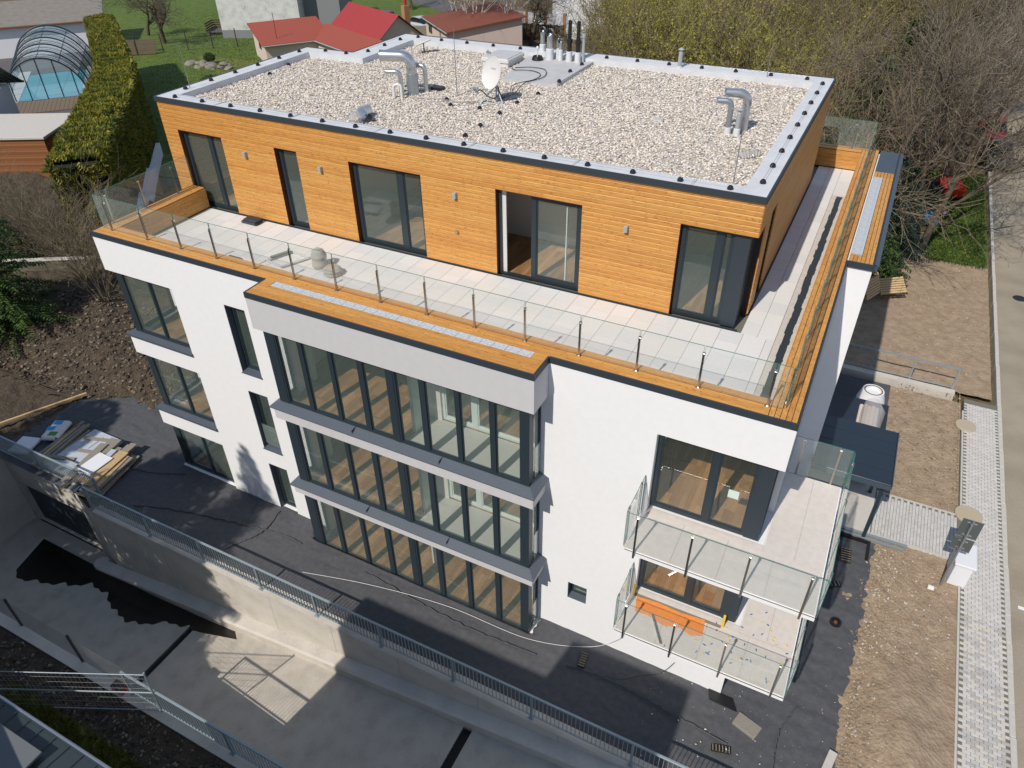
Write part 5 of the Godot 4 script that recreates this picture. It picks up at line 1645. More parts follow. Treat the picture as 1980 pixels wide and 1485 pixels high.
	for q in [[-4.0, 1.8, .3], [-3.3, 1.1, .25], [-3.7, .5, .3]]:
		g = Geo.new()
		g.bevel_box(V(-.55, 0, -.07), V(.55, .06, .07), .006)
		part(g, "batten", M["grey_timber"], t).transform = Transform3D(Basis(Vector3.UP, q[2]), V(q[0], .165, q[1]))
	for q in [[-3.6, .3], [-3.1, 1.4]]: part(bx(V(q[0], .162, q[1]), V(q[0] + .015, .168, q[1] + .7)), "joint", M["black_plastic"], t)
	t = thing("batten_pile", "pile of long weathered battens left of the pale sheets", "battens")
	for i in 9:
		g = Geo.new()
		g.bevel_box(V(-.06, 0, -1.15), V(.06, .08, 1.15), .006)
		part(g, "batten", M["grey_timber" if i % 3 else "pallet_wood"], t).transform = Transform3D(Basis(Vector3.UP, .12 + rng.randf_range(-.08, .08)), V(-5.0 + (i % 5) * .15, .05 + (i / 5) * .085, 1.3 + rng.randf_range(-.2, .2)))
	t = thing("cement_bag", "white sack with blue and green print lying on the battens", "sack")
	g = Geo.new()
	for i in 8:
		for j in 6:
			pass
	g.bevel_box(V(-.35, 0, -.55), V(.35, .20, .55), .07)
	part(g, "sack", M["white_plastic"], t)
	for q in [[-.2, .0, "blue_sheet"], [.05, .3, "grass_print"], [-.1, -.35, "blue_sheet"]]:
		part(bx(V(q[0] - .14, .201, q[1] - .12), V(q[0] + .18, .203, q[1] + .12)), "print", M[q[2]], t)
	t.position = V(-5.55, .1, .85); t.rotation.y = .4
	g = Geo.new()
	g.bevel_box(V(-.4, 0, -.45), V(.4, .12, .45), .03)
	solo(g, "foam_block", M["white_wall"], "pale grey foam block at the left end behind the fence", "foam", "", V(-6.0, .03, 1.9)).rotation.y = .3
	g = Geo.new()
	g.box(V(-.05, 0, -1.9), V(.05, .10, 1.9))
	solo(g, "long_beam", M["pallet_wood"], "long yellowish beam along the edge of the fleece", "beam", "", V(-7.55, .02, .35)).rotation.y = -.45
	# string across the fleece
	g = Geo.new()
	g.tube(curve([V(7.3, .04, 1.9), V(9.5, .03, 1.35), V(12, 0, .95), V(14.6, -.05, .85), V(16.4, .1, .35), V(17.3, .9, .02)], 40), [.009], 4)
	solo(g, "string_line", M["white_plastic"], "thin white string stretched over the fleece before the house", "string")
	g = Geo.new()
	g.tube(curve([V(17.6, -.1, .7), V(17.9, -.02, .5), V(18.3, .05, .3), V(18.6, .45, .06)], 20), [.008], 4)
	g.tube(curve([V(16.9, -.1, .95), V(17.25, -.08, .9), V(17.6, -.09, .72)], 12), [.008], 4)
	solo(g, "loose_cable", M["black_plastic"], "thin dark cable trailing from fleece to white wall", "cable")
	# red hose left of the house
	g = Geo.new()
	g.tube(curve([V(-8.2, .75, -7.4), V(-6.6, .8, -6.5), V(-5.6, .75, -6.3), V(-5.2, .72, -5.4), V(-5.8, .7, -4.9), V(-6.3, .7, -5.4), V(-5.6, .75, -6.0)], 40), [.025], 6)
	solo(g, "red_hose", M["red_paint"], "red hose coiled on the bank left of the house", "hose")
	# temporary fence panel
	t = thing("site_fence_panel", "leaning wire site fence panel at the near ramp wall", "fence")
	var p0 := V(6.95, .02, 7.12)
	var dx := V(-3.7, 0, 1.72).normalized()
	var up := V(.12, 1, .02)
	g = Geo.new()
	for y in [.05, 1.0, 1.9]: g.tube([p0 + up * y, p0 + dx * 4.4 + up * y], [.016], 6)
	for s in [0.0, 4.4]: g.tube([p0 + dx * s, p0 + dx * s + up * 2.0], [.025], 8)
	part(g, "frame", M["fence_zinc"], t)
	g = Geo.new()
	for k in 7: g.tube([p0 + up * (.2 + k * .25), p0 + dx * 4.4 + up * (.2 + k * .25)], [.004], 3, false)
	for k in 40: g.tube([p0 + dx * (.1 + k * .108) + up * .05, p0 + dx * (.1 + k * .108) + up * 1.9], [.003], 3, false)
	part(g, "wire_mesh", M["mesh_wire"], t)
	# wire mesh fence with dark posts
	t = thing("mesh_fence", "wire mesh fence with dark posts along the ramp edge", "fence")
	for x in [-1.4, 1.17, 3.80]:
		g = Geo.new()
		g.box(V(x - .03, -.05, 7.03), V(x + .03, 1.22, 7.09))
		part(g, "post", M["anthracite"], t)
	g = Geo.new()
	for k in 9: g.tube([V(-1.4, .08 + k * .13, 7.06), V(6.0, .08 + k * .13, 7.06)], [.003], 3, false)
	for k in 120: g.tube([V(-1.4 + k * .062, .06, 7.06), V(-1.4 + k * .062, 1.14, 7.06)], [.0028], 3, false)
	part(g, "wire_mesh", M["mesh_wire"], t)
	# shed roof, bottom left
	t = thing("garden_shed", "shed with dark ribbed roof and a flat grey panel on it", "shed")
	part(bx(V(-6, 0, 9.6), V(9.3, 2.1, 15)), "wall", M["grey_wall"], t)
	g = Geo.new()
	g.quad(V(-6.3, 2.2, 9.25), V(9.6, 2.2, 9.25), V(9.6, 3.0, 15.2), V(-6.3, 3.0, 15.2)); g.box(V(-6.3, 2.05, 9.20), V(9.6, 2.19, 9.25))
	for i in 36: g.box(V(-6.2 + i * .45, 2.2, 9.25), V(-6.17 + i * .45, 2.235, 9.27), Transform3D(Basis(), Vector3.ZERO)); g.quad(V(-6.2 + i * .45, 2.235, 9.26), V(-6.17 + i * .45, 2.235, 9.26), V(-6.17 + i * .45, 3.04, 15.2), V(-6.2 + i * .45, 3.04, 15.2))
	part(g, "roof", M["shed_roof"], t)
	g = Geo.new()
	g.tube([V(-6.3, 2.12, 9.17), V(9.6, 2.12, 9.17)], [.06], 8)
	part(g, "gutter", M["galvanised"], t)
	g = Geo.new()
	g.bevel_box(V(3.0, 2.42, 9.62), V(7.1, 2.50, 11.2), .01, Transform3D(Basis(), V(0, 0, 0)))
	part(g, "roof_panel", M["shed_panel"], t)
	# houses on the near side of the lane: they shade the ramp and the fleece
	t = thing("neighbour_house", "tall flat roofed house on the near side of the ramp", "house")
	part(bx(V(8.0, -.3, 12.0), V(17.15, 10.75, 22)), "wall", M["old_white_wall"], t)
	g = Geo.new()
	g.box(V(13.75, 10.75, 12.0), V(17.15, 12.2, 15))
	g.prism(PackedVector2Array([Vector2(7.8, 12.05), Vector2(8.0, 12.05), Vector2(8.0, 21.9), Vector2(7.8, 21.9)]), 10.5, 10.8)
	part(g, "stair_head", M["old_white_wall"], t)
	t = thing("neighbour_house", "low gabled house beside the tall one on the near side", "house")
	part(bx(V(-7, -.3, 12.1), V(7.9, 3.9, 21)), "wall", M["pink_wall"], t)
	g = Geo.new()
	for q in [[V(7.95, 4.16, 12.0), V(.2, 6.67, 12.0)], [V(.2, 6.67, 12.0), V(-7.5, 4.16, 12.0)]]:
		var a: Vector3 = q[0]
		var b: Vector3 = q[1]
		g.quad(a, a + V(0, 0, 9), b + V(0, 0, 9), b); g.quad(a + V(0, -.2, 0), b + V(0, -.2, 0), b + V(0, -.2, 9), a + V(0, -.2, 9)); g.quad(a, b, b + V(0, -.2, 0), a + V(0, -.2, 0))
	g.tri(V(-7, 3.9, 12.1), V(7.9, 3.9, 12.1), V(.2, 6.4, 12.1))
	part(g, "roof", M["brown_red_roof"], t)
func pallet_parts(t: Node3D) -> void:
	for i in 7: part(bx(V(-.6, .12, -.40 + i * .125), V(.6, .142, -.40 + i * .125 + .095)), "slat", M["pallet_wood"], t)
	for z in [-.38, 0.0, .38]:
		part(bx(V(-.6, 0, z - .05), V(.6, .02, z + .05)), "skid", M["pallet_wood"], t)
		for x in [-.55, 0.0, .55]: part(bx(V(x - .05, .02, z - .05), V(x + .05, .118, z + .05)), "block", M["pallet_wood"], t)

# ---------------------------------------------------------------- neighbouring plots
func frame2(o: Vector2, ax: Vector2) -> Transform3D:
	ax = ax.normalized()
	return Transform3D(Basis(V(ax.x, 0, ax.y), Vector3.UP, V(-ax.y, 0, ax.x)), V(o.x, 0, o.y))
func box_house(called: String, label: String, o: Vector2, ax: Vector2, w: float, d: float, h_front: float, h_back: float, wall: String, roof: String, over := .35) -> Node3D:
	# mono-pitch house: front edge from o along ax (w), depth d to the left of ax; eaves at h_front (front) and h_back
	var t := thing(called, label, "house", "", V(o.x, 0, o.y))
	t.transform = frame2(o, ax)
	var g := Geo.new()
	var p := [V(0, 0, 0), V(w, 0, 0), V(w, 0, -d), V(0, 0, -d)]
	var hh := [h_front, h_front, h_back, h_back]
	for i in 4:
		var j := (i + 1) % 4
		g.quad(p[i] - V(0, .3, 0), p[j] - V(0, .3, 0), p[j] + V(0, hh[j], 0), p[i] + V(0, hh[i], 0))
	part(g, "wall", M[wall], t)
	g = Geo.new()
	var s := (h_back - h_front) / d
	var a := V(-over, h_front - s * over + .05, over)
	var b := V(w + over, h_front - s * over + .05, over)
	var c := V(w + over, h_back + s * over + .05, -d - over)
	var e := V(-over, h_back + s * over + .05, -d - over)
	var dn := V(0, -.12, 0)
	g.quad(a, b, c, e); g.quad(e + dn, c + dn, b + dn, a + dn)
	for q in [[a, b], [b, c], [c, e], [e, a]]: g.quad(q[0] + dn, q[1] + dn, q[1], q[0])
	part(g, "roof", M[roof], t)
	g = Geo.new()
	g.tube([a + V(0, -.10, .04), b + V(0, -.10, .04)], [.06], 6)
	part(g, "gutter", M["grey_pipe"], t)
	return t
func window_on(t: Node3D, x: float, y: float, w: float, h: float, z: float, ax := 0, m := "brown_wood") -> void:
	# a small framed window on the front (ax 0) or the left end (ax 1) of a box house
	var g := Geo.new()
	var tr := Transform3D.IDENTITY if ax == 0 else Transform3D(Basis(V(0, 0, -1), Vector3.UP, V(-1, 0, 0)), Vector3.ZERO)
	for q in [[x, x + .06, y, y + h], [x + w - .06, x + w, y, y + h], [x, x + w, y, y + .06], [x, x + w, y + h - .06, y + h]]: g.box(V(q[0], q[2], z), V(q[1], q[3], z + .05), tr)
	var f := part(g, "window", M[m], t)
	g = Geo.new()
	g.box(V(x + .05, y + .05, z), V(x + w - .05, y + h - .05, z + .015), tr)
	part(g, "pane", M["car_glass"], f)
func neighbours() -> void:
	var g := Geo.new()
	# house with red mono-pitch roof in the garden behind the roof's left corner
	var t := box_house("garden_house", "small white house with plain red roof behind the lawn", Vector2(-37.6, -46.9), Vector2(4.2, -6.0), 6.6, 5.2, 2.0, 3.0, "pink_wall", "red_roof")
	window_on(t, 1.9, 1.2, .8, .8, .005, 1)
	var pipe := Geo.new()
	pipe.tube([V(1.5, 2.0, -1), V(1.5, 4.6, -1)], [.03], 6)
	part(pipe, "aerial_mast", M["brown_wood"], t)
	# big old house with flaking wall
	t = thing("old_house", "old two storey house with flaking white wall behind the garden house", "house")
	t.transform = frame2(Vector2(-51.2, -54.6), Vector2(8.2, -4.0))
	part(bx(V(0, -.3, -11), V(9.2, 9, 0)), "wall", M["old_white_wall"], t)
	part(bx(V(-.02, -.3, -10.9), V(9.18, .9, .02)), "plinth", M["grey_wall"], t)
	g = Geo.new()
	g.quad(V(-.5, 9, .5), V(9.7, 9, .5), V(9.7, 11.5, -5.5), V(-.5, 11.5, -5.5)); g.quad(V(9.7, 9, -11.5), V(-.5, 9, -11.5), V(-.5, 11.5, -5.5), V(9.7, 11.5, -5.5))
	part(g, "roof", M["brown_red_roof"], t)
	part(bx(V(-.03, 1.2, -3.6), V(0, 3.3, -2.6)), "door", M["white_wall"], t)
	for q in [[-5.4, 1.6], [-8.6, 1.6]]: part(bx(V(-.03, q[1], q[0]), V(0, q[1] + 1.4, q[0] + 1.1)), "window", M["car_glass"], t)
	for k in 4: part(bx(V(-2.6, .35 + k * .25, -4.4 + k * .02), V(-.1, .50 + k * .25, -4.34 + k * .02)), "veranda_board", M["brown_wood"], t)
	part(bx(V(-2.6, .2, -4.4), V(-.05, .32, -2.0)), "veranda_floor", M["deck_grey"], t)
	for k in 4: part(bx(V(-2.66, .35 + k * .25, -4.3), V(-2.60, .50 + k * .25, -2.0)), "veranda_board", M["brown_wood"], t)
	part(bx(V(-.55, 1.0, -2.5), V(-.3, 2.9, -2.2)), "red_parasol", M["red_paint"], t)
	t = thing("annexe", "grey lower annexe at the right end of the old house", "house")
	t.transform = frame2(Vector2(-44.2, -60.5), Vector2(8.2, -4.0))
	part(bx(V(0, -.3, -7), V(4.5, 6.5, 0)), "wall", M["grey_wall"], t)
	part(bx(V(2.2, .3, 0), V(3.2, .9, .03)), "window", M["car_glass"], t)
	part(bx(V(-.3, 6.5, -7.3), V(4.8, 6.75, .3)), "roof", M["grey_roof"], t)
	# low red roof and the gabled bright red one
	t = box_house("low_outbuilding", "low outbuilding with orange red roof below the bright red gable", Vector2(-36.8, -52.2), Vector2(9.4, 4.2), 11.2, 2.4, 2.0, 2.6, "pink_wall", "red_roof")
	t = thing("gabled_outbuilding", "outbuilding with bright red ribbed gable roof and brick chimney", "house")
	t.transform = frame2(Vector2(-34.9, -54.0), Vector2(9.4, 4.2))
	g = Geo.new()
	g.box(V(0, -.3, 0), V(9, 2.4, 5.5), Transform3D(Basis(), V(0, 0, -5.5)))
	g.tri(V(0, 2.4, -5.5), V(0, 2.4, 0), V(0, 4.5, -2.75)); g.tri(V(9, 2.4, 0), V(9, 2.4, -5.5), V(9, 4.5, -2.75))
	part(g, "wall", M["pink_wall"], t)
	g = Geo.new()
	for s in 2:
		var z0 := .4 if s else -5.9
		var a := V(-.4, 2.15, z0)
		var b := V(9.4, 2.15, z0)
		var c := V(9.4, 4.62, -2.75)
		var d := V(-.4, 4.62, -2.75)
		g.face(a, b, c, d, Vector3.UP)
		g.face(a - V(0, .12, 0), b - V(0, .12, 0), b, a, V(0, 0, 1))
		g.face(a - V(0, .12, 0), a, d, d - V(0, .12, 0), V(-1, 0, 0))
		for k in 24:
			var f := k / 24.0
			var p0 := a.lerp(b, f)
			var p1 := d.lerp(c, f)
			g.face(p0 + V(0, .03, 0), p0 + V(.06, .03, 0), p1 + V(.06, .03, 0), p1 + V(0, .03, 0), Vector3.UP)
	part(g, "roof", M["bright_red_roof"], t)
	g = Geo.new()
	g.box(V(8.2, 3.2, -4.4), V(8.8, 5.2, -3.8))
	var ch := part(g, "chimney", M["brick"], t)
	g = Geo.new()
	g.tube([V(8.5, 5.2, -4.1), V(8.5, 7.0, -4.1)], [.16], 10)
	part(g, "flue", M["red_paint"], ch)
	# house behind the birches
	t = box_house("pink_house", "pale pink house with brown red roof behind the birches", Vector2(-25.4, -61.6), Vector2(5.4, -3.4), 8.5, 8.0, 2.6, 3.4, "pink_wall", "brown_red_roof")
	t.transform = frame2(Vector2(-28.6, -62.6), Vector2(7.0, 6.2))
	window_on(t, 1.2, 1.3, 1.1, .9, .005, 0)
	# white houses and walls further back
	t = thing("white_house", "white house with dark flat roof behind the street wall", "house")
	t.transform = frame2(Vector2(-20.0, -77.5), Vector2(5, -1.5))
	part(bx(V(0, -.3, -8), V(7.5, 3.4, 0)), "wall", M["white_wall"], t)
	part(bx(V(2.6, 3.4, -8.4), V(8.4, 3.7, .5)), "roof", M["grey_roof"], t)
	t = thing("street_wall", "white street wall with brick pillars among bare trees", "wall")
	t.transform = frame2(Vector2(-24.6, -74.5), Vector2(5, .6))
	for k in 5:
		part(bx(V(k * 2.6 + .35, -.3, -.12), V(k * 2.6 + 2.6, 1.7, 0)), "panel", M["white_wall"], t)
		part(bx(V(k * 2.6, -.3, -.2), V(k * 2.6 + .35, 2.0, .08)), "pillar", M["brick"], t)
	t = thing("street_wall", "white rendered wall behind the black flues and willow", "wall")
	t.transform = frame2(Vector2(-15.2, -71.0), Vector2(5, .6))
	part(bx(V(0, -.3, -.3), V(7.5, 2.4, 0)), "panel", M["white_wall"], t)
	t = thing("plank_fence", "dark brown plank fence in front of the brick pillars", "fence")
	t.transform = frame2(Vector2(-20.5, -68.4), Vector2(5, -.6))
	for k in 24: part(bx(V(k * .24, -.1, 0), V(k * .24 + .22, 1.6 + .05 * (k % 3), .03)), "plank", M["brown_wood"], t)
	g = Geo.new()
	for k in 6: pass
	g.lathe([[.0, 0], [.55, .1], [.6, .35], [.3, .6], [0, .66]], V(-17.2, .0, -69.5), 12)
	solo(g, "red_tarp", M["red_paint"], "bright red covered heap at the plank fence", "tarp")
	for q in [["parked_van", "dark van parked behind the red gable roof", V(-38.8, 0, -69.5), 1.0, "car_grey"], ["parked_car", "pale blue car parked beside the brick chimney", V(-33.2, 0, -68.0), 1.2, "pale_board"]]:
		car(q[0], q[1], q[2], q[3], q[4])
	g = Geo.new()
	g.prism(PackedVector2Array([Vector2(-60, -92), Vector2(-24, -72), Vector2(-22, -75), Vector2(-58, -96)]), .02, .05)
	struct(g, "back_lane", M["deck_grey"])
	t = thing("retaining_wall", "rough stone wall beside the pale blue car", "wall")
	t.transform = frame2(Vector2(-34.0, -62.0), Vector2(6, -3))
	part(bx(V(0, -.3, -.4), V(5.5, 1.3, 0)), "wall", M["grey_timber"], t)
	# garden fence, rockery
	t = thing("garden_fence", "thin wire fence with dark posts across the lawn", "fence")
	var a := V(-56.2, 0, -43.4)
	var b := V(-46.6, 0, -52.0)
	for k in 6: part(bx(V(-.04, 0, -.04), V(.04, 1.9, .04)), "post", M["brown_wood"], t, a.lerp(b, k / 5.0))
	g = Geo.new()
	for k in 7: g.tube([a + V(0, .2 + k * .25, 0), b + V(0, .2 + k * .25, 0)], [.006], 3, false)
	part(g, "wire", M["mesh_wire"], t)
	t = thing("wooden_crate", "slatted timber compost crate beside the tall hedge", "crate")
	t.transform = frame2(Vector2(-54.6, -43.6), Vector2(3, -2.6))
	for k in 6: part(bx(V(0, .1 + k * .2, -.05), V(3.2, .26 + k * .2, 0)), "slat", M["deck_wood"], t)
	for k in 6: part(bx(V(0, .1 + k * .2, -1.6), V(3.2, .26 + k * .2, -1.55)), "slat", M["deck_wood"], t)
	part(bx(V(1.3, 0, 0), V(1.4, 1.35, .06)), "post", M["brown_wood"], t)
	for k in 26:
		g = Geo.new()
		var r := rng.randf_range(.22, .55)
		g.lathe([[r * .9, -.1], [r, .1], [r * .75, r * .5], [r * .3, r * .75], [0, r * .78]], Vector3.ZERO, 7)
		var o := solo(g, "rockery_stone", M["grey_timber"], "grey boulder in the rockery heap on the lawn", "rock", "rockery boulders", V(-43.0 + rng.randf_range(-2.6, 2.6), 0, -44.2 + rng.randf_range(-1.2, 1.2)))
		o.rotation = V(rng.randf() * .5, rng.randf() * TAU, rng.randf() * .5); o.scale = V(1, .8, 1.3)
	# pool under a glazed vault
	var fr := frame2(Vector2(-49.2, -27.2), Vector2(3.9, -4.6))
	t = thing("pool_enclosure", "glazed barrel vault over the bright blue pool", "pool cover")
	t.transform = fr
	for k in 6:
		var pts := []
		var z := -k * 2.3
		var rx := 3.2 + k * .08
		var ry := 3.45 + k * .13
		for i in 25: pts.append(V(3.0 - rx * cos(PI * i / 24.0), ry * sin(PI * i / 24.0), z))
		g = Geo.new()
		g.tube(pts, [.075], 6)
		part(g, "arch", M["pool_frame"], t)
		if k < 5:
			g = Geo.new()
			for i in 24: g.quad(pts[i + 1], pts[i], pts[i] + V(0, 0, -2.3), pts[i + 1] + V(0, 0, -2.3))
			part(g, "glass_vault", M["pool_glass"], t)
			for i in [4, 8, 12, 16, 20]: part(bx(V(-.02, -.02, -2.3), V(.02, .02, 0)), "purlin", M["pool_frame"], t, pts[i])
			for m in 2:
				g = Geo.new()
				var pm := []
				for p in pts: pm.append(p + V(0, .01, -.7 - .65 * m))
				g.tube(pm, [.02], 4)
				part(g, "glazing_bar", M["pool_frame"], t)
	g = Geo.new()
	for i in 24:
		var p0 := V(3.0 - 3.2 * cos(PI * i / 24.0), 3.45 * sin(PI * i / 24.0), 0)
		var p1 := V(3.0 - 3.2 * cos(PI * (i + 1) / 24.0), 3.45 * sin(PI * (i + 1) / 24.0), 0)
		g.tri(V(3, 0, 0), p1, p0)
	part(g, "end_pane", M["pool_glass"], t)
	for x in [.35, 1.6, 2.85, 4.1, 5.35]: part(bx(V(x - .04, 0, -.03), V(x + .04, 3.45 * sqrt(1 - pow((x - 3) / 3.2, 2)), .03)), "end_bar", M["pool_frame"], t)
	part(bx(V(0, 0, -.05), V(6, .08, .05)), "end_sill", M["pool_frame"], t)
	g = Geo.new()
	g.box(V(.5, -.2, -10.0), V(5.7, .06, -.15), fr)
	struct(g, "pool_water", M["pool_water"])
	g = Geo.new()
	g.box(V(-.5, -.2, -11.5), V(.48, .10, .1), fr); g.box(V(5.52, -.2, -11.5), V(7.5, .10, .1), fr)
	struct(g, "pool_edge", M["white_wall"])
	t = thing("timber_deck", "grey brown timber deck in front of the pool", "deck")
	t.transform = fr
	for k in 24: part(bx(V(-2.5 + k * .34, 0, .15), V(-2.5 + k * .34 + .32, .09, 4.2)), "board", M["deck_wood"], t)
	# long garage behind the pool, left house, timber-clad shed
	t = thing("garage_row", "long white garage with flat grey felt roof behind the pool", "garage")
	t.transform = frame2(Vector2(-67.0, -36.0), Vector2(3.9, -4.6))
	part(bx(V(-8, -.3, -8), V(12.2, 3.0, 0)), "wall", M["white_wall"], t)
	g = Geo.new()
	g.quad(V(-8.3, 3.05, .4), V(12.6, 3.05, .4), V(12.6, 4.2, -8.4), V(-8.3, 4.2, -8.4)); g.box(V(-8.3, 2.9, .38), V(12.6, 3.05, .42)); g.quad(V(12.6, 3.05, .4), V(12.6, 2.9, .4), V(12.6, 4.05, -8.4), V(12.6, 4.2, -8.4))
	part(g, "roof", M["grey_roof"], t)
	part(bx(V(-8.3, 2.86, .42), V(12.6, 2.98, .50)), "gutter", M["rust"], t)
	t = thing("left_house", "white house with dark green tiled eaves at the left edge", "house")
	t.transform = frame2(Vector2(-38.6, -21.4), Vector2(-3.4, 2.2) * -1.0)
	part(bx(V(-10, -.3, -1.2), V(-.6, 3.9, 6.0)), "wall", M["white_wall"], t)
	g = Geo.new()
	for r in 6:
		for k in 26:
			var x := -10.2 + k * .40
			g.tube([V(x, 3.95 + r * .28, -1.9 + r * .42), V(x, 4.25 + r * .28, -1.44 + r * .42)], [.17, .14], 6, true)
	part(g, "tile_course", M["green_tile"], t)
	g = Geo.new()
	g.quad(V(-10.4, 5.9, 1.4), V(.2, 5.9, 1.4), V(.2, 3.85, -2.0), V(-10.4, 3.85, -2.0)); g.box(V(-10.4, 3.78, -2.02), V(.2, 3.92, -1.9))
	part(g, "roof", M["green_tile"], t)
	t = thing("timber_clad_shed", "flat roofed shed clad in brown boards beside the hedge", "shed")
	t.transform = frame2(Vector2(-28.9, -16.6), Vector2(2.2, 3.4) * -1.0)
	g = Geo.new()
	g.box(V(.05, -.3, .05), V(5.0, 2.95, 6.0), Transform3D(Basis(V(-1, 0, 0), Vector3.UP, V(0, 0, -1)), V(5, 0, 6))) if false else g.box(V(-5, -.3, .05), V(-.05, 2.9, 6.0))
	t.transform = Transform3D(Basis(V(.88, 0, -.47), Vector3.UP, V(.47, 0, .88)), V(-29.1, 0, -16.8))
	g = Geo.new()
	g.box(V(-9, -.3, -5), V(-.03, 2.8, -.03))
	part(g, "wall", M["brown_wood"], t)
	for k in 20:
		var y := .02 + k * .14
		part(bx(V(-9, y, -.03), V(0, y + .13, .0)), "plank", M["shed_plank%d" % (k % 3)], t)
		part(bx(V(-.03, y, -5), V(0.0, y + .13, -.035)), "plank", M["shed_plank%d" % ((k + 1) % 3)], t)
	g = Geo.new()
	g.bevel_box(V(-9.2, 2.82, -5.2), V(.12, 2.98, .12), .02)
	part(g, "roof", M["entry_concrete"], t)
	# low white wall in the shade behind the hedge, concrete edge wall nearer
	t = thing("low_white_wall", "low white rendered wall between hedge and house", "wall")
	g = Geo.new()
	var wl := [V(-26.8, 0, -23.4), V(-22.6, 0, -19.0), V(-19.0, 0, -15.4), V(-15.2, 0, -11.7)]
	for i in 3:
		var p: Vector3 = wl[i]
		var q: Vector3 = wl[i + 1]
		var d := (q - p).normalized()
		g.box(V(0, -.3, -.14), V((q - p).length(), .9 + .3 * i, .14), Transform3D(Basis(d, Vector3.UP, d.cross(Vector3.UP)), p))
	part(g, "wall", M["white_wall"], t)
	t = thing("boundary_wall", "weathered concrete boundary wall left of the house", "wall")
	var p0 := V(-18.5, 0, -6.4)
	var p1 := V(-12.2, 0, -10.2)
	var dd := (p1 - p0).normalized()
	var tr := Transform3D(Basis(dd, Vector3.UP, dd.cross(Vector3.UP)), p0)
	g = Geo.new()
	g.box(V(-4, -.3, -.12), V((p1 - p0).length(), 1.15, .12), tr)
	part(g, "wall", M["mossy_concrete"], t)
	g = Geo.new()
	g.bevel_box(V(-4, 1.15, -.16), V((p1 - p0).length(), 1.21, .16), .01, tr)
	part(g, "coping", M["concrete"], t)
func car(called: String, label: String, at: Vector3, turn: float, paint: String) -> Node3D:
	var t := thing(called, label, "car", "", at, turn)
	var g := Geo.new()
	# lofted body: sections along z (length), each [half width, low y, high y]
	var sec := [[-2.1, .70, .35, .62], [-2.0, .80, .24, .74], [-1.2, .86, .20, .84], [.4, .87, .20, .90], [1.5, .86, .22, .92], [2.05, .80, .28, .88], [2.15, .72, .40, .80]]
	loft(g, sec)
	var body := part(g, "body", M[paint], t)
	g = Geo.new()
	loft(g, [[-1.15, .72, .83, .86], [-.45, .64, .86, 1.36], [.2, .63, .88, 1.45], [1.2, .62, .90, 1.42], [1.85, .66, .90, .98]])
	part(g, "cabin_glass", M["car_glass"], t)
	g = Geo.new()
	loft(g, [[-.42, .60, 1.36, 1.40], [.2, .60, 1.44, 1.48], [1.2, .59, 1.41, 1.45]])
	part(g, "roof", M[paint], t)
	for s in [-1, 1]:
		for z in [-1.32, 1.35]:
			g = Geo.new()
			g.tube([V(s * .66, .32, z), V(s * .88, .32, z)], [.32], 16)
			var w := part(g, "wheel", M["tyre"], t)
			g = Geo.new()
			g.tube([V(s * .87, .32, z), V(s * .895, .32, z)], [.2], 12)
			part(g, "rim", M["bright_steel"], w)
		g = Geo.new()
		g.bevel_box(V(s * .58 - .14, .58, -2.09), V(s * .58 + .14, .70, -1.98), .02)
		part(g, "headlight", M["bright_steel"], t)
		g = Geo.new()
		g.bevel_box(V(s * .95 - .08, .88, -.72), V(s * .95 + .08, 1.0, -.6), .02)
		part(g, "mirror", M[paint], t)
	part(bx(V(-.45, .40, -2.13), V(.45, .56, -2.09)), "grille", M["black_plastic"], t)
	return t
func loft(g: Geo, sec: Array) -> void:
	var rings := []
	for s in sec:
		var r := []
		var w: float = s[1]
		var a: float = s[2]
		var b: float = s[3]
		for q in [[-.92, 0.0], [.92, 0.0], [1.0, .3], [1.0, .75], [.86, 1.0], [-.86, 1.0], [-1.0, .75], [-1.0, .3]]: r.append(V(q[0] * w, lerpf(a, b, q[1]), s[0]))
		rings.append(r)
	for i in rings.size() - 1:
		for k in 8:
			var m := (k + 1) % 8
			g.quad(rings[i + 1][k], rings[i + 1][m], rings[i][m], rings[i][k]) if true else null
	for k in range(1, 7):
		g.tri(rings[0][0], rings[0][k], rings[0][k + 1]); g.tri(rings[-1][0], rings[-1][k + 1], rings[-1][k])
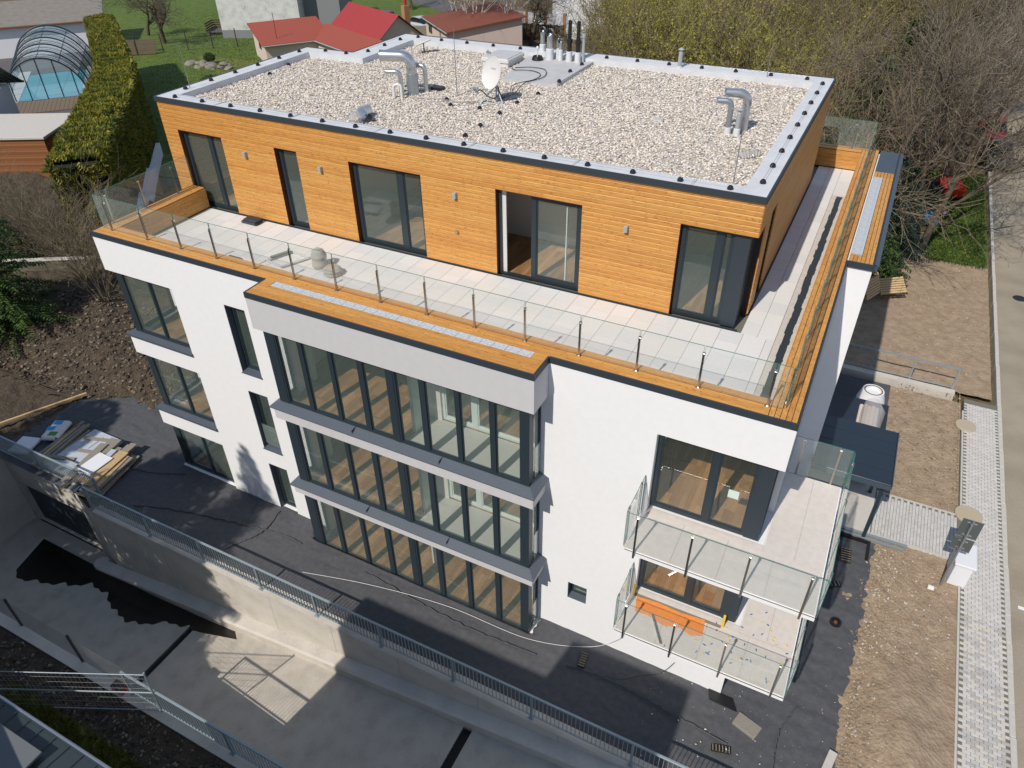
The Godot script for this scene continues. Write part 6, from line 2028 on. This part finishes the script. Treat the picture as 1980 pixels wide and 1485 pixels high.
func street_things() -> void:
	car("parked_car", "dark grey car parked under the bare trees by the road", V(27.2, -.05, -47.0), PI + .05, "car_grey")
	car("parked_car", "red car parked behind the dark grey one", V(27.0, -.05, -53.0), PI, "car_red")
	var t := thing("dumper", "small red dumper beside the leaning tree trunk", "dumper")
	var g := Geo.new()
	var a := [V(-.45, .45, -.8), V(.45, .45, -.8), V(.45, .45, .6), V(-.45, .45, .6)]
	var b := [V(-.62, 1.05, -1.15), V(.62, 1.05, -1.15), V(.62, 1.0, .95), V(-.62, 1.0, .95)]
	for i in 4:
		var j := (i + 1) % 4
		g.quad(a[i], a[j], b[j], b[i])
	g.quad(a[3], a[2], a[1], a[0])
	part(g, "skip", M["red_paint"], t)
	g = Geo.new()
	g.bevel_box(V(-.35, .35, -2.2), V(.35, .95, -1.2), .05); g.tube([V(0, .9, -1.9), V(0, 1.35, -1.75)], [.03], 6)
	part(g, "engine_cover", M["red_paint"], t)
	g = Geo.new()
	g.bevel_box(V(-.3, .95, -2.1), V(.3, 1.1, -1.5), .04)
	part(g, "seat", M["black_plastic"], t)
	for s in [-1, 1]:
		for z in [-.1, -1.75]:
			g = Geo.new()
			g.tube([V(s * .42, .32, z), V(s * .66, .32, z)], [.32], 14)
			part(g, "wheel", M["tyre"], t)
	part(bx(V(-.5, .35, -2.0), V(.5, .45, .5)), "chassis", M["black_plastic"], t)
	t.position = V(24.4, 0, -38.6); t.rotation.y = .2
	g = Geo.new()
	g.bevel_box(V(-.3, 0, -.7), V(.3, .35, .7), .08)
	solo(g, "blue_bag", M["blue_sheet"], "bright blue bag lying beside the red dumper", "bag", "", V(23.5, .05, -34.8)).rotation = V(.2, .5, .3)
	g = Geo.new()
	g.bevel_box(V(-.3, 0, -.3), V(.3, .4, .3), .12)
	solo(g, "white_sack", M["white_plastic"], "white sack on top of the bright blue bag", "sack", "", V(24.0, .25, -35.6))
	g = Geo.new()
	g.bevel_box(V(-.5, 0, -.4), V(.5, .25, .4), .08)
	solo(g, "blue_bag", M["blue_sheet"], "blue sheet half hidden under the spruce branches", "bag", "", V(22.4, .05, -35.2))

# ---------------------------------------------------------------- plants
var tw: Geo
var lb: Geo
var lf: Geo
func stick(g: Geo, a: Vector3, b: Vector3, r0: float, r1: float) -> void:
	# a three-sided tapered twig
	var d := (b - a).normalized()
	var s := d.cross(Vector3.UP if absf(d.y) < .9 else Vector3.RIGHT).normalized()
	var u := d.cross(s)
	var k := [s, s * -.5 + u * .866, s * -.5 - u * .866]
	for i in 3:
		var p: Vector3 = k[i]
		var q: Vector3 = k[(i + 1) % 3]
		g.tri3(a + p * r0, a + q * r0, b + q * r1, p, q, q)
		g.tri3(a + p * r0, b + q * r1, b + p * r1, p, q, p)
func grow(p: Vector3, d: Vector3, l: float, r: float, depth: int, o: Dictionary) -> void:
	var n := 3 if depth > 0 else 2
	var at := p
	var dir := d
	var rad := r
	var steps: Array[Vector3] = [p]
	var rr := [r]
	for i in n:
		dir = (dir + V(rng.randfn(0, o.wander), rng.randfn(0, o.wander) + o.lift, rng.randfn(0, o.wander))).normalized()
		at += dir * l / n
		rad *= .8 if depth > 0 else .6
		steps.append(at); rr.append(rad)
	if depth >= o.thick:
		lb.tube(steps, rr, 5, false)
	else:
		var c: Array = o.cols
		tw.tint = (c[rng.randi() % c.size()] as Color) * rng.randf_range(.8, 1.2)
		for i in n: stick(tw, steps[i], steps[i + 1], maxf(rr[i], o.rmin), maxf(rr[i + 1], o.rmin))
		if depth == 0 and o.leaf > 0.0 and rng.randf() < o.leaf:
			var lc: Array = o.lcols
			for k in o.nleaf:
				lf.tint = (lc[rng.randi() % lc.size()] as Color) * rng.randf_range(.7, 1.25)
				var q := steps[rng.randi() % n].lerp(steps[n], rng.randf())
				var a: Vector3 = V(rng.randfn(0, 1), rng.randfn(0, 1), rng.randfn(0, 1)).normalized() * o.lsize
				var b: Vector3 = a.cross(V(rng.randf(), rng.randf(), rng.randf()).normalized()) * .6
				lf.tri(q, q + a + b, q + a - b)
	if depth == 0: return
	var kids: int = o.kids[depth]
	for k in kids:
		var t := (k + .6 + rng.randf() * .6) / (kids + .4) if depth < o.top else rng.randf_range(.35, 1.0)
		t = clampf(t, .15, 1.0)
		var seg := mini(int(t * n), n - 1)
		var q := steps[seg].lerp(steps[seg + 1], t * n - seg)
		var side := dir.cross(V(rng.randfn(0, 1), rng.randfn(0, 1), rng.randfn(0, 1))).normalized()
		var nd: Vector3 = (dir * o.fwd + side * rng.randf_range(.6, 1.1) + V(0, o.lift, 0)).normalized()
		grow(q, nd, l * rng.randf_range(.5, .78), lerpf(r, rr[n], t) * .55, depth - 1, o)
func bare_tree(called: String, label: String, cat: String, sd: int, stems: int, h: float, spread: float, r: float, depth: int, o: Dictionary, bark: String, group := "") -> Node3D:
	rng.seed = sd
	tw = Geo.new(); lb = Geo.new(); lf = Geo.new()
	tw.tinted = true; lf.tinted = true
	for s in stems:
		var a := TAU * s / stems + rng.randf() * .8
		var d := V(cos(a) * spread, 1, sin(a) * spread).normalized()
		grow(V(cos(a), 0, sin(a)) * r * (1.6 if stems > 1 else 0.0) - V(0, .15, 0), d, h * rng.randf_range(.45, .62), r, depth, o)
	var t := thing(called, label, cat, group)
	part(lb, "trunk", M[bark], t)
	part(tw, "crown", M["twig"], t)
	if lf.v.size() > 0: part(lf, "leaves", M["leaf"], t)
	return t
func spruce(called: String, label: String, sd: int, h: float, rad: float, col: Array, cat := "tree", group := "") -> Node3D:
	rng.seed = sd
	var g := Geo.new()
	g.tinted = true
	var lim := Geo.new()
	lim.tube([V(0, -.2, 0), V(0, h * .5, 0), V(0, h, 0)], [h * .016 + .03, h * .01 + .02, .015], 7)
	var y := h * .04
	while y < h * .985:
		var f := 1.0 - y / h
		var n := int(5 + 5 * f)
		for k in n:
			var a := TAU * (k + rng.randf() * .8) / n
			var l := rad * pow(f, .85) * rng.randf_range(.72, 1.08) + .1
			var out := V(cos(a), 0, sin(a))
			var side := V(-sin(a), 0, cos(a))
			var droop := rng.randf_range(.10, .35)
			var m := maxi(int(l / .13), 3)
			var prev := V(0, y, 0)
			g.tint = Color(.07, .05, .035)
			for i in range(1, m + 1):
				var s := float(i) / m
				var p := V(0, y, 0) + out * l * s + V(0, l * (.10 * s - droop * s * s * 1.4 + .28 * droop * s * s * s), 0)
				if i % 2 == 0 or i == m:
					stick(g, prev, p, .012 * (1.1 - s) + .004, .004)
					prev = p
				for e in [-1.0, 1.0]:
					var c: Color = col[rng.randi() % col.size()]
					g.tint = c * rng.randf_range(.65, 1.3)
					var tl := (.16 + .34 * (1.0 - s) * minf(l, 1.6)) * rng.randf_range(.7, 1.2)
					var dd: Vector3 = (side * e + out * .75 + V(0, rng.randf_range(-.45, .08), 0)).normalized()
					var w := dd.cross(Vector3.UP).normalized() * .045
					var q := p + dd * tl
					g.tri(p - w * .6, p + dd * tl * .5 - w + V(0, .02, 0), q); g.tri(p - w * .6, q, p + dd * tl * .5 + w + V(0, .02, 0))
					var dr := p + dd * tl * .55
					g.tri(dr - dd * .05, dr + dd * .06, dr + V(0, -.13, 0) + dd * .05)
		y += .20 + .16 * f
	var t := thing(called, label, cat, group)
	part(lim, "trunk", M["bark"], t)
	part(g, "crown", M["needle"], t)
	return t
func leafy(called: String, label: String, sd: int, blobs: Array, n: int, ls: float, col: Array, cat: String, group := "") -> Node3D:
	# dense broad-leaved crown: leaf faces through several overlapping lobes, with a stem
	rng.seed = sd
	var g := Geo.new()
	g.tinted = true
	for i in n:
		var b: Array = blobs[rng.randi() % blobs.size()]
		var d := V(rng.randfn(0, 1), rng.randfn(0, 1), rng.randfn(0, 1)).normalized()
		var at: Vector3 = b[0] + d * (b[1] as Vector3) * pow(rng.randf_range(.25, 1.05), .5)
		if at.y < .05: continue
		g.tint = (col[rng.randi() % col.size()] as Color) * rng.randf_range(.7, 1.3)
		var a := (d * .7 + V(rng.randfn(0, 1), rng.randfn(0, 1), rng.randfn(0, 1)) * .6).normalized() * ls * rng.randf_range(.6, 1.3)
		var w := a.cross(V(rng.randfn(0, 1), rng.randfn(0, 1), rng.randfn(0, 1)).normalized()) * .5
		g.tri(at - a * .5, at + w, at + a * .5); g.tri(at - a * .5, at + a * .5, at - w)
	var s := Geo.new()
	for b in blobs: s.tube([V(0, -.1, 0), V(b[0].x * .4, b[0].y * .5, b[0].z * .4), b[0]], [.12, .08, .03], 5, false)
	var t := thing(called, label, cat, group)
	part(s, "trunk", M["bark"], t)
	part(g, "crown", M["leaf"], t)
	return t
func hedge() -> void:
	rng.seed = 31
	var t := thing("conifer_hedge", "tall clipped yellow green conifer hedge beside the pool yard", "hedge")
	var c := [V(-16.9, 0, -10.8), V(-20.0, 0, -13.8), V(-23.0, 0, -17.0), V(-26.3, 0, -20.4), V(-29.0, 0, -23.1), V(-32.0, 0, -25.7), V(-38.3, 0, -30.3), V(-48.5, 0, -37.6)]
	var wd := [1.25, 1.25, 1.3, 1.35, 1.3, 1.2, 1.15, 1.1]
	var core := Geo.new()
	var leaf := Geo.new()
	leaf.tinted = true
	for k in 7:
		var d := V(rng.randfn(0, .6), 1, rng.randfn(0, .6)).normalized()
		var w := d.cross(V(1, 0, .3)).normalized() * .05
		var p := V(rng.randfn(0, .05), 0, rng.randfn(0, .05))
		leaf.tri(p - w, p + d * .16 + w * .5, p + d * .24); leaf.tri(p - w, p + w, p + d * .16 + w * .5)
	var pl := []
	var ti := []
	for i in c.size() - 1:
		var a: Vector3 = c[i]
		var b: Vector3 = c[i + 1]
		var d := (b - a).normalized()
		var s := d.cross(Vector3.UP)
		var l := (b - a).length()
		core.box(V(-.6, -.2, -wd[i] + .22), V(l + .4, 5.1, wd[i] - .22), Transform3D(Basis(d, Vector3.UP, s), a))
		for q in int(l * 900):
			var f := rng.randf_range(-.02 if i else -.03, 1.02)
			var w: float = lerpf(wd[i], wd[i + 1], f) + .12 * gn.get_noise_2d(f * l * 12 + i * 90, 0)
			var e := rng.randf_range(-1, 1)
			var face := rng.randf()
			var at := a + d * f * l
			var nrm := Vector3.UP
			if face < .30: at += s * e * w + V(0, 5.25 + .2 * gn.get_noise_2d(at.x * 6, at.z * 6) - .25 * pow(absf(e), 6.0), 0)
			elif i == 0 and face > .93:
				at = a - d * .65 + s * e * w + V(0, rng.randf_range(0, 5.2), 0); nrm = -d
			else:
				var sg := -1.0 if rng.randf() < .5 else 1.0
				at += s * sg * (w - .02) + V(0, rng.randf_range(.0, 5.25), 0); nrm = s * sg
			nrm = (nrm + V(0, .5, 0) + V(rng.randfn(0, .3), rng.randfn(0, .3), rng.randfn(0, .3))).normalized()
			var x := nrm.cross(V(rng.randfn(0, 1), rng.randfn(0, 1), rng.randfn(0, 1))).normalized()
			var k := rng.randf_range(.75, 1.4)
			pl.append(Transform3D(Basis(x, nrm, x.cross(nrm)).scaled(Vector3.ONE * k), at))
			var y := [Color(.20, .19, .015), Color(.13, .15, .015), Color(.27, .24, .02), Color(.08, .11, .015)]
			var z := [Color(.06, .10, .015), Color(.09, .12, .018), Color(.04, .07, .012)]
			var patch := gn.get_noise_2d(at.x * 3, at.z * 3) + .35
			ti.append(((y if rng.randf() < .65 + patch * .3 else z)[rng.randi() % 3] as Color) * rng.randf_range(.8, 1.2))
	part(core, "trunks", M["hedge_core"], t)
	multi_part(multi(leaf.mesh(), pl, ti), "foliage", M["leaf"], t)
func grass_tufts(called: String, n: int, region: Callable, h: float, cols: Array, label: String) -> void:
	var b := Geo.new()
	b.tinted = true
	for k in 5:
		var a := TAU * k / 5.0
		var d := V(cos(a) * .35, 1, sin(a) * .35).normalized() * h * (1.0 - .1 * (k % 3))
		var w := V(-sin(a), 0, cos(a)) * h * .07
		b.tri(V(0, 0, 0) - w, V(0, 0, 0) + w, d)
	var pl := []
	var ti := []
	for i in n:
		var at: Vector3 = region.call()
		pl.append(Transform3D(Basis(Vector3.UP, rng.randf() * TAU).scaled(Vector3.ONE * rng.randf_range(.6, 1.4)), at))
		ti.append((cols[rng.randi() % cols.size()] as Color) * rng.randf_range(.7, 1.2))
	var o := multi_part(multi(b.mesh(), pl, ti), called, M["leaf"], self)
	tag(o, label, "grass")
func plants() -> void:
	var brown := [Color(.18, .14, .10), Color(.23, .18, .12), Color(.14, .105, .075), Color(.27, .22, .155)]
	var olive := [Color(.21, .175, .075), Color(.26, .215, .08), Color(.17, .145, .065), Color(.29, .25, .12)]
	var lime := [Color(.22, .22, .025), Color(.28, .26, .03), Color(.17, .18, .02)]
	hedge()
	# willow thicket behind the house: five grown forms, each tree placed on its own
	var base := {wander = .16, lift = .10, kids = [0, 5, 5, 5, 4], fwd = .9, thick = 3, rmin = .010, cols = olive, leaf = .85, nleaf = 5, lcols = lime, lsize = .085, top = 4}
	var kinds := []
	for i in 3: kinds.append(bare_tree("willow_tree", "", "tree", 100 + i, 4, 8.5, .42, .13, 4, base, "bark", "willows of the thicket behind the house"))
	var b2 := base.duplicate()
	b2.cols = brown; b2.leaf = .25; b2.nleaf = 3; b2.lcols = [Color(.16, .12, .04), Color(.2, .17, .05)]; b2.lift = .07
	for i in 2: kinds.append(bare_tree("brown_tree", "", "tree", 140 + i, 3, 9.5, .36, .15, 4, b2, "bark", "bare trees of the thicket behind the house"))
	rng.seed = 77
	var spots := []
	for r in 9:
		for c in 8:
			var z := -25.0 - r * 6.4 - rng.randf() * 3.0
			var x0 := 22.6 + .397 * (z - 12.0)
			var x := lerpf(x0, 23.5, (c + rng.randf() * .8) / 8.0)
			if x > 17.5 and z > -52: continue
			spots.append(V(x, 0, z))
	var used := [false, false, false, false, false]
	for i in spots.size():
		var p: Vector3 = spots[i]
		var east := clampf((p.x + 9) / 30.0, 0, 1)
		var k := (3 + rng.randi() % 2) if rng.randf() < east * .75 else rng.randi() % 3
		var row := "front" if p.z > -36 else ("middle" if p.z > -58 else "far")
		var col := "left" if p.x < -1 else ("centre" if p.x < 10 else "right")
		var lab := "%s in the %s rows of the thicket, %s part" % ["yellow green budding willow" if k < 3 else "leafless grey brown tree", row, col]
		var o: Node3D = kinds[k]
		if used[k]: o = copy(kinds[k], "willow_tree" if k < 3 else "brown_tree", lab, p, rng.randf() * TAU, rng.randf_range(.85, 1.25))
		else:
			used[k] = true
			o.position = p; o.rotation.y = rng.randf() * TAU
			o.set_meta("label", lab)
		o.set_meta("group", "%s %s %s thicket trees" % ["willow" if k < 3 else "brown", row, col])
	# undergrowth of thin brushwood between the trunks
	tw = Geo.new(); tw.tinted = true
	for i in 26:
		tw.tint = olive[i % 4] * rng.randf_range(.7, 1.1)
		var a := rng.randf() * TAU
		var d := V(cos(a) * .5, 1, sin(a) * .5)
		stick(tw, V(cos(a) * .2, 0, sin(a) * .2), d * rng.randf_range(.8, 1.9), .012, .005)
	var pl := []
	var ti := []
	for i in 2600:
		pl.append(Transform3D(Basis(Vector3.UP, rng.randf() * TAU).scaled(Vector3.ONE * rng.randf_range(.6, 1.5)), V(rng.randf_range(-16, 24), 0, rng.randf_range(-90, -20))))
		pl[-1].origin.x = maxf(pl[-1].origin.x, 21.0 + .397 * (pl[-1].origin.z - 12.0))
		if pl[-1].origin.x > 19.0 and pl[-1].origin.z > -46.0: pl[-1].origin.x -= 9.0
		ti.append(Color.WHITE * rng.randf_range(.6, 1.1))
	tag(multi_part(multi(tw.mesh(), pl, ti), "brushwood", M["twig"], self), "thin brushwood covering the ground of the thicket", "brushwood")
	# evergreens and bare trees by the road
	var gr := [Color(.025, .055, .012), Color(.04, .075, .015), Color(.055, .095, .02), Color(.02, .04, .01)]
	var blue := [Color(.022, .048, .03), Color(.035, .065, .04), Color(.05, .085, .055), Color(.018, .035, .022)]
	var s := spruce("spruce_tree", "dark blue green spruce right behind the pallets", 201, 5.2, 2.3, blue)
	s.position = V(21.6, 0, -29.5)
	s = spruce("spruce_tree", "second blue green spruce with wide skirts beside the tree trunks", 202, 6.4, 2.2, blue)
	s.position = V(22.0, 0, -35.5)
	s = spruce("yew_shrub", "dark low evergreen shrub at the house corner near the pallets", 203, 2.6, 1.9, gr, "shrub")
	s.position = V(21.4, 0, -26.3)
	var lfv := leafy("ivy_tree", "ivy covered evergreen tree behind the roof terrace", 204, [[V(0, 4.5, 0), V(1.8, 2.2, 1.8)], [V(1.2, 2.5, .5), V(1.6, 2.0, 1.6)], [V(-1.2, 3.0, -.4), V(1.5, 2.0, 1.6)], [V(.2, 6.6, 0), V(1.1, 1.4, 1.1)]], 16000, .16, gr + [Color(.08, .13, .02)], "tree")
	lfv.position = V(18.6, 0, -38)
	var big_leafy := lfv
	copy(lfv, "ivy_tree", "dense evergreen tree between terrace railing and road trees", V(20.6, 0, -44.5), 2.0, 1.15)
	copy(lfv, "ivy_tree", "green bush low behind the glass terrace corner", V(16.2, 0, -33.5), 4.0, .75)
	copy(lfv, "ivy_tree", "evergreen clump deep under the roadside trees", V(24.5, 0, -62), 1.0, 1.0)
	var big := {wander = .13, lift = .06, kids = [0, 4, 5, 4, 4, 4], fwd = 1.0, thick = 3, rmin = .010, cols = [Color(.15, .125, .095), Color(.20, .17, .13), Color(.11, .09, .07), Color(.24, .2, .15)], leaf = .12, nleaf = 3, lcols = [Color(.18, .16, .03)], lsize = .07, top = 5}
	var rt := bare_tree("roadside_tree", "large leafless roadside tree with several leaning trunks", "tree", 211, 3, 13.5, .22, .22, 5, big, "bark", "leafless roadside trees")
	rt.position = V(23.0, 0, -30.6)
	copy(rt, "roadside_tree", "leafless roadside tree behind the red dumper", V(24.6, 0, -43.5), 2.1, .95)
	copy(rt, "roadside_tree", "leafless roadside tree beside the parked red car", V(24.2, 0, -56), 4.0, 1.05)
	copy(rt, "roadside_tree", "leafless tree on the far side of the road", V(37.0, 0, -52), 1.0, 1.0)
	copy(rt, "roadside_tree", "farthest leafless roadside tree near the top right corner", V(26.0, 0, -74), 3.0, 1.1)
	# birches
	var bi := {wander = .06, lift = .05, kids = [0, 4, 5, 7], fwd = .8, thick = 2, rmin = .010, cols = [Color(.22, .18, .15), Color(.30, .27, .24), Color(.16, .12, .10)], leaf = 0.0, nleaf = 0, lcols = [], lsize = .05, top = 3}
	var bt := bare_tree("birch_tree", "white stemmed birch clump before the pale pink house", "tree", 221, 5, 17, .16, .10, 3, bi, "birch_bark", "birches before the pink house")
	bt.position = V(-23.2, 0, -64.2)
	copy(bt, "birch_tree", "slender birch at the right end of the pink house", V(-19.4, 0, -65.0), 1.3, .9)
	copy(bt, "birch_tree", "thin birch left of the birch clump", V(-25.8, 0, -65.2), 2.6, .8)
	var ga := {wander = .22, lift = .04, kids = [0, 5, 5, 5, 5], fwd = .8, thick = 2, rmin = .012, cols = [Color(.09, .07, .055), Color(.13, .10, .08)], leaf = .1, nleaf = 2, lcols = [Color(.15, .14, .03)], lsize = .06, top = 4}
	var gt := bare_tree("garden_tree", "dark bare fruit tree on the lawn by the wire fence", "tree", 231, 1, 9.0, .1, .28, 4, ga, "bark")
	gt.position = V(-55.6, 0, -50.0)
	copy(gt, "garden_tree", "dark bare tree in front of the street wall pillars", V(-17.4, 0, -66.0), 2.0, .9)
	copy(gt, "garden_tree", "bare tree on the grass behind the red gable roof", V(-40.5, 0, -78), 4.0, .8)
	copy(gt, "garden_tree", "bare pale tree at the far end of the hedge", V(-60.5, 0, -52), 1.0, .75)
	# shrubs on the left
	var sh := {wander = .12, lift = .06, kids = [0, 4, 4, 4], fwd = 1.2, thick = 3, rmin = .007, cols = [Color(.18, .15, .10), Color(.24, .20, .13), Color(.13, .10, .07)], leaf = .25, nleaf = 2, lcols = [Color(.16, .18, .03), Color(.20, .19, .05)], lsize = .05, top = 3}
	var bs := bare_tree("bare_shrub", "tall leafless shrub with fanned stems left of the terrace", "shrub", 241, 11, 5.6, .42, .035, 3, sh, "bark", "leafless shrubs in the left yard")
	bs.position = V(-11.4, .5, -6.4)
	copy(bs, "bare_shrub", "leafless shrub in front of the brown clad shed", V(-21.0, 0, -9.4), 1.5, .8)
	copy(bs, "bare_shrub", "leafless shrub at the left edge by the clad shed", V(-23.2, 0, -8.6), 3.0, .85)
	copy(bs, "bare_shrub", "leafless shrub above the concrete boundary wall", V(-14.6, .2, -8.9), 4.2, .9)
	copy(bs, "bare_shrub", "leafless shrub between boundary wall and hedge foot", V(-17.4, 0, -8.6), 5.0, .75)
	var ls := spruce("spruce_tree", "large green spruce at the left edge of the picture", 251, 8.2, 3.4, [Color(.03, .07, .010), Color(.055, .105, .014), Color(.08, .14, .02), Color(.02, .045, .01)])
	ls.position = V(-14.2, .3, -3.0)
	var lw := spruce("yew_shrub", "dark evergreen bush behind the boundary wall", 252, 3.0, 2.2, gr, "shrub")
	lw.position = V(-19.6, 0, -7.4)
	copy(lw, "yew_shrub", "dark creeping evergreen at the foot of the hedge", V(-14.4, 0, -10.6), 2.0, .8)
	lfv = leafy("round_shrub", "round dark green shrub on the lawn behind the roof corner", 253, [[V(0, .8, 0), V(1.3, 1.0, 1.3)]], 5000, .12, gr, "shrub")
	lfv.position = V(-34.5, 0, -36.5)
	copy(lfv, "round_shrub", "yellow flowering tuft above the rockery stones", V(-43.6, .3, -45.0), 1.0, .45)
	# trees on the near side that shade the ramp and the left end of the front
	s = spruce("shade_spruce", "tallest spruce on the near side of the ramp", 261, 16.3, 3.6, gr)
	s.position = V(1.5, 0, 13.2)
	copy(s, "shade_spruce", "second tall spruce on the near side of the ramp", V(-3.4, 0, 13.6), 2.0, .76)
	copy(s, "shade_spruce", "third tall spruce on the near side of the ramp", V(-8.5, 0, 12.0), 1.0, .68)
	copy(big_leafy, "shade_tree", "dense round tree on the near side of the ramp", V(-1.6, 0, 12.9), 1.0, 1.75)
	copy(big_leafy, "shade_tree", "second dense round tree on the near side of the ramp", V(-7.4, 0, 12.3), 2.4, 1.7)
	rng.seed = 300
	grass_tufts("rough_grass", 5200, func() -> Vector3: return V(rng.randf_range(2.8, 8.0), .05, rng.randf_range(8.35, 10.2)), .16, [Color(.13, .14, .02), Color(.17, .16, .03), Color(.09, .12, .015)], "rough yellow grass by the shed roof")
	grass_tufts("verge_tufts", 5000, func() -> Vector3: return V(rng.randf_range(23.6, 26.4), .05, rng.randf_range(-44, -29.3)), .16, [Color(.045, .085, .01), Color(.075, .12, .014), Color(.03, .06, .008)], "bright green verge grass beside the road")
	grass_tufts("yard_weeds", 3500, func() -> Vector3:
		var x := rng.randf_range(-19, -6)
		var z := rng.randf_range(-11, -3.5)
		return V(x, .45 + .2 * gn.get_noise_2d(x * 3, z * 3), z), .14, [Color(.10, .10, .02), Color(.06, .09, .015), Color(.14, .09, .04), Color(.12, .07, .03)], "weeds and dead leaves in the rough left yard")
	grass_tufts("lawn_tufts", 16000, func() -> Vector3:
		var u := rng.randf()
		return V(lerpf(-26, -66, u) + rng.randf_range(-3, 14), .02, lerpf(-22, -62, u) + rng.randf_range(-12, 4)), .13, [Color(.05, .085, .010), Color(.075, .125, .014), Color(.035, .065, .008), Color(.11, .15, .02)], "short green lawn beyond the hedge")

func _ready() -> void:
	rng.seed = 5
	var cam := Camera3D.new()
	cam.name = "camera"
	cam.position = V(19.949, 18.319, 12.048)
	cam.rotation_degrees = V(-36.768, 27.233, -.71)
	cam.fov = 55.36
	cam.near = .1; cam.far = 600
	add_child(cam)
	cam.current = true
	var env := Environment.new()
	env.background_mode = Environment.BG_SKY
	var sm := ProceduralSkyMaterial.new()
	sm.sky_top_color = Color(.46, .54, .66)
	sm.sky_horizon_color = Color(.84, .88, .93)
	sm.sky_curve = .18
	sm.ground_bottom_color = Color(.20, .17, .13)
	sm.ground_horizon_color = Color(.55, .55, .52)
	sm.sun_angle_max = 6.0
	var sky := Sky.new()
	sky.sky_material = sm
	env.sky = sky
	env.background_energy_multiplier = 1.1
	env.tonemap_mode = Environment.TONE_MAPPER_LINEAR
	env.tonemap_exposure = 0.93
	env.sdfgi_enabled = true; env.ssao_enabled = true; env.ssil_enabled = true
	var we := WorldEnvironment.new()
	we.name = "world_environment"
	we.environment = env
	add_child(we)
	var sun := DirectionalLight3D.new()
	sun.name = "sun"
	var el := deg_to_rad(46.0)
	var az := deg_to_rad(9.8)
	sun.basis = Basis.looking_at(V(sin(az) * cos(el), -sin(el), -cos(az) * cos(el)), Vector3.UP)
	sun.light_energy = 1.4
	sun.light_color = Color(1.0, .965, .915)
	sun.light_angular_distance = .55
	sun.shadow_enabled = true
	add_child(sun)
	materials()
	units()
	build_ground()
	build_house()
	yard_things()
	neighbours()
	roof_things()
	terrace_things()
	street_things()
	plants()
